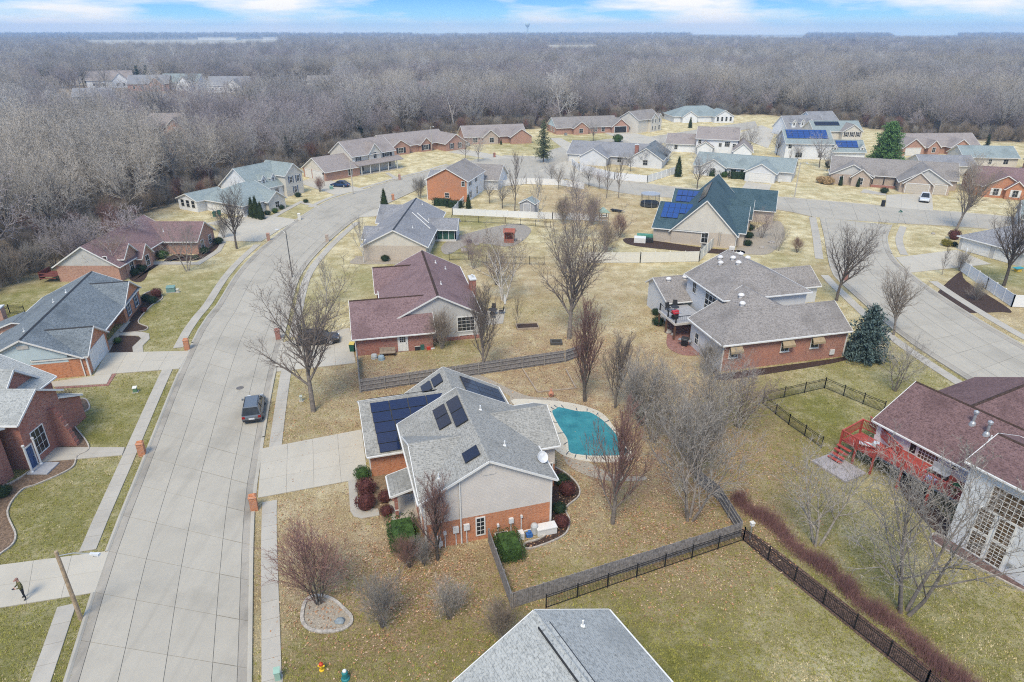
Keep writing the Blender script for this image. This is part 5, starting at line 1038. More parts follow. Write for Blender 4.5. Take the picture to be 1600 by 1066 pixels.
TREES = [  # base pixel, kind, scale, label
    ((490, 643), T_BIG[0], 1.02, 'big bare tree with a round twiggy crown beside the parked grey car'),
    ((889, 530), T_BIG[0], 1.12, 'tallest bare tree in the middle, spreading over the tan back yards'),
    ((914, 627), T_VASE[0], 1.08, 'dark upright bare tree with reddish twigs at the end of the plank fence'),
    ((961, 637), T_VASE[2], .8, 'narrow columnar bare tree right of the reddish upright tree'),
    ((755, 584), T_VASE[2], .98, 'slender bare tree growing at the plank fence behind the solar roof'),
    ((787, 470), T_MULTI[1], 1.12, 'white-barked clump tree in the yard behind the burgundy roof'),
    ((775, 445), T_MULTI[2], .62, 'low purple-twigged tree behind the white-barked clump'),
    ((957, 818), T_VASE[1], 1.0, 'upright bare tree with rusty twigs in front of the pool'),
    ((1077, 812), T_MULTI[0], 1.12, 'big tangled grey tree inside the corner of the plank fence'),
    ((1276, 852), T_MULTI[3], .92, 'open-branched bare tree alone on the lawn left of the red deck'),
    ((1413, 957), T_MULTI[0], 1.3, 'large many-stemmed bare tree in front of the white three-level wall'),
    ((684, 875), T_VASE[0], .72, 'small upright bare tree against the taupe gable of the solar house'),
    ((370, 389), T_BIG[1], .78, 'bare tree on the lawn between the upper driveways, left of the street'),
    ((293, 424), T_MULTI[3], .85, 'pale bare tree on the lawn before the burgundy-brown ranch'),
    ((150, 424), T_MULTI[2], 1.0, 'purple-twigged tree over the burgundy-brown ranch, left'),
    ((182, 432), T_MULTI[1], .8, 'white-branched tree in front of the burgundy-brown ranch'),
    ((1307, 470), T_BIG[1], .82, 'dark bare street tree beside the long-brick-wall house'),
    ((1396, 524), T_BIG[2], .62, 'bare tree just behind the blue spruce'),
    ((1398, 611), T_MULTI[0], .62, 'low spreading bare tree on the lawn right of the green pen'),
    ((1494, 360), T_BIG[2], .98, 'bare tree on the corner lawn, in front of the orange brick house'),
    ((1568, 447), T_BIG[1], .95, 'dark bare tree inside the white vinyl fence, right edge'),
    ((1089, 296), T_BIG[1], .72, 'dense round bare tree above the teal roof'),
    ((966, 309), T_THIN[0], 1.15, 'slim bare tree at the street, left of the trampoline'),
    ((947, 310), T_THIN[0], 1.0, 'slim bare tree left of its twin by the trampoline street'),
    ((804, 330), T_THIN[0], 1.5, 'tall thin bare tree behind the white yard fence, left of the shed'),
    ((841, 347), T_THIN[1], 1.2, 'pale thin tree in front of the grey garden shed'),
    ((785, 326), T_MULTI[0], .72, 'dark spreading fruit tree inside the white vinyl yard'),
    ((872, 296), T_MULTI[3], .62, 'first small bare tree of the row along the far white fence'),
    ((895, 300), T_THIN[0], .85, 'thin dark tree in the row along the far white fence'),
    ((920, 292), T_MULTI[0], .68, 'bushy grey tree in the row along the far white fence'),
    ((936, 296), T_MULTI[2], .6, 'purple-twigged tree at the right of the far fence row'),
    ((905, 372), T_MULTI[2], .85, 'pink-twigged tree low behind the tallest middle tree'),
    ((947, 395), T_BUSH[2], 1.2, 'tan twiggy bush right of the tallest middle tree, far yard'),
    ((927, 222), T_BIG[1], .62, 'dark bare tree before the open-garage ranch'),
    ((1280, 262), T_MULTI[0], 1.05, 'bare tree before the blue solar roof'),
    ((1213, 243), T_BIG[1], .62, 'dark bare tree by the far drive, left of the blue solar roof'),
    ((1170, 240), T_MULTI[3], .9, 'pale bare tree left of the far drive'),
    ((1042, 258), T_MULTI[0], .75, 'grey bare tree on the bend behind the white street fence'),
    ((747, 253), T_MULTI[1], .85, 'leaning pale tree behind the bright brick house'),
    ((728, 250), T_MULTI[3], .7, 'small pale tree left of the leaning tree'),
    ((656, 310), T_BUSH[1], 1.1, 'grey bare bush at the kerb left of the bright brick wall'),
    ((1062, 185), T_BIG[0], .75, 'bare tree between the far cream and white houses'),
    ((511, 478), T_THIN[1], .9, 'white-stemmed young birch on the lawn right of the street'),
    ((569, 411), T_THIN[1], 1.0, 'thin pale tree at the corner of the mid-grey ranch'),
    ((808, 516), T_THIN[0], .55, 'young sapling on the tan yard by the raised bed'),
    ((1020, 690), T_MULTI[0], .85, 'tangled grey thicket tree left of the corner of the pool yard'),
    ((1062, 700), T_MULTI[3], .9, 'pale tangled tree in the thicket beside the pool'),
    ((1118, 690), T_MULTI[0], .95, 'grey tangled tree at the right of the thicket'),
    ((1152, 668), T_MULTI[2], .7, 'pinkish tangled tree beside the small green pen'),
    ((1000, 665), T_BUSH[1], 1.6, 'grey brush at the left of the thicket, near the pool'),
    ((1085, 740), T_BUSH[1], 1.7, 'grey brush at the foot of the tangled fence tree'),
    ((498, 944), T_BUSH[0], 1.42, 'fan of red-brown stems in the stone-ringed bed'),
    ((597, 980), T_BUSH[1], .95, 'low grey bare shrub on the leafy front lawn'),
    ((702, 968), T_BUSH[1], .75, 'small grey bare shrub on the leafy front lawn, nearer the fence'),
    ((783, 1002), T_BUSH[2], .78, 'round tan twiggy shrub beside the nearest grey roof'),
    ((690, 545), T_BUSH[2], 1.1, 'round tan bush against the grey gable wall'),
    ((640, 887), T_BUSH[0], .62, 'low reddish shrub at the corner of the solar house'),
    ((662, 884), T_BUSH[1], .62, 'low greyish shrub at the corner of the solar house'),
    ((112, 652), T_BUSH[0], .65, 'brown bare shrub in the leafy bed left of the drive lawn'),
    ((1215, 392), T_MULTI[3], .5, 'pale small tree in the gravel bed right of the teal house'),
    ((1190, 372), T_MULTI[2], .55, 'reddish small tree before the teal house wing'),
    ((1245, 395), T_BUSH[0], .6, 'small red-brown shrub on the corner lawn'),
    ((1105, 585), T_BUSH[1], .9, 'grey brush at the corner of the long brick wall'),
    ((1472, 430), T_THIN[0], .55, 'young thin tree before the white vinyl corner'),
    ((1499, 424), T_BUSH[1], .8, 'bare grey shrub at the white vinyl corner'),
    ((1525, 470), T_BUSH[1], .7, 'bare shrub in the mulch before the white vinyl fence'),
    ((350, 372), T_BUSH[1], .9, 'small bare tree before the white house at the woods'),
    ((500, 300), T_BUSH[0], .8, 'small bare tree on the lawn before the porch house'),
    ((735, 398), T_MULTI[2], .4, 'small purple bush above the burgundy roof'),
    ((118, 432), T_MULTI[2], 1.15, 'purple-twigged tree at the far left corner of the burgundy-brown ranch'),
    ((205, 402), T_MULTI[2], 1.0, 'purple-twigged tree rising over the middle of the burgundy-brown roof'),
    ((1005, 262), T_MULTI[0], .7, 'bare tree in the yard below the dark slate roof'), ((985, 268), T_MULTI[0], .6, 'small bare tree against the red chimney house'), ((1028, 250), T_BIG[1], .5, 'dark small tree right of the red chimney'),
    ((862, 285), T_MULTI[0], .6, 'bare tree at the left end of the far white fence'), ((1130, 188), T_BIG[1], .6, 'dark bare tree before the four-window white ranch'), ((1095, 186), T_BIG[1], .55, 'bare tree left of the dark arborvitae, far back'),
    ((1150, 240), T_MULTI[3], .8, 'pale bare tree between the brown-pink roofs and the drive'), ((1246, 250), T_MULTI[0], .6, 'low bare tree at the foot of the blue solar house'), ((1292, 268), T_MULTI[0], .7, 'second bare tree before the blue solar house'),
    ((765, 318), T_MULTI[0], .6, 'bare tree beside the white side wall of the bright brick house'), ((1430, 300), T_THIN[0], .6, 'thin tree behind the pickup drive'), ((1510, 300), T_BIG[2], .6, 'bare tree left of the orange brick house'),
    ((900, 330), T_MULTI[2], .8, 'pinkish tree in the brown yard left of the play tower'), ((925, 352), T_BUSH[2], 1.3, 'tan brush beside the play tower'), ((880, 350), T_BUSH[2], 1.2, 'tan brush in the brown yard, left'), ((968, 372), T_BUSH[0], 1.0, 'reddish brush left of the tarpaulin heap'),
    ((1445, 226), T_MULTI[2], .6, 'purple small tree before the far brown-roofed ranch'), ((1160, 178), T_MULTI[2], 1.0, 'broad purple tree behind the white ranch lawn'), ((1205, 168), T_MULTI[2], 1.2, 'pale purple crown behind the dormered colonial'),
    ((880, 420), T_MULTI[0], .8, 'grey bare tree in the middle yards, behind the tallest tree'), ((740, 420), T_MULTI[2], .5, 'low purple shrub tree behind the burgundy chimney'),
    ((1232, 262), T_THIN[0], .6, 'slim dark tree by the blue solar house wall'),
]
# red brush along the iron fence: every stem real, uncountable
b = MB(); P0, P1 = at(1135, 782), at(1510, 1100); d_ = (P1 - P0); nrm = Vector((d_.y, -d_.x, 0)).normalized()
for i in range(10500):
    t = rnd.random(); c = P0 + d_ * t + nrm * (-.95 + .2 * math.sin(t * 23) + rnd.gauss(0, .36)); h_ = rnd.uniform(.4, 1.35) * (.8 + .35 * math.sin(t * 37 + 2 * math.sin(t * 11))); b.cone((c.x, c.y, 0), (c.x + rnd.gauss(0, .28), c.y + rnd.gauss(0, .28), h_), .009, 0, 3)
b.build('brush_undergrowth', bark('burgundy_stems', (.27, .145, .135)), kind='stuff')

# ------------------------------------------------------------------ evergreens and clipped shrubs
def leaf_mat(name, c): 
    m, nt, b = base_mat(name, .7, .2); v = coords(nt)
    cc = mixc(nt, nz(nt, 2.2, 4, .7, v), mul(c, .55), mul(c, 1.45)); nt.links.new(cc, b.inputs['Base Color']); MATS[name] = m; return m
LF_YEW = leaf_mat('yew_leaf', (.045, .085, .02)); LF_DARK = leaf_mat('dark_leaf', (.022, .042, .018)); LF_SPR = leaf_mat('blue_spruce_needle', (.085, .125, .115)); LF_PINE = leaf_mat('pine_needle', (.10, .19, .055)); LF_BURG = leaf_mat('burgundy_leaf', (.10, .035, .03)); LF_ARB = leaf_mat('arborvitae_leaf', (.028, .045, .014)); LF_GOLD = leaf_mat('golden_leaf', (.16, .14, .02)); LF_TAN = leaf_mat('dry_grass_leaf', (.42, .29, .15)); LF_OLIVE = leaf_mat('olive_needle', (.095, .115, .06))
def leaves(b, c, n, k, s=.09):
    for _ in range(n):
        d = Vector((k.gauss(0, 1), k.gauss(0, 1), k.gauss(0, 1))).normalized(); e = d.orthogonal().normalized() * s * k.uniform(.6, 1.3); f = d.cross(e).normalized() * s * .5
        p = c + Vector((k.gauss(0, 1), k.gauss(0, 1), k.gauss(0, 1))) * s; i = len(b.v); b.v += [tuple(p - e), tuple(p + f), tuple(p + e), tuple(p - f)]; b.f.append((i, i + 1, i + 2, i + 3)); b.m.append(0)
def shrub_mesh(seed, rx, ry, rz, n, mat, shape='ball', s=.07):
    k = random.Random(seed); b = MB()
    prof = [(.55, .0), (.86, .25), (.9, .55), (.7, .85), (.35, .96)] if shape == 'ball' else ([(.88, 0), (.9, .5), (.86, .9), (.6, .95)] if shape == 'box' else [(.8, 0), (.85, .3), (.6, .65), (.2, .95)])
    i0 = len(b.v)
    if shape == 'box': b.hexa([(x * q, y * q, z) for z, q in ((0, .9), (.97, .82)) for x, y in ((-1, -1), (1, -1), (1, 1), (-1, 1))])
    else: b.lathe([(r, z) for r, z in prof], 10)
    b.v[i0:] = [(x * rx * .9, y * ry * .9, z * rz * .93) for x, y, z in b.v[i0:]]
    for _ in range(n):
        a = k.uniform(0, 6.28); u = k.random()
        if shape == 'ball': ph = math.acos(1 - 1.25 * u); c = Vector((rx * math.sin(ph) * math.cos(a), ry * math.sin(ph) * math.sin(a), rz * .5 + rz * .5 * math.cos(ph)))
        elif shape == 'box':
            q = Vector((k.uniform(-1, 1), k.uniform(-1, 1), k.uniform(0, 1))); f = k.randrange(5)
            if f == 0: q.z = 1
            elif f < 3: q.x = 1 if f == 1 else -1
            else: q.y = 1 if f == 3 else -1
            c = Vector((q.x * rx, q.y * ry, q.z * rz))
        else: r = (1 - u) ** .75; c = Vector((rx * r * math.cos(a), ry * r * math.sin(a), rz * (.03 + .97 * u)))
        c *= k.uniform(.94, 1.05); leaves(b, c, 2, k, s)
    return b.mesh('foliage', mat)
def shrub(me, label, px, sc=1.0, rz=0.0, name='shrub', cat='shrub', group=None):
    p = at(*px) if len(px) == 2 else px; t = thing(name, label, cat, (p[0], p[1], 0), rz, group, sc); obj('foliage', me, t); return t
SB_Y = shrub_mesh(1, .8, .8, 1.2, 420, LF_YEW); SB_D = shrub_mesh(2, .8, .8, 1.1, 420, LF_DARK); SB_B = shrub_mesh(3, .95, .9, 1.5, 520, LF_BURG); SB_X = shrub_mesh(4, 1.0, 1.4, 1.35, 900, LF_YEW, 'box'); SB_A = shrub_mesh(5, .9, .9, 4.2, 900, LF_ARB, 'cone', .1); SB_T = shrub_mesh(6, 1.2, 1.2, 1.5, 600, LF_TAN, 'ball', .12); SB_G = shrub_mesh(7, .9, .7, .9, 420, LF_GOLD); SB_DX = shrub_mesh(8, 1.5, .8, 1.2, 600, LF_DARK, 'box')
AX = R(16.5)
for me, px, sc, lab in (
    (SB_X, (631, 845), 1.0, 'large clipped green box hedge at the corner of the solar house'), (SB_X, (796, 862), .86, 'square clipped green hedge inside the plank fence'),
    (SB_Y, (567, 747), .85, 'round green yew at the corner of the solar driveway'), (SB_B, (573, 771), .85, 'upper burgundy shrub in the curve of the front path'), (SB_B, (572, 794), .85, 'lower burgundy shrub in the curve of the front path'),
    (SB_B, (603, 783), .62, 'dark burgundy shrub by the brick porch columns'), (SB_B, (605, 805), .55, 'small burgundy shrub above the box hedge'),
    (SB_D, (878, 757), .8, 'dark green shrub at the pool corner of the solar house'), (SB_B, (886, 772), .7, 'burgundy shrub below the dark one at the pool corner'), (SB_D, (873, 800), .7, 'dark shrub at the east wall of the solar house'), (SB_B, (878, 822), .6, 'burgundy shrub near the white pump box'),
    (SB_D, (95, 642), .8, 'green shrub at the brick arch, upper'), (SB_D, (90, 665), .85, 'green shrub at the brick arch, lower'), (SB_D, (6, 775), .8, 'dark dwarf pine at the left frame edge'),
    (SB_D, (228, 470), .8, 'dark ball shrub, left of the trio by the slate-roofed ranch'), (SB_D, (239, 474), .85, 'dark ball shrub, front of the trio by the slate-roofed ranch'), (SB_B, (246, 464), .8, 'brown ball shrub, right of the trio by the slate-roofed ranch'), (SB_B, (225, 488), .45, 'small reddish shrub in the curved bed'), (SB_Y, (184, 536), .55, 'small green shrub in the leaf-filled bed'),
    (SB_D, (342, 381), 1.0, 'clipped dark ball at the far corner of the brick ranch wing'), (SB_D, (320, 396), .95, 'clipped dark ball before the brick ranch wing'), (SB_D, (222, 424), 1.0, 'dark clipped shrub under the arched window'), (SB_D, (210, 430), .9, 'dark shrub under the left arched window'), (SB_Y, (255, 404), 1.1, 'broad green juniper by the brick wing'), (SB_D, (306, 405), .6, 'low grey-green shrub in the wing bed'),
    (SB_D, (1028, 508), .95, 'dark round shrub at the deck corner of the big house'), (SB_D, (1025, 492), .75, 'brownish round shrub behind the deck corner shrub'), (SB_D, (1330, 548), .9, 'dark low shrub beneath the blue spruce'),
    (SB_G, (1478, 384), 1.15, 'golden yellow-green hedge on the corner bed'), (SB_B, (1490, 374), 1.1, 'dark red shrub behind the golden hedge'), (SB_D, (1490, 385), .7, 'small dark hedge beside the golden one'),
    (SB_A, (601, 326), .95, 'dark spire arborvitae at the street, before the porch-house drive'), (SB_A, (1059, 276), 1.15, 'dark spire arborvitae at the bend of the white street fence'),
    (SB_A, (395, 339), .9, 'first of three dark spires before the white house'), (SB_A, (402, 341), 1.0, 'middle of three dark spires before the white house'), (SB_A, (409, 343), .8, 'last of three dark spires before the white house'),
    (SB_T, (597, 346), .9, 'straw-coloured ornamental grass mound by the grey ranch'), (SB_T, (1283, 286), 1.0, 'straw grass mound left of the stone ranch'), (SB_T, (1292, 288), 1.15, 'larger straw grass mound beside the stone ranch'),
    (SB_A, (1313, 290), .55, 'dark conical shrub at the stone ranch window'), (SB_A, (1340, 292), .5, 'second conical shrub at the stone ranch porch'), (SB_D, (1381, 302), 1.1, 'round dark shrub beside the stone ranch garage'),
    (SB_DX, (690, 321), 1.25, 'clipped dark hedge under the bright brick wall, left'), (SB_DX, (711, 324), 1.2, 'clipped dark hedge under the bright brick wall, right'), (SB_A, (732, 326), .7, 'dark cone shrub at the white wall corner'),
    (SB_DX, (1118, 275), 1.4, 'dark hedge under the pale ranch windows, left'), (SB_Y, (1131, 277), 1.2, 'green shrub in the pale ranch hedge'), (SB_DX, (1152, 279), 1.4, 'dark hedge under the pale ranch windows, right'), (SB_D, (1296, 262), 1.6, 'dark evergreen bush beside the blue solar house'),
    (SB_DX, (1010, 203), 1.6, 'dark hedge along the far cream house'), (SB_D, (1172, 360), 1.0, 'dark shrub at the teal house corner, upper'), (SB_D, (1170, 372), .95, 'dark shrub at the teal house corner, middle'), (SB_D, (1168, 384), .9, 'dark shrub at the teal house corner, lower'),
    (SB_A, (1078, 200), .9, 'dark arborvitae between the far houses'), (SB_Y, (965, 222), 2.0, 'bright green bush at the far open-garage drive'), (SB_A, (783, 226), .4, 'dark cone at the stone-faced gable'),
    (SB_Y, (430, 333), .8, 'small green shrub before the white house gable'), (SB_D, (418, 336), .8, 'dark shrub before the white house gable'), (SB_D, (440, 327), .8, 'dark shrub by the tower of the white house'), (SB_D, (466, 308), .9, 'dark shrub at the far corner of the white house'), (SB_D, (478, 317), .7, 'ball shrub on the white house lawn')):
    shrub(me, lab, px, sc, AX if me in (SB_X,) else rnd.uniform(0, 6.28) if me not in (SB_DX,) else R(-14))
k_ = random.Random(5)
for i in range(11): shrub(SB_D, 'small dark ball shrub along the long porch', (-44.4 + (5 + i * 1.25) * math.cos(R(49)) + 3.3 * math.sin(R(49)), 171 + (5 + i * 1.25) * math.sin(R(49)) - 3.3 * math.cos(R(49))), k_.uniform(.55, .9), group='ball shrubs along the porch')
def conifer(seed, h, r, mat, tiers=14, per=11, s=.16, bare=.06, fat=1.0, dens=5):
    k = random.Random(seed); t, c = MB(), MB(); t.cone((0, 0, -.1), (0, 0, h * .97), h * .017, .02, 7)
    for i in range(tiers):
        u = i / tiers; z = h * (bare + (1 - bare) * u); rr = r * ((1 - u) ** fat) * k.uniform(.8, 1.12) + .12; n = max(4, int(per * (1 - u * .55)))
        for j in range(n):
            a = 2 * math.pi * (j + k.random()) / n; d = Vector((math.cos(a), math.sin(a), -.18 + .5 * u)); L = rr * k.uniform(.7, 1.1); p = Vector((0, 0, z + k.uniform(-.1, .1) * h / tiers * 3)); t.cone(p, p + d * L, .03, .006, 3)
            m = max(3, int(L / s * 1.3))
            for q in range(m): f = (q + .6) / m; leaves(c, p + d * L * f, dens, k, s * (1.15 - .35 * f))
    return t.mesh('trunk', BK_DARK), c.mesh('crown', mat)
CN_S = conifer(1, 6.6, 3.1, LF_SPR, 15, 16, .17, .05, .75); CN_P = conifer(2, 11, 5.6, LF_PINE, 15, 18, .3, .04, .5); CN_O = conifer(3, 12, 2.9, LF_OLIVE, 14, 9, .22, .16, .55, 3); CN_D = conifer(4, 11, 3.0, LF_DARK, 12, 9, .3, .05, .9)
plant_tree(CN_S, 'blue-grey spruce at the right end of the long brick wall', at(1349, 560), .3, 1.0, 'spruce_tree'); plant_tree(CN_P, 'bright green pine behind the stone-gabled ranch', at(1383, 250), 1.0, .95, 'pine_tree'); plant_tree(CN_O, 'olive-grey pine at the street junction', at(849, 254), 2.0, .98, 'pine_tree')
for i, (px, sc) in enumerate((((201, 132), 1.4), ((219, 135), 1.2), ((233, 134), 1.2), ((297, 128), 1.2), ((203, 198), .9), ((72, 140), 1.1))): plant_tree(CN_D, ('tall dark far evergreen, left of three', 'middle of three far dark evergreens', 'right of three far dark evergreens', 'far dark evergreen right of the white-columned house', 'dark evergreen alone among the near grey woods', 'far evergreen at the left among pale trees')[i], at(*px), i * 1.3, sc, 'evergreen_tree')
plant_tree(CN_D, 'dark green cedar at the edge of the woods above the white house', at(452, 256), 0.4, .7, 'evergreen_tree'); plant_tree(CN_D, 'green cedar at the edge of the woods behind the porch house', at(563, 222), 0.4, .75, 'evergreen_tree'); plant_tree(CN_D, 'small round evergreen right of the brown ranch at the woods', at(1541, 232), 0.4, .4, 'evergreen_tree')

# ------------------------------------------------------------------ the woods
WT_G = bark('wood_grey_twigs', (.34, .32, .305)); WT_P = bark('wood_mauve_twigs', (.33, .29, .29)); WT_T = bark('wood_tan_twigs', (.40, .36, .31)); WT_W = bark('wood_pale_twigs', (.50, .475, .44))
W_SPEC = ((51, BK_DARK, WT_G, 17, 1), (52, BK_GREY, WT_P, 15, 1), (53, BK_GREY, WT_T, 16, 1), (54, BK_DARK, WT_G, 18, 1), (55, BK_GREY, WT_P, 13, 2), (56, BK_WHITE, WT_W, 18, 1), (57, BK_DARK, WT_T, 15, 2))
WOOD = [Tree(s, h, 5, stems=st, fork=(11, 11, 6, 5) if st == 1 and s != 56 else (10, 7, 6, 5), clear=.45 if st == 1 and s != 56 else .25, up=.36, spread=1.12, twig=.024, r0=h * .017, lens=(.6, .4, .44, .4) if st == 1 and s != 56 else (.6, .5, .46, .4), decur=st == 1 and s != 56).meshes(b, t) for s, b, t, h, st in W_SPEC]
for i, (px, me, sc, lab) in enumerate(TREES):
    low = me in T_BUSH
    if (px[1] < 352 or 'burgundy-brown' in lab and me is T_MULTI[2]) and not low and me not in T_THIN:
        k_i = {0: 0, 1: 3, 2: 2}[T_BIG.index(me)] if me in T_BIG else ({0: 3, 1: 2, 2: 1, 3: 2}[T_MULTI.index(me)] if me in T_MULTI else 0)
        sc *= (13 if me in T_BIG else 9) / W_SPEC[k_i][3]; me = WOOD[k_i]
    plant_tree(me, lab, at(*px), rnd.uniform(0, 6.28), sc, 'bare_shrub' if low else 'bare_tree', 'shrub' if low else 'tree')
LABW = ('bare grey woodland tree in the woods behind the houses', 'bare purplish woodland tree in the woods behind the houses', 'bare tan-twigged woodland tree in the woods behind the houses', 'tall dark bare woodland tree in the woods behind the houses', 'low purplish forked tree in the woods behind the houses', 'white-barked sycamore among the grey woods', 'forked dark tree with tan twigs in the woods behind the houses')
cand = []; kw = random.Random(9)
def in_view(x, y, m=.06):
    s, c = math.sin(PITCH), math.cos(PITCH); Z = y * c + CAM_H * s
    return Z > 1 and abs(x / Z) < 800 / FPX + m
def species(x, y):
    n = noise.noise(Vector((x * .012, y * .012, 1.7))) + kw.gauss(0, .22)
    return 5 if kw.random() < .045 else (4 if n < -.3 else 1 if n < -.08 else 0 if n < .1 else 3 if n < .22 else 6 if n < .38 else 2)
step = 7.0; y = 15.0
while y < 520:
    x = -420.0
    while x < 430:
        px_, py_ = x + kw.uniform(-2.6, 2.6), y + kw.uniform(-2.6, 2.6); x += step
        if not in_view(px_, py_): continue
        wd = wood_dist(px_, py_)
        if wd < 2 + kw.random() * 4: continue
        if any(math.hypot(px_ - c[0], py_ - c[1]) < r * .75 for c, r in CLEARINGS) and kw.random() < .86: continue
        cand.append((px_, py_, species(px_, py_), kw.uniform(.62, 1.15), kw.uniform(0, 6.28)))
    y += step
def sighted(x, y):
    for (cx, cy), r in CLEARINGS:
        d = math.hypot(cx, cy); t = (x * cx + y * cy) / (d * d)
        if .70 < t < 1.02 and abs(x * cy - y * cx) / d < r * .62: return True
    return False
cand = [c for c in cand if not sighted(c[0], c[1]) or kw.random() < .05]
cand.sort(key=lambda c: math.hypot(c[0], c[1]) / c[3])
for x, y, v, s, a in cand[:290]:
    t = thing('woodland_tree', LABW[v], 'tree', (x, y, 0), a, 'bare trees of the woods: ' + LABW[v].split(' woodland')[0].split(' in the')[0], s); obj('trunk', WOOD[v][0], t); obj('crown', WOOD[v][1], t)
far = [(x, y, v, s, a) for x, y, v, s, a in cand[290:]]
def ring(y0, y1, st, smin, smax):
    y = y0
    while y < y1:
        x = -.95 * y - 60
        while x < .95 * y + 60:
            p, q = x + kw.uniform(-.45, .45) * st, y + kw.uniform(-.45, .45) * st; x += st
            if not in_view(p, q): continue
            if any(math.hypot(p - c[0], q - c[1]) < r * .75 for c, r in CLEARINGS) and kw.random() < .86: continue
            if sighted(p, q) and kw.random() < .95: continue
            if noise.noise(Vector((p * .0011, q * .0011, 3.1))) > .40 and q > 900: continue
            far.append((p, q, species(p * .5, q * .5), kw.uniform(smin * .85, smax), kw.uniform(0, 6.28)))
        y += st
ring(520, 900, 9.5, .75, 1.15); ring(900, 1700, 15, .8, 1.2); ring(1700, 3000, 24, .95, 1.35); ring(3000, 5300, 44, 1.2, 1.7)
FIELDS = [o for o in scn.objects if o.name.startswith('field')]
def in_poly(x, y, P):
    c = False
    for (x0, y0), (x1, y1) in zip(P, P[1:] + P[:1]):
        if (y0 > y) != (y1 > y) and x < (x1 - x0) * (y - y0) / (y1 - y0) + x0: c = not c
    return c
FP = [[(v.co.x, v.co.y) for v in o.data.vertices] for o in FIELDS]
far = [t for t in far if t[1] < 700 or not any(in_poly(t[0] * k, t[1] * k, P) for P in FP for k in (1, 1.12, 1.25, 1.4, 1.55))]
def forest(name, trees, meshes, label=None):
    """the wood too far off to count: one object whose points each draw one of the tree shapes"""
    src = bpy.data.collections.new(name + '_shapes')
    for i, me in enumerate(meshes):
        b = bpy.data.meshes.new('woodland'); vs, fs, ms = [], [], []
        for k, m in enumerate(me):
            o = len(vs); vs += [tuple(v.co) for v in m.vertices]; fs += [tuple(o + j for j in p.vertices) for p in m.polygons]; ms += [k] * len(m.polygons)
        b.from_pydata(vs, [], fs); [b.materials.append(m.materials[0]) for m in me]; b.polygons.foreach_set('material_index', ms)
        src.objects.link(bpy.data.objects.new('%s_shape_%02d' % (name, i), b))
    me = bpy.data.meshes.new(name); me.from_pydata([(t[0], t[1], 0) for t in trees], [], [])
    for nm, ty, vals in (('sc', 'FLOAT', [t[3] for t in trees]), ('idx', 'INT', [t[2] for t in trees]), ('rot', 'FLOAT', [t[4] for t in trees])): me.attributes.new(nm, ty, 'POINT').data.foreach_set('value', vals)
    o = obj(name, me, kind='stuff', label=label); g = bpy.data.node_groups.new(name, 'GeometryNodeTree')
    g.interface.new_socket('Geometry', in_out='INPUT', socket_type='NodeSocketGeometry'); g.interface.new_socket('Geometry', in_out='OUTPUT', socket_type='NodeSocketGeometry')
    gi, go, ip, ci = (g.nodes.new(t) for t in ('NodeGroupInput', 'NodeGroupOutput', 'GeometryNodeInstanceOnPoints', 'GeometryNodeCollectionInfo'))
    ci.inputs[0].default_value = src; ci.inputs[1].default_value = True; ci.inputs[2].default_value = True
    def na(n, ty): q = g.nodes.new('GeometryNodeInputNamedAttribute'); q.data_type = ty; q.inputs[0].default_value = n; return next(x for x in q.outputs if x.enabled)
    cx = g.nodes.new('ShaderNodeCombineXYZ'); L = g.links.new
    L(na('rot', 'FLOAT'), cx.inputs[2]); L(gi.outputs[0], ip.inputs['Points']); L(ci.outputs[0], ip.inputs['Instance']); ip.inputs['Pick Instance'].default_value = True
    L(na('idx', 'INT'), ip.inputs['Instance Index']); L(cx.outputs[0], ip.inputs['Rotation']); L(na('sc', 'FLOAT'), ip.inputs['Scale']); L(ip.outputs[0], go.inputs[0])
    o.modifiers.new('grow', 'NODES').node_group = g; return o
forest('far_woods', far, WOOD)
# low scrub and fallen wood at the feet of the near woods
sc_ = []
for _ in range(26000):
    x, y = kw.uniform(-190, 200), kw.uniform(20, 400); d = wood_dist(x, y)
    if d > .5 and d < 75 and in_view(x, y) and kw.random() < (1.0 if d < 12 else .45): sc_.append((x, y, kw.choice((0, 0, 0, 1, 1, 1, 0, 1, 2)), kw.uniform(.45, 1.25), kw.uniform(0, 6.28)))
forest('woodland_undergrowth', sc_, [T_BUSH[1], T_BUSH[2], T_BUSH[0]])
# ------------------------------------------------------------------ fallen leaves
def leaf_litter():
    k = random.Random(4); mats = [M('leaf_rust', (.44, .23, .12), .9, .25), M('leaf_tan', (.50, .355, .23), .9, .25), M('leaf_umber', (.22, .12, .065), .9, .25)]
    bs = [MB(), MB(), MB()]
    for c, r, s in LIT:
        dist = math.hypot(c.x, c.y)
        if dist > 92: continue
        n = int(s * r * r * 3.1 * (42 if dist < 60 else 20))
        for _ in range(n):
            a = k.uniform(0, 6.28); q = r * 1.25 * math.sqrt(k.random()) ; p = Vector((c.x + q * math.cos(a), c.y + q * math.sin(a), 0))
            if k.random() > 1.25 - q / r * .8 or noise.noise(p * .35) + .6 * noise.noise(p * 1.4) < k.uniform(-.35, .15): continue
            ra = [x for x in (-25 + (p.y - 26) * -.33,)]
            if p.x < -9.2 - (p.y - 10) * .34 + .9 and p.y < 62: continue
            t = k.uniform(0, 6.28); l = k.choice((.03, .04, .05, .06, .09)); e = Vector((math.cos(t), math.sin(t), k.uniform(-.4, .4))) * l; f = Vector((-math.sin(t), math.cos(t), k.uniform(-.4, .4))) * l * .6; p.z = .035 + k.random() * .05
            bs[k.choice((0, 0, 1, 1, 2))].face([p - e, p + f, p + e, p - f])
    for b, m in zip(bs, mats): b.build('fallen_leaves', m, kind='stuff')
leaf_litter()
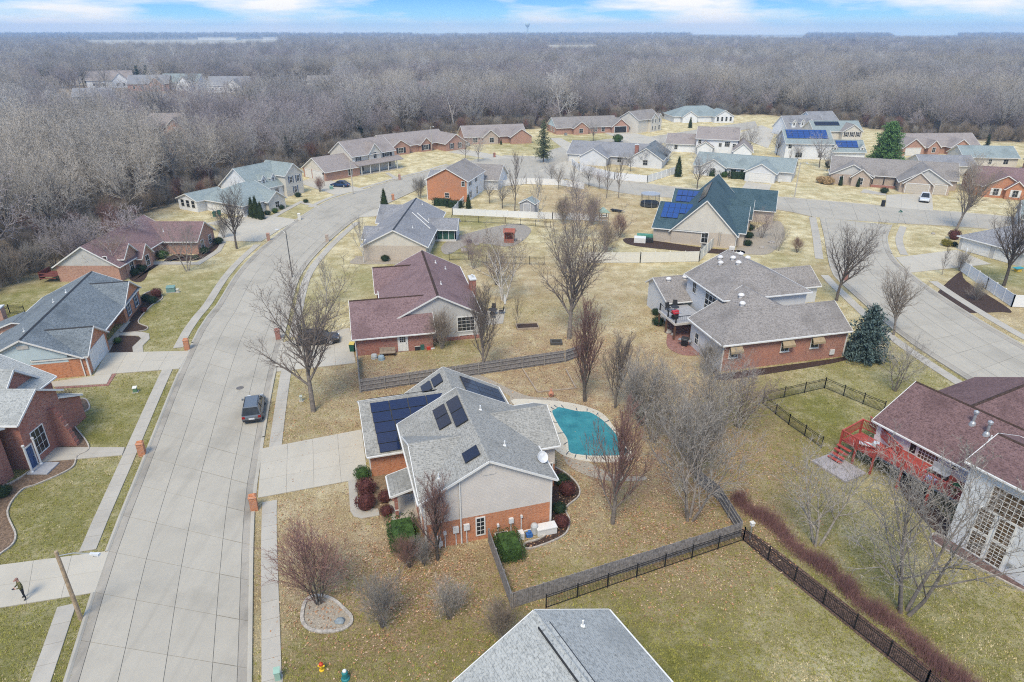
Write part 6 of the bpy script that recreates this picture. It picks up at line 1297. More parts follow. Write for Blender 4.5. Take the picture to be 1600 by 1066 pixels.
def grass():
    """tufts of winter grass on the near lawns, kept off everything paved or planted"""
    k = random.Random(8); tufts = []
    for col in ((.66, .56, .33), (.55, .44, .23), (.32, .30, .07), (.21, .21, .045)):
        b = MB()
        for _ in range(7):
            a = k.uniform(0, 6.28); p = Vector((k.gauss(0, .05), k.gauss(0, .05), 0)); q = p + Vector((math.cos(a) * .06, math.sin(a) * .06, k.uniform(.04, .085))); s = Vector((-math.sin(a), math.cos(a), 0)) * .012; b.face([p - s, p + s, q])
        tufts.append((b.mesh('tuft', M('grass_%d' % (col[0] * 100), col, .9, .2, per_object=.25)),))
    pts = []
    for _ in range(150000):
        y = 24 + 62 * k.random() ** 1.25; x = k.uniform(-.82, .82) * (y + 16)
        if not in_view(x, y, .02) or any(x0 < x < x1 and y0 < y < y1 and in_poly(x, y, P) for P, x0, x1, y0, y1 in EXCL): continue
        g = fall((x, y), GRE) + .35 * noise.noise(Vector((x * .16, y * .16, 7))) + k.gauss(0, .16); l = fall((x, y), LIT)
        if k.random() < l * .55: continue
        pts.append((x, y, (2 if k.random() < .6 else 3) if g > .36 else (0 if k.random() < .5 else 1), k.uniform(.8, 1.5), k.uniform(0, 6.28)))
    forest('grass', pts, tufts)
grass()

# ------------------------------------------------------------------ pool
deckm = concrete('pool_deck', (.58, .53, .43)); POOL = [(861, 645.5), (867, 640), (874.5, 637), (901.5, 643), (922, 645), (942, 657), (959, 674), (975, 696), (983, 709), (972, 714), (930, 715), (905, 713), (888, 708), (884.5, 688), (872, 668)]
sheet('pool_terrace', smooth_line(ats([(798, 627), (850, 626), (900, 632), (940, 646), (962, 672), (989, 711), (978, 721), (935, 723), (893, 717), (870, 706), (858, 690), (846, 664)]), 4, True), .07, deckm, thick=.1, kind='structure')
t = thing('swimming_pool', 'kidney-shaped pool under a teal winter cover behind the solar house', 'pool', at(915, 675)); o_ = at(915, 675)
ln = smooth_line(ats(POOL), 4, True); b = MB(); c0 = sum(ln, Vector()) / len(ln)
for i in range(len(ln)):
    p, q = ln[i] - o_, ln[(i + 1) % len(ln)] - o_; c = c0 - o_; fs = (0, .3, .6, .85, .99)
    for f0, f1 in zip(fs, fs[1:]):
        Z = lambda f: .115 - .03 * (1 - f ** 2)
        pts = [(*c.lerp(p, f0)[:2], Z(f0)), (*c.lerp(p, f1)[:2], Z(f1)), (*c.lerp(q, f1)[:2], Z(f1)), (*c.lerp(q, f0)[:2], Z(f0))]; b.face(pts if f0 else pts[1:] + [pts[0]])
cv, nt_, bb = base_mat('teal_cover', .45, .4); v_ = coords(nt_, 'World'); wv = N(nt_, 'ShaderNodeTexWave', Scale=.9, Distortion=4.0); nt_.links.new(v_, wv.inputs['Vector'])
nt_.links.new(mixc(nt_, nz(nt_, .6, 4, .6, v_), (.02, .155, .185), (.045, .25, .275)), bb.inputs['Base Color']); bump(nt_, bb, wv.outputs[0], .25, .05)
b.build('pool_cover', cv, t, smooth=True)
b = MB()
for i in range(0, len(ln), 1): p, q = ln[i] - o_, ln[(i + 1) % len(ln)] - o_; b.bar((p.x, p.y, .09), (q.x, q.y, .09), .22, .06)
b.build('coping', deckm, t)
for i in range(0, len(ln), 3): d = (ln[i] - c0).normalized(); p = ln[i] - o_ - d * .1; q = p + d * .55; b = MB(); b.bar((p.x, p.y, .135), (q.x, q.y, .135), .07, .012); b.build('strap', M('navy_strap', (.03, .07, .12), .7), t)

# ------------------------------------------------------------------ street furniture
def mailbox(label, px, mat=BRICK_R, h=1.25, w_=.55, rz=R(17)):
    p = at(*px); t = thing('mailbox', label, 'mailbox', p, rz); b = MB(); b.box(-w_ / 2, w_ / 2, -w_ / 2, w_ / 2, 0, h); b.build('pillar', mat, t)
    b = MB(); s = w_ / 2 + .05; b.hexa([(-s, -s, h + .002), (s, -s, h + .002), (s, s, h + .002), (-s, s, h + .002), (-s * .6, -s * .6, h + .14), (s * .6, -s * .6, h + .14), (s * .6, s * .6, h + .14), (-s * .6, s * .6, h + .14)]); b.build('cap', mat, t)
    b = MB(); b.box(-w_ / 2 - .03, -w_ / 2 + .01, -.14, .14, h * .62, h * .86); b.build('mailbox_door', DARK, t)
for lab, px, m_ in (('brick pillar mailbox where the stepping-slab path meets the street', (223, 711), BRICK_O), ('brick pillar mailbox at the slate-roofed ranch drive', (293, 546), BRICK_O), ('brick pillar mailbox at the solar house drive', (398, 796), BRICK_O), ('brick pillar mailbox behind the big street tree', (435, 530), BRICK_R), ('pinkish brick mailbox at the upper left drive', (420, 376), BRICK_P), ('small dark mailbox by the young birch', (511.6, 378), STONE), ('brick mailbox at the porch-house path', (624.5, 281), BRICK_P), ('brick mailbox by the dark street spire', (614.4, 313), BRICK_O), ('small brick mailbox at the junction', (772.6, 246), BRICK_R), ('white pillar mailbox at the white house drive', (468, 344), CREAMV), ('dark mailbox at the pickup drive', (1379, 323), DARK), ('brick mailbox by the street tree of the long brick wall', (1320, 438), BRICK_R)):
    mailbox(lab, px, m_)
POLE = M('wood_pole', (.36, .27, .18), .9, .25, 4)
def lamp(label, px, h, az, arm=2.4, mat=POLE, r=.14):
    t = thing('street_lamp', label, 'street lamp', at(*px)); b = MB(); b.cone((0, 0, -.2), (0, 0, h), r, r * .75, 10, cap=True); b.build('pole', mat, t)
    d = Vector((math.cos(az), math.sin(az), 0)); p = Vector((0, 0, h - .35)); q = p + d * arm + Vector((0, 0, .5)); b = MB(); b.cone(p, p + d * arm * .5 + Vector((0, 0, .38)), .035, .03, 6); b.cone(p + d * arm * .5 + Vector((0, 0, .38)), q, .03, .028, 6); b.build('arm', GREYM, t)
    b = MB(); s = Vector((-d.y, d.x, 0)); b.hexa([q - s * .08 - Vector((0, 0, .05)), q + s * .08 - Vector((0, 0, .05)), q + d * .62 + s * .12 - Vector((0, 0, .07)), q + d * .62 - s * .12 - Vector((0, 0, .07)), q - s * .06 + Vector((0, 0, .05)), q + s * .06 + Vector((0, 0, .05)), q + d * .6 + s * .1 + Vector((0, 0, .06)), q + d * .6 - s * .1 + Vector((0, 0, .06))]); hd = b.build('lamp_head', M('lamp_grey', (.6, .61, .62), .5), t)
    b = MB(); e = q + d * .36; b.lathe([(.16, -.07), (.13, -.14), (.05, -.17)], 10, e); b.build('lens', M('lamp_lens', (.75, .75, .72), .2), hd)
lamp('leaning-looking wooden street lamp pole beside the nearest drive, lower left', (127, 968), 5.6, R(-8), 2.3)
lamp('slim dark street lamp behind the big street tree', (457, 434), 7.2, R(160), 1.2, M('dark_pole', (.10, .10, .10), .6), .08)
lamp('pale street lamp at the porch-house drive', (552, 304), 7.6, R(-50), 1.6, M('pale_pole', (.46, .42, .36), .8), .12)
lamp('pale street lamp left of the stone ranch', (1241, 309), 7.8, R(-70), 1.6, M('pale_pole', (.46, .42, .36), .8), .12)
lamp('far street lamp at the brick ranch below the woods', (675, 236), 7.4, R(-60), 1.5, M('pale_pole', (.46, .42, .36), .8), .12)
t = thing('street_sign', 'thin street-name sign post at the corner lawn junction', 'sign', at(1402, 352)); b = MB(); b.cone((0, 0, 0), (0, 0, 2.7), .035, .035, 6); b.build('post', GREYM, t); b = MB(); b.box(-.4, .4, -.012, .012, 2.5, 2.7); b.build('sign_plate', M('green_sign', (.05, .16, .12), .5), t); b = MB(); b.box(-.012, .012, -.4, .4, 2.72, 2.92); b.build('sign_plate', M('green_sign', (.05, .16, .12), .5), t)
t = thing('lamp_post', 'dark lawn lamp post before the porch-house garage', 'lamp post', at(507, 291)); b = MB(); b.cone((0, 0, 0), (0, 0, 2.6), .05, .04, 6); b.build('post', BLACK, t); b = MB(); b.lathe([(.1, 2.6), (.2, 3.0), (.24, 3.02), (.02, 3.25)], 6); b.build('lantern', BLACK, t)
def pedestal(label, px, col, w_=.7, d=.7, h=.75, name='utility_box', top=None, rz=R(15)):
    t = thing(name, label, 'utility box', at(*px), rz); m_ = M('box_' + '_'.join('%d' % (c * 99) for c in col), col, .6, .08); b = MB(); b.hexa([(-w_ / 2, -d / 2, 0), (w_ / 2, -d / 2, 0), (w_ / 2, d / 2, 0), (-w_ / 2, d / 2, 0), (-w_ / 2, -d / 2, h * .85), (w_ / 2, -d / 2, h * .85), (w_ / 2, d / 2, h), (-w_ / 2, d / 2, h)]); b.build('cabinet', m_, t)
    b = MB(); b.hexa([(-w_ / 2 - .03, -d / 2 - .04, h * .85 + .003), (w_ / 2 + .03, -d / 2 - .04, h * .85 + .003), (w_ / 2 + .03, d / 2 + .03, h + .003), (-w_ / 2 - .03, d / 2 + .03, h + .003), (-w_ / 2 - .03, -d / 2 - .04, h * .85 + .05), (w_ / 2 + .03, -d / 2 - .04, h * .85 + .05), (w_ / 2 + .03, d / 2 + .03, h + .05), (-w_ / 2 - .03, d / 2 + .03, h + .05)]); b.build('lid', top or m_, t)
    b = MB(); b.box(-w_ / 2 - .1, w_ / 2 + .1, -d / 2 - .1, d / 2 + .1, 0, .06); b.build('pad', WALK, t)
pedestal('green transformer box on the left lawn', (268, 456), (.17, .28, .25), 1.1, .9, .8); pedestal('small pale post box beside the green transformer', (278, 457), (.5, .48, .4), .3, .3, .5)
pedestal('small green utility post on the left front lawn', (212, 613), (.12, .22, .13), .35, .35, .6, top=CREAMV); pedestal('pale green utility post at the pavement, bottom edge', (435, 1062), (.28, .42, .34), .3, .3, .8)
pedestal('green utility box on the white house lawn', (518, 296), (.15, .27, .22), .8, .8, .7); pedestal('small pale utility post on the leafy lawn by the street tree', (471, 627), (.4, .42, .36), .22, .22, .6)
t = thing('utility_dome', 'teal utility dome with a white cap near the bottom edge', 'utility box', at(540, 1061)); b = MB(); b.lathe([(.26, 0), (.24, .12), (.19, .16), (.18, .55), (.14, .62)], 12); b.build('dome', M('teal_plastic', (.03, .20, .21), .5), t); b = MB(); b.lathe([(.12, .621), (.12, .7), (.06, .76)], 10); b.build('cap', WHITE, t)
t = thing('fire_hydrant', 'yellow fire hydrant with red bonnet on the lawn, bottom edge', 'fire hydrant', at(503, 1047)); b = MB(); b.lathe([(.16, 0), (.16, .06), (.11, .08), (.11, .42), (.14, .44)], 10); b.cone((-.2, 0, .34), (.2, 0, .34), .06, .06, 8, cap=True); b.cone((0, -.2, .34), (0, 0, .34), .07, .07, 8); b.build('barrel', M('hydrant_yellow', (.75, .50, .03), .5), t); b = MB(); b.lathe([(.14, .442), (.12, .54), (.05, .6), (.03, .66)], 10); b.build('bonnet', M('hydrant_red', (.55, .07, .03), .5), t)
def wheelie(label, px, col, lid=None, rz=0):
    t = thing('wheelie_bin', label, 'bin', at(*px), rz); b = MB(); b.hexa([(-.24, -.28, .06), (.24, -.28, .06), (.24, .25, .06), (-.24, .25, .06), (-.3, -.36, 1.0), (.3, -.36, 1.0), (.3, .34, 1.0), (-.3, .34, 1.0)]); b.build('body', M('bin_' + '_'.join('%d' % (c * 99) for c in col), col, .5, .06), t)
    b = MB(); b.hexa([(-.32, -.4, 1.003), (.32, -.4, 1.003), (.32, .36, 1.003), (-.32, .36, 1.003), (-.3, -.38, 1.06), (.3, -.38, 1.06), (.3, .34, 1.1), (-.3, .34, 1.1)]); b.build('lid', lid or M('bin_lid', (.02, .07, .05), .5), t)
    b = MB(); [b.lathe([(.0, -.03), (.1, -.03), (.1, .03), (.0, .03)], 8, (x, .3, .1)) for x in (-.26, .26)]; b.build('wheels', DARK, t)
wheelie('dark green bin with a yellow lid by the burgundy house garage', (551, 549), (.02, .09, .06), M('lid_yellow', (.6, .48, .12), .5)); wheelie('green bin left of the pair by the pickup', (1421, 301), (.03, .14, .09)); wheelie('green bin right of the pair by the pickup', (1432, 300), (.03, .13, .08)); wheelie('green bin at the white house garage', (336, 339), (.03, .14, .09)); wheelie('second green bin at the white house garage', (343, 337), (.03, .14, .10)); wheelie('grey bin at the porch-house garage', (517, 281), (.05, .06, .06))

# ------------------------------------------------------------------ vehicles
def loft(b, rings, cap=True):
    n = len(rings[0]); i0 = len(b.v); b.v += [p for r in rings for p in r]
    for j in range(len(rings) - 1):
        for k in range(n): b.f.append((i0 + j * n + k, i0 + j * n + (k + 1) % n, i0 + (j + 1) * n + (k + 1) % n, i0 + (j + 1) * n + k)); b.m.append(0)
    if cap: b.f += [tuple(i0 + k for k in reversed(range(n))), tuple(i0 + (len(rings) - 1) * n + k for k in range(n))]; b.m += [0, 0]
def car(label, cat, px, rz, paint, L=4.6, W=1.86, H=1.68, kind='suv', name='parked_car', z=.06):
    p = at(*px); t = thing(name, label, cat, (p.x, p.y, z), rz); b = MB(); hb = {'suv': .98, 'sedan': .86, 'pickup': 1.02}[kind]
    st = [(-.5, .42, .80, .84), (-.485, .30, hb - .04, .94), (-.36, .24, hb, 1), (.12, .22, hb, 1), (.30, .24, hb - .08, .99), (.44, .27, hb - .2, .95), (.49, .33, hb - .28, .88), (.5, .4, hb - .34, .82)]
    R_ = []
    for x, zb, zt, k in st:
        w_ = W / 2 * k; m_ = (zb + zt) / 2; R_.append([(x * L, -w_ * .94, zb), (x * L, w_ * .94, zb), (x * L, w_, m_ - .05), (x * L, w_ * .985, m_ + .12), (x * L, w_ * .88, zt), (x * L, -w_ * .88, zt), (x * L, -w_ * .985, m_ + .12), (x * L, -w_, m_ - .05)])
    loft(b, R_); body = b.build('body', paint, t)
    c0, c1, r0, r1 = {'suv': (-.475, .24, -.42, .06), 'sedan': (-.40, .24, -.22, .08), 'pickup': (-.12, .24, -.09, .10)}[kind]; wb, wt = W / 2 * .87, W / 2 * .68
    g = MB(); g.hexa([(c0 * L, -wb, hb - .03), (c1 * L, -wb, hb - .03), (c1 * L, wb, hb - .03), (c0 * L, wb, hb - .03), (r0 * L, -wt, H - .06), (r1 * L, -wt, H - .06), (r1 * L, wt, H - .06), (r0 * L, wt, H - .06)]); g.build('windows', GLASS, t)
    g = MB(); g.hexa([(r0 * L - .05, -wt - .03, H - .065), (r1 * L + .05, -wt - .03, H - .065), (r1 * L + .05, wt + .03, H - .065), (r0 * L - .05, wt + .03, H - .065), (r0 * L + .05, -wt + .06, H), (r1 * L - .08, -wt + .06, H), (r1 * L - .08, wt - .06, H), (r0 * L + .05, wt - .06, H)]); g.build('roof', paint, t)
    g = MB()
    for s in (-1, 1):
        for a, q in ((c0, r0), (c1, r1), ((c0 + c1) / 2 - .05, (r0 + r1) / 2 - .05)): g.bar((a * L, s * (wb + .005), hb - .02), (q * L, s * (wt + .005), H - .05), .09, .05)
    g.build('pillar', paint, t)
    if kind == 'suv':
        for s in (-1, 1): g = MB(); g.bar((r0 * L + .1, s * (wt - .03), H + .05), (r1 * L - .2, s * (wt - .03), H + .05), .04, .04); g.build('roof_rail', DARK, t)
    if kind == 'pickup':
        g = MB(); g.hexa([(-.47 * L, -W * .36, hb + .003), (-.14 * L, -W * .36, hb + .003), (-.14 * L, W * .36, hb + .003), (-.47 * L, W * .36, hb + .003), (-.47 * L, -W * .36, hb + .012), (-.14 * L, -W * .36, hb + .012), (-.14 * L, W * .36, hb + .012), (-.47 * L, W * .36, hb + .012)]); g.build('truck_bed', DARK, t)
    for x in (-.30, .31):
        for s in (-1, 1):
            wv = MB(); i0 = 0; wv.lathe([(.2, -.11), (.33, -.1), (.35, -.05), (.35, .05), (.33, .1), (.2, .11)], 16); wv.v = [(q[0], q[2], q[1]) for q in wv.v]; wh = wv.build('wheel', M('tyre', (.02, .02, .02), .9), t, loc=(x * L, s * (W / 2 - .1), .35))
            rm = MB(); rm.lathe([(.05, -.115), (.19, -.115), (.22, -.09), (.22, .09), (.19, .115), (.05, .115)], 12); rm.v = [(q[0], q[2], q[1]) for q in rm.v]; rm.build('rim', GREYM, wh)
    for s in (-1, 1):
        g = MB(); g.box(-.503 * L, -.485 * L, s * W * .38 - .13, s * W * .38 + .13, hb - .32, hb - .1); g.build('tail_light', M('tail_red', (.28, .012, .012), .25), t)
        g = MB(); g.box(.475 * L, .496 * L, s * W * .32 - .16, s * W * .32 + .16, hb - .38, hb - .26); g.build('headlight', M('lamp_clear', (.7, .72, .74), .15), t)
        g = MB(); g.box(.19 * L, .225 * L, s * (W / 2 + .08) - .09, s * (W / 2 + .08) + .09, hb - .02, hb + .13); g.build('wing_mirror', paint, t)
    g = MB(); g.box(-.515 * L, -.49 * L, -.26, .26, .55, .68); g.build('number_plate', M('plate', (.6, .6, .6), .5), t)
    g = MB(); g.box(-.508 * L, -.47 * L, -W * .43, W * .43, .34, .52); g.box(.47 * L, .503 * L, -W * .4, W * .4, .3, .44); g.build('bumper', DARK, t)
def paint(n, c): return M(n, c, .22, .02, 1, .6, .3)
car('grey SUV parked at the kerb by the solar house', 'car', (398, 645), R(105), paint('gunmetal_paint', (.15, .165, .18)), 4.6, 1.9, 1.72)
car('black car on the drive behind the big street tree', 'car', (498, 536), R(10), paint('black_paint', (.02, .022, .026)), 4.9, 1.9, 1.6, 'suv')
car('dark blue saloon on the porch-house drive', 'car', (532, 292), R(165), paint('blue_paint', (.02, .05, .13)), 4.6, 1.8, 1.45, 'sedan'); car('white pickup truck on the stone ranch drive', 'pickup truck', (1444, 314), R(-121), paint('white_paint', (.72, .73, .74)), 5.4, 2.0, 1.85, 'pickup', 'pickup_truck')
car('white car between the two far brick houses', 'car', (727, 229), R(70), paint('white_paint', (.72, .73, .74)), 4.6, 1.85, 1.6); car('pale car inside the open far garage', 'car', (966, 206), R(80), paint('white_paint', (.72, .73, .74)), 4.4, 1.8, 1.5, 'sedan')

# ------------------------------------------------------------------ the person on the drive
def person():
    p = at(40, 937); root = thing('person', 'person in a camouflage jacket and dark trousers standing on the nearest drive', 'person', (p.x, p.y, .08), R(-35))
    J = [((0, 0, .98), .15), ((0, .01, 1.18), .165), ((0, 0, 1.38), .165), ((0, -.01, 1.49), .075), ((0, -.02, 1.56), .06),                    # pelvis .. neck 0-4
         ((.10, 0, .90), .105), ((.13, -.03, .50), .065), ((.15, .02, .10), .045), ((.17, -.14, .04), .045),                                   # leg 5-8
         ((-.10, 0, .90), .105), ((-.15, .02, .50), .065), ((-.20, .06, .10), .045), ((-.23, -.10, .04), .045),                               # leg 9-12
         ((.20, 0, 1.43), .075), ((.27, -.04, 1.15), .055), ((.12, -.26, 1.14), .042), ((-.20, 0, 1.43), .075), ((-.27, -.04, 1.15), .055), ((-.12, -.26, 1.14), .042)]
    E_ = [(0, 1), (1, 2), (2, 3), (3, 4), (0, 5), (5, 6), (6, 7), (7, 8), (0, 9), (9, 10), (10, 11), (11, 12), (2, 13), (13, 14), (14, 15), (2, 16), (16, 17), (17, 18)]
    me = bpy.data.meshes.new('person_body'); me.from_pydata([j[0] for j in J], E_, []); o = bpy.data.objects.new('person_body', me); COL.objects.link(o)
    m = o.modifiers.new('skin', 'SKIN')
    for i, (_, r) in enumerate(J): me.skin_vertices[0].data[i].radius = (r, r * (.78 if i in (1, 2) else 1)); me.skin_vertices[0].data[i].use_root = (i == 0)
    o.modifiers.new('sub', 'SUBSURF').levels = 2
    dg = bpy.context.evaluated_depsgraph_get(); nm = bpy.data.meshes.new_from_object(o.evaluated_get(dg)); bpy.data.objects.remove(o)
    cam_, nt_, bb = base_mat('camouflage_cloth', .9, .1); v_ = coords(nt_); c = mixc(nt_, nz(nt_, 9, 2, .5, v_, .48, .52), (.14, .13, .06), (.06, .07, .03)); c = mixc(nt_, nz(nt_, 13, 2, .5, v_, .58, .6), c, (.28, .22, .12)); nt_.links.new(c, bb.inputs['Base Color'])
    nm.materials.clear(); [nm.materials.append(x) for x in (cam_, M('dark_denim', (.02, .022, .03), .9), M('skin', (.55, .33, .25), .6, .05), M('boot', (.03, .025, .02), .7))]
    for f in nm.polygons: z = f.center.z; f.material_index = 3 if z < .1 else (1 if z < .93 else (2 if z > 1.51 else 0)); f.use_smooth = True
    obj('body', nm, root)
    b = MB(); b.lathe([(.03, -.13), (.062, -.1), (.078, -.03), (.085, .04), (.075, .1), (.04, .13)], 14); b.cone((0, -.075, .0), (0, -.105, -.02), .018, .01, 5); [b.cone((s * .08, 0, .0), (s * .095, .01, .01), .025, .02, 6, cap=True) for s in (-1, 1)]; b.v = [(x, y * 1.15, z) for x, y, z in b.v]
    hd = b.build('head', MATS['skin'], root, True, loc=(0, -.035, 1.67)); hd.rotation_euler = (R(18), 0, 0)
    b = MB(); [b.lathe([(.013, -.01), (.014, 0), (.004, .012)], 6, (s * .032, -.088, .02)) for s in (-1, 1)]; b.box(-.025, .025, -.094, -.088, -.066, -.058); b.build('face', M('face_dark', (.12, .04, .035), .5), hd)
    b = MB(); b.lathe([(.09, .03), (.092, .07), (.08, .115), (.045, .142)], 12); b.v = [(x, y * 1.15 + .008, z) for x, y, z in b.v]; b.box(-.07, .07, -.19, -.08, .055, .07); b.build('cap', M('hair_tone', (.27, .15, .12), .8), hd)  # cap shape stands in for short hair on a bare head
    for s in (-1, 1):
        b = MB(); w_ = Vector((s * .12, -.26, 1.14)); c = w_ + Vector((-s * .045, -.055, .0)); b.cone(w_, c, .03, .042, 8, cap=True)
        for q, (dx, L) in enumerate(((-.03, .07), (-.01, .08), (.01, .075), (.03, .06))): k0 = c + Vector((-s * .01, -.01, dx)); k1 = k0 + Vector((-s * .02, -.045 * L / .07, 0)); b.cone(k0, k1, .010, .009, 5); b.cone(k1, k1 + Vector((-s * .035, -.01, -.005)), .009, .006, 5, cap=True)
        b.cone(c + Vector((s * .0, 0, .035)), c + Vector((-s * .045, -.03, .055)), .012, .008, 5, cap=True); b.build('hand', MATS['skin'], root, True)
    M_ = root.matrix_basis
    t = thing('remote_control', 'small dark remote control held in the hands of the person', 'remote control', (p.x, p.y, .08), R(-35)); b = MB(); b.box(-.085, .085, -.40, -.33, 1.12, 1.16); b.build('case', DARK, t); b = MB(); b.box(-.06, .06, -.46, -.405, 1.15, 1.165); b.build('screen', GLASS, t)
person()
# ------------------------------------------------------------------ garden things
def boxthing(name, label, cat, p, rz, parts, z=0):
    t = thing(name, label, cat, (p[0], p[1], z), rz)
    for nm, mat, bx in parts:
        b = MB()
        for q in bx: b.box(*q)
        b.build(nm, mat, t)
    return t
A17 = R(16.5)
boxthing('deck_box', 'white storage box against the pool-side brick corner', 'storage box', at(853, 832), A17, [('box', WHITE, [(-.75, .75, -.35, .35, .02, .55)]), ('lid', WHITE, [(-.78, .78, -.38, .38, .552, .64)])])
t = thing('pool_pump', 'white and blue pool pump and filter by the brick wall', 'pool pump', at(829, 838), A17)
b = MB(); b.lathe([(.25, .05), (.28, .1), (.28, .75), (.2, .9), (.06, .95)], 12, (.35, .2, 0)); b.build('filter_tank', M('pump_grey', (.45, .46, .46), .5), t); b = MB(); b.box(-.35, .1, -.2, .15, .05, .35); b.lathe([(.13, .35), (.13, .5), (.1, .55)], 10, (-.1, 0, 0)); b.build('motor', M('pump_blue', (.05, .15, .4), .5), t); b = MB(); b.bar((-.6, .1, .5), (.35, .2, .5), .06, .06); b.bar((-.6, .1, .5), (-.6, .1, .05), .06, .06); b.bar((.6, .2, .2), (.35, .2, .8), .06, .06); b.build('pipe', WHITE, t); b = MB(); b.box(-.95, -.55, -.25, .25, 0, .6); b.build('heater', WHITE, t)
boxthing('planter_tub', 'white tub of dead plants by the plank fence end', 'planter', at(784, 840), A17, [('tub', WHITE, [(-.5, .5, -.3, -.24, 0, .35), (-.5, .5, .24, .3, 0, .35), (-.5, -.44, -.24, .24, 0, .35), (.44, .5, -.24, .24, 0, .35)]), ('soil', MULCH, [(-.44, .44, -.24, .24, 0, .28)])])
# raised bed, timber borders, pot, boulders
boxthing('raised_bed', 'square timber raised bed on the tan yard behind the burgundy house', 'raised bed', at(824, 512), R(8), [('side_board', TIMBER, [(-1.4, 1.4, -.8, -.7, 0, .3)]), ('side_board', TIMBER, [(-1.4, 1.4, .7, .8, 0, .3)]), ('end_board', TIMBER, [(-1.4, -1.3, -.7, .7, 0, .3)]), ('end_board', TIMBER, [(1.3, 1.4, -.7, .7, 0, .3)]), ('soil', MULCH, [(-1.3, 1.3, -.7, .7, 0, .2)])])
boxthing('fire_pit', 'dark fire pit ring on the leafy ground behind the plank fence', 'fire pit', at(869, 537), 0, [('ring', M('dark_stone', (.08, .075, .07), .9), [(-.7, .7, -.5, -.35, 0, .35), (-.7, .7, .35, .5, 0, .35), (-.7, -.5, -.35, .35, 0, .35), (.5, .7, -.35, .35, 0, .35)]), ('ash', M('ash', (.05, .05, .05), .9), [(-.5, .5, -.35, .35, 0, .1)])])
def timbers(label, pts):
    L = ats(pts); t = thing('timber_border', label, 'border', L[0])
    for p, q in zip(L, L[1:]): b = MB(); b.bar(p - L[0] + Vector((0, 0, .08)), q - L[0] + Vector((0, 0, .08)), .14, .16); b.build('timber', TIMBER, t)
timbers('weathered timber border of the leafy square behind the solar roof', [(816, 577), (840, 614), (900, 608), (884, 578)])
t = thing('terracotta_pot', 'terracotta chiminea lying near the timber border', 'pot', at(861, 620)); b = MB(); b.lathe([(.12, 0), (.24, .1), (.3, .35), (.22, .55), (.1, .65), (.09, .85), (.12, .88)], 12); b.build('pot', M('terracotta', (.48, .22, .14), .8), t); b = MB(); b.lathe([(.1, -.02), (.12, .03)], 10); b.v = [(x, z - .29, y + .35) for x, y, z in b.v]; b.build('mouth', DARK, t)
def boulder(label, px, s, seed, mat=None, group=None):
    k = random.Random(seed); b = MB(); b.lathe([(.9, -.1), (1, .25), (.8, .6), (.4, .8)], 8); b.v = [(x * s * k.uniform(.75, 1.2), y * s * .8 * k.uniform(.75, 1.2), z * s * k.uniform(.8, 1.1)) for x, y, z in b.v]; t = b.build('boulder', mat or M('boulder_stone', (.36, .33, .30), .9, .3), None, True); t.location = at(*px); props(t, label, 'boulder', group)
boulder('grey boulder inside the stone-ringed bed', (531, 972), .35, 1, M('blue_stone', (.25, .29, .31), .9, .3)); boulder('pale boulder by the deck posts of the big house', (1045, 520), .5, 2); boulder('low boulder by the raised deck, nearer the patio', (1052, 524), .35, 3); boulder('grey boulder on the corner lawn', (1458, 366), .4, 6)
for i, px in enumerate(((786, 372), (800, 368), (812, 376), (770, 378), (745, 383), (725, 392), (1190, 388), (1205, 380))): boulder('pale rock of the rock bed by the red playhouse' if i < 6 else 'pale rock in the gravel bed right of the teal house', px, .45 + .1 * (i % 3), 10 + i, None, 'rocks by the red playhouse' if i < 6 else 'rocks by the teal house')
# burgundy house back wall clutter
boxthing('garden_bench', 'dark bench with pots on it against the brick garage', 'bench', at(606, 556), R(8), [('seat', TIMBER, [(-.9, .9, -.3, .25, .42, .48)]), ('backrest', TIMBER, [(-.9, .9, .25, .31, .5, .95)]), ('leg', BLACK, [(-.85, -.78, -.28, .25, 0, .42)]), ('leg', BLACK, [(.78, .85, -.28, .25, 0, .42)])])
for i, (px, c) in enumerate((((585, 560), (.45, .46, .45)), ((596, 562), (.3, .38, .42)))):
    t = thing('tub', ('grey upturned tub by the brick garage, left', 'blue-grey tub by the brick garage, right')[i], 'tub', at(*px)); b = MB(); b.lathe([(.35, 0), (.38, .3), (.3, .5), (.1, .55)], 12); b.build('bowl', M('tub_%d' % i, c, .6), t); b = MB(); b.lathe([(.40, 0), (.40, .06), (.36, .06)], 12); b.build('rim', M('tub_%d' % i, c, .6), t)
boxthing('storage_crate', 'dark crates stacked by the grey gable corner', 'crate', at(655, 546), R(12), [('crate', DARK, [(-.5, .1, -.3, .3, 0, .5)]), ('crate', M('green_crate', (.04, .12, .10), .6), [(.15, .6, -.25, .25, 0, .7)]), ('lid', M('pale_lid', (.5, .5, .47), .6), [(-.52, .12, -.32, .32, .502, .56)])])
t = thing('barrel', 'blue plastic rain barrel under the burgundy house windows', 'barrel', at(667, 541)); b = MB(); b.lathe([(.28, 0), (.34, .2), (.34, .7), (.28, .9), (.1, .92)], 14); b.build('drum', M('barrel_blue', (.02, .10, .32), .5), t); b = MB(); b.lathe([(.3, .45), (.355, .46), (.355, .5), (.3, .51)], 14); b.build('hoop', DARK, t)
boxthing('toy_slide', 'small red and white plastic toy by the blue barrel', 'toy', at(671, 546), .4, [('step', M('toy_red', (.5, .06, .04), .5), [(-.3, .1, -.2, .2, 0, .35)]), ('slide', WHITE, [(.1, .6, -.15, .15, .02, .15)])])
def patio_table(label, p, z=0, col=DARK, r=.6):
    t = thing('patio_table', label, 'table', (p[0], p[1], z)); b = MB(); b.lathe([(r, .68), (r, .72), (.02, .725)], 16); b.build('top', col, t); b = MB(); b.cone((0, 0, 0), (0, 0, .68), .05, .04, 6); b.lathe([(.28, 0), (.28, .04), (.05, .06)], 10); b.build('base', col, t)
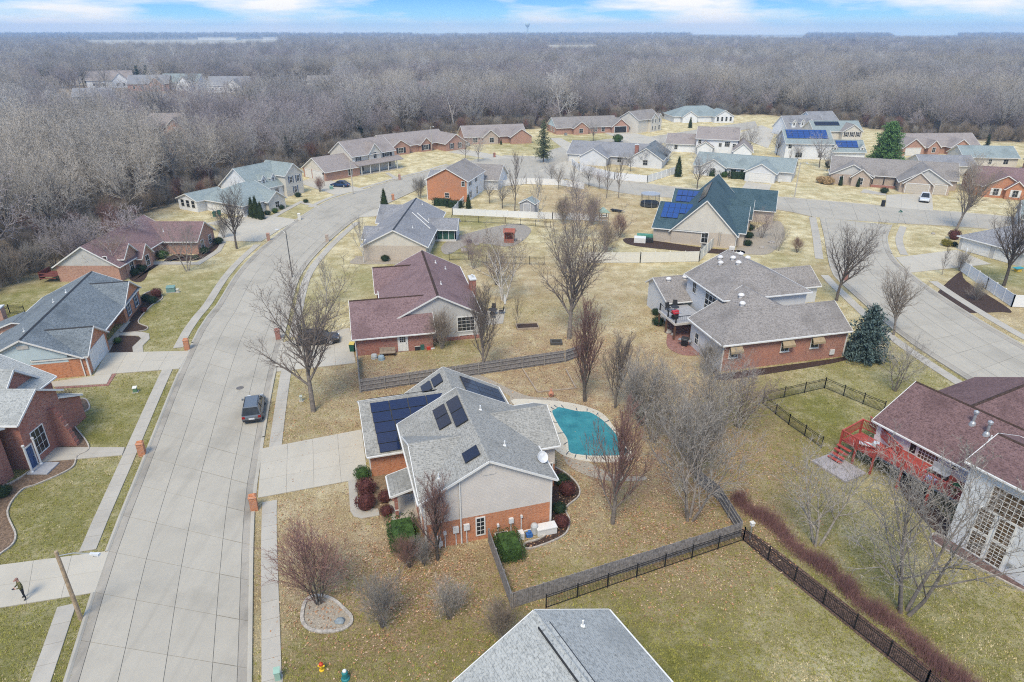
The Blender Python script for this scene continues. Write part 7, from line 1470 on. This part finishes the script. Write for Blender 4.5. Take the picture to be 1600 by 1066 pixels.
def patio_chair(label, p, rz, z=0, col=DARK, group=None, name='patio_chair'):
    t = thing(name, label, 'chair', (p[0], p[1], z), rz, group); b = MB(); b.box(-.27, .27, -.27, .27, .40, .46); b.build('seat', col, t); b = MB(); b.hexa([(-.27, .25, .46), (.27, .25, .46), (.27, .29, .46), (-.27, .29, .46), (-.27, .38, .98), (.27, .38, .98), (.27, .42, .98), (-.27, .42, .98)]); b.build('backrest', col, t)
    for x in (-.25, .25):
        for y in (-.25, .25): b = MB(); b.box(x - .02, x + .02, y - .02, y + .02, 0, .4); b.build('leg', col, t)
    for x in (-.29, .29): b = MB(); b.box(x - .03, x + .03, -.25, .3, .62, .66); b.build('armrest', col, t)
q = at(770, 492); patio_table('round dark patio table behind the slender fence tree', q, .06)
for i, (dx, dy) in enumerate(((-1.1, .1), (1.1, .2), (.1, 1.1), (0, -1.1))): patio_chair('dark patio chair at the round table behind the slender fence tree', (q.x + dx, q.y + dy), math.atan2(dx, -dy) + math.pi if 0 else math.atan2(dy, dx) - math.pi / 2, .06, group='chairs round the dark patio table')
t = thing('parasol', 'folded white parasol base and cushions at the dark patio set', 'parasol', (q.x + 1.6, q.y + 1.4, .06)); b = MB(); b.cone((0, 0, 0), (0, 0, 2.2), .03, .03, 6); b.build('pole', GREYM, t); b = MB(); b.lathe([(.05, .8), (.16, 1.0), (.12, 1.7), (.04, 2.25)], 10); b.build('cloth', WHITE, t)
# big house: deck furniture, grill on patio
dE = lambda x, y: (22.88 + x * math.cos(R(14.1)) - y * math.sin(R(14.1)), 64.92 + x * math.sin(R(14.1)) + y * math.cos(R(14.1)))
patio_chair('black chair on the raised grey deck, left', dE(-.3, 12.6), .3, 2.25); patio_chair('black chair on the raised grey deck, by the door', dE(.9, 13.2), -.2, 2.25); patio_table('dark table between the chairs on the raised grey deck', dE(.3, 12.0), 2.25, r=.5)
def grill(label, p, z, rz, c=DARK):
    t = thing('barbecue_grill', label, 'grill', (p[0], p[1], z), rz); b = MB(); b.box(-.35, .35, -.25, .25, .1, .75); b.build('cabinet', BLACK, t); b = MB(); b.hexa([(-.4, -.3, .752), (.4, -.3, .752), (.4, .3, .752), (-.4, .3, .752), (-.4, -.12, 1.1), (.4, -.12, 1.1), (.4, .22, 1.1), (-.4, .22, 1.1)]); b.build('lid', c, t); b = MB(); b.box(-.75, -.41, -.25, .25, .72, .76); b.box(.41, .75, -.25, .25, .72, .76); b.build('side_shelf', GREYM, t); b = MB(); b.bar((-.3, -.3, .95), (.3, -.3, .95), .03, .03); b.build('handle', GREYM, t)
grill('black barbecue with a red lid on the raised grey deck', dE(-.7, 10.0), 2.25, R(20), M('grill_red', (.42, .03, .04), .4)); grill('black barbecue standing on the round brick patio', at(1069, 541), .06, R(-30))
boxthing('lounge_chair', 'grey-covered lounge chair under the raised deck', 'chair', at(1080, 509), R(-40), [('frame', GREYM, [(-.9, .9, -.35, .35, .2, .28)]), ('cushion', WHITE, [(-.9, .4, -.33, .33, .282, .4)]), ('backrest', GREYM, [(.4, .9, -.33, .33, .282, .75)])])
# red deck furniture
dG = lambda x, y: (31.2 + x * math.cos(R(-62.4)) - y * math.sin(R(-62.4)), 49.36 + x * math.sin(R(-62.4)) + y * math.cos(R(-62.4)))
patio_chair('brown wicker chair under the roof corner of the red deck', dG(1.2, 1.2), R(-20), 2.04, M('wicker_brown', (.16, .11, .085), .8, .3)); 
boxthing('glider_bench', 'pale grey slatted bench on the red deck beside the tall window', 'bench', dG(6.6, -.3), R(-62.4), [('seat', DECKGREY, [(-.7, .7, -.6, -.05, .4, .46)]), ('backrest', DECKGREY, [(-.7, .7, -.05, .0, .46, .95)]), ('leg', DARK, [(-.68, -.6, -.55, -.08, 0, .4)]), ('leg', DARK, [(.6, .68, -.55, -.08, 0, .4)])], 2.04)
for i, (x, y, c) in enumerate(((8.6, -1.9, (.05, .18, .06)), (9.2, -1.2, (.36, .28, .16)))):
    p = dG(x, y); t = thing('potted_plant', ('green potted plant at the end of the red deck', 'dry straw-coloured potted plant at the end of the red deck')[i], 'plant', (p[0], p[1], 2.04)); b = MB(); b.lathe([(.16, 0), (.22, .35), (.2, .36)], 10); b.build('pot', M('pot_clay', (.4, .2, .13), .8), t); obj('foliage', shrub_mesh(60 + i, .4, .4, .7, 160, leaf_mat('pot_leaf_%d' % i, c), 'ball', .07), t, (0, 0, .3))
boxthing('cooler', 'blue cooler box on the red deck by the railing', 'cooler', dG(6.8, -2.0), R(-62.4), [('box', M('cooler_blue', (.03, .07, .4), .5), [(-.35, .35, -.2, .2, 0, .38)]), ('lid', M('cooler_lid', (.4, .45, .7), .5), [(-.37, .37, -.22, .22, .382, .45)])], 2.04)
boxthing('folded_lounger', 'white folded lounger on the lower red landing', 'lounger', dG(.9, -1.4), R(-30), [('frame', WHITE, [(-.8, .8, -.3, -.25, .3, .36), (-.8, .8, .25, .3, .3, .36)]), ('sling', M('sling_grey', (.5, .53, .56), .7), [(-.78, .5, -.25, .25, .31, .34)]), ('backrest', M('sling_grey', (.5, .53, .56), .7), [(.45, .9, -.25, .25, .34, .7)])], 1.6)
# trampoline, play things, shed
t = thing('trampoline', 'round trampoline with a safety net on the brown yard left of the teal house', 'trampoline', at(1015, 322)); b = MB(); b.lathe([(1.9, .78), (2.0, .85), (1.9, .92), (1.75, .9), (.05, .86)], 20); b.build('mat', DARK, t)
for k in range(8):
    a = k * math.pi / 4; c = Vector((math.cos(a) * 2.0, math.sin(a) * 2.0, 0)); b = MB(); b.cone(c, c + Vector((0, 0, 2.7)), .035, .03, 6); b.build('pole', GREYM, t)
b = MB(); b.lathe([(2.0, 2.66), (2.05, 2.7), (2.0, 2.74), (1.96, 2.7)], 20); b.build('top_ring', GREYM, t); b = MB()
for k in range(64): a = k * 2 * math.pi / 64; b.cone((math.cos(a) * 1.97, math.sin(a) * 1.97, .9), (math.cos(a) * 1.97, math.sin(a) * 1.97, 2.68), .008, .008, 3)
for z in range(9):
    for k in range(20): a, c = k * math.pi / 10, (k + 1) * math.pi / 10; b.cone((math.cos(a) * 1.97, math.sin(a) * 1.97, 1.0 + z * .19), (math.cos(c) * 1.97, math.sin(c) * 1.97, 1.0 + z * .19), .007, .007, 3)
b.build('net', DARK, t, kind='stuff'); b = MB(); b.lathe([(1.95, .15), (2.02, .2), (2.0, .75), (1.9, .76)], 20); b.build('skirt', M('skirt_dark', (.05, .055, .06), .8), t)
t = thing('playset', 'timber play tower with a pale green canopy on the brown yard', 'playset', at(943, 352), R(10))
for x in (-.7, .7):
    for y in (-.7, .7): b = MB(); b.box(x - .06, x + .06, y - .06, y + .06, 0, 2.6); b.build('post', TIMBER, t)
b = MB(); b.box(-.8, .8, -.8, .8, 1.3, 1.38); b.build('platform', TIMBER, t); b = MB(); b.hexa([(-.95, -.95, 2.6), (.95, -.95, 2.6), (.95, .95, 2.6), (-.95, .95, 2.6), (-.08, -.95, 3.3), (.08, -.95, 3.3), (.08, .95, 3.3), (-.08, .95, 3.3)]); b.build('canopy', M('canopy_green', (.35, .48, .42), .8), t); b = MB(); b.bar((-.8, -.8, 1.7), (.8, -.8, 1.7), .05, .12); b.bar((-.8, .8, 1.7), (.8, .8, 1.7), .05, .12); b.build('rail', TIMBER, t)
b = MB()
for k in range(6): b.bar((-.3, -.75 - .5 + k * .08, .2 + k * .22), (.3, -.75 - .5 + k * .08, .2 + k * .22), .06, .06)
b.build('ladder', TIMBER, t)
boxthing('seesaw_glider', 'dark overturned cart lying right of the play tower', 'cart', at(963, 331), R(-35), [('tray', DARK, [(-1.2, 1.2, -.4, .4, .25, .45)]), ('handle', GREYM, [(1.2, 2.0, -.06, .06, .3, .4)]), ('wheel', BLACK, [(-.7, -.4, -.5, -.4, 0, .4), (-.7, -.4, .4, .5, 0, .4)])])
h = House('garden_shed', 'small grey shed with a pale gable roof inside the white vinyl yard', (at(812, 333).x, at(812, 333).y), -20, 'shed'); h.vol('y', 0, 2.8, 0, 3.2, 2.2, 3.0, M('shed_siding', (.36, .36, .37), .7), RF_PALE, oe=.15, rk=.15); h.door('y-', 0, 1.6, 1.3, 1.9, M('shed_door', (.42, .42, .43), .7))
t = thing('playhouse', 'red wooden playhouse with a dark cut-out fascia in the rock bed', 'playhouse', at(796, 378), R(-5)); RD = M('playhouse_red', (.30, .10, .07), .8, .2); t.scale = (.8, .8, .85)
for x in (-1, 1):
    for y in (-.8, .8): b = MB(); b.box(x - .08, x + .08, y - .08, y + .08, 0, 2.1); b.build('post', RD, t)
b = MB(); b.hexa([(-1.3, -1.1, 2.1), (1.3, -1.1, 2.1), (1.3, 1.1, 2.1), (-1.3, 1.1, 2.1), (-1.3, -.05, 2.9), (1.3, -.05, 2.9), (1.3, .05, 2.9), (-1.3, .05, 2.9)]); b.build('roof', RD, t); b = MB(); b.box(-1, 1, .72, .8, 0, 2.1); b.box(-1, 1, -.84, -.76, 0, .8); b.build('wall', RD, t); b = MB(); b.box(-.9, .9, -1.13, -1.1, 2.14, 2.3); b.build('fascia', MULCH, t)
boxthing('tarp_stack', 'white and green tarpaulin-covered heap at the cream brick wall', 'tarpaulin heap', at(1005, 378), R(-12), [('white_tarp', WHITE, [(-1.6, .4, -1.0, .6, 0, .9)]), ('green_tarp', M('tarp_green', (.08, .25, .18), .6), [(-1.2, 1.6, .62, 1.6, 0, 1.1)]), ('dark_cover', DARK, [(.45, 1.7, -.6, .55, 0, .7)])])
def ac(label, px, rz=R(-15)):
    t = thing('air_conditioner', label, 'air conditioner', at(*px), rz); b = MB(); b.box(-.42, .42, -.42, .42, .08, .92); b.build('case', M('ac_grey', (.24, .25, .25), .6), t); b = MB(); b.lathe([(.36, .922), (.36, .95), (.1, .96)], 14); b.build('fan_guard', DARK, t); b = MB(); b.box(-.55, .55, -.55, .55, 0, .08); b.build('pad', WALK, t)
ac('grey air conditioner unit at the cream brick wall of the teal house', (1099, 390)); ac('dark air conditioner under the low far brick ranch window', (884, 212), R(15))
t = thing('garden_bowl', 'dark round bowl planter on the gravel by the sunroom', 'planter', at(733, 379)); b = MB(); b.lathe([(.3, 0), (.5, .25), (.52, .4), (.44, .4)], 12); b.build('bowl', DARK, t); b = MB(); b.lathe([(.43, .34), (.05, .36)], 12); b.build('soil', MULCH, t)
shrub(SB_D, 'dark dwarf shrub in the gravel against the pale ranch wall', (602, 408), .85)
boxthing('birdbath', 'white birdhouse on a pole by the iron fence corner', 'birdhouse', at(1171, 843), .3, [('pole', GREYM, [(-.03, .03, -.03, .03, 0, 1.3)]), ('house', WHITE, [(-.12, .12, -.12, .12, 1.3, 1.55)]), ('roof', CREAMV, [(-.16, .16, -.16, .16, 1.552, 1.6)])])
boxthing('play_equipment', 'blue and white play equipment at the pale ranch garage corner', 'play equipment', at(1229, 275), .4, [('slide', M('play_blue', (.04, .12, .42), .5), [(-1.2, .4, -.5, .5, 0, 1.3)]), ('frame', WHITE, [(.42, 1.2, -.5, .5, 0, 1.6)]), ('roof', M('play_pink', (.6, .4, .45), .6), [(.3, 1.3, -.6, .6, 1.602, 1.75)])])
boxthing('play_table', 'teal toy table in the white-fenced right yard', 'toy', at(1590, 424), .3, [('top', M('toy_teal', (.05, .3, .35), .5), [(-.8, .8, -.4, .4, .5, .6)]), ('base', M('toy_yellow', (.6, .4, .05), .5), [(-.4, .4, -.3, .3, 0, .5)])])
boxthing('swing_frame', 'pale sign-like board on the lawn under the pale ranch garage', 'sign', at(1218, 286), .2, [('board', WHITE, [(-.5, .5, -.03, .03, .3, .9)]), ('post', GREYM, [(-.04, .04, -.02, .02, 0, .3)])])
boxthing('window_well', 'white basement window well at the teal house corner', 'window well', at(1148, 397), R(-20), [('frame', WHITE, [(-.9, .9, -.5, -.42, 0, .5), (-.9, -.82, -.42, .4, 0, .5), (.82, .9, -.42, .4, 0, .5)]), ('bars', WHITE, [(-.3, -.24, -.42, .4, .44, .5), (.24, .3, -.42, .4, .44, .5)])])
# walled posts of the hydrant-like valve cover and the manhole in the street
t = thing('manhole_cover', 'round iron manhole cover in the street right of the drive lawn', 'manhole', (at(375, 607).x, at(375, 607).y, .056)); b = MB(); b.lathe([(.34, -.02), (.34, .006), (.02, .008)], 16); b.build('cover', M('iron', (.14, .13, .125), .8), t); b = MB(); b.lathe([(.40, -.02), (.40, .003), (.345, .003)], 16); b.build('ring', JOINT, t)
# water tower on the horizon
t = thing('water_tower', 'pale water tower on the horizon above the woods', 'water tower', at(821, 51)); 
t.location = (82, 3900, 0); k = 1.0; b = MB(); b.lathe([(6, 0), (5, 8), (4, 14), (4, 50)], 14); b.build('shaft', M('tower_paint', (.55, .66, .64), .6), t); b = MB(); b.lathe([(4, 50), (10, 56), (13, 62), (13, 68), (9, 73), (1, 75)], 18); b.build('tank', M('tower_paint', (.55, .66, .64), .6), t)
for i, (x, y, L_, hh) in enumerate(((-1160, 2900, 150, 10), (-950, 2950, 90, 9), (-520, 3000, 220, 11))): boxthing('warehouse', ('long low white warehouse on the left horizon', 'second shorter warehouse on the left horizon', 'longest pale warehouse on the left horizon')[i], 'warehouse', (x, y), 0, [('wall', M('warehouse_wall', (.66, .64, .6), .7), [(-L_ / 2, L_ / 2, -25, 25, 0, hh)]), ('roof', M('warehouse_roof', (.72, .7, .66), .7), [(-L_ / 2 - 2, L_ / 2 + 2, -27, 27, hh + .01, hh + 1.2)])])
# ------------------------------------------------------------------ the air: one closed box of thin haze round everything
hz = bpy.data.materials.new('haze_air'); hz.use_nodes = True; n_ = hz.node_tree; n_.nodes.clear(); ho = n_.nodes.new('ShaderNodeOutputMaterial'); hv = n_.nodes.new('ShaderNodeVolumePrincipled')
hv.inputs['Color'].default_value = (.46, .70, 1.0, 1); hv.inputs['Density'].default_value = 2.2e-4; hv.inputs['Anisotropy'].default_value = .1; n_.links.new(hv.outputs[0], ho.inputs['Volume'])
b = MB(); b.box(-5800, 5800, -700, 5800, -1.0, 80); b.build('haze', hz, kind='stuff')
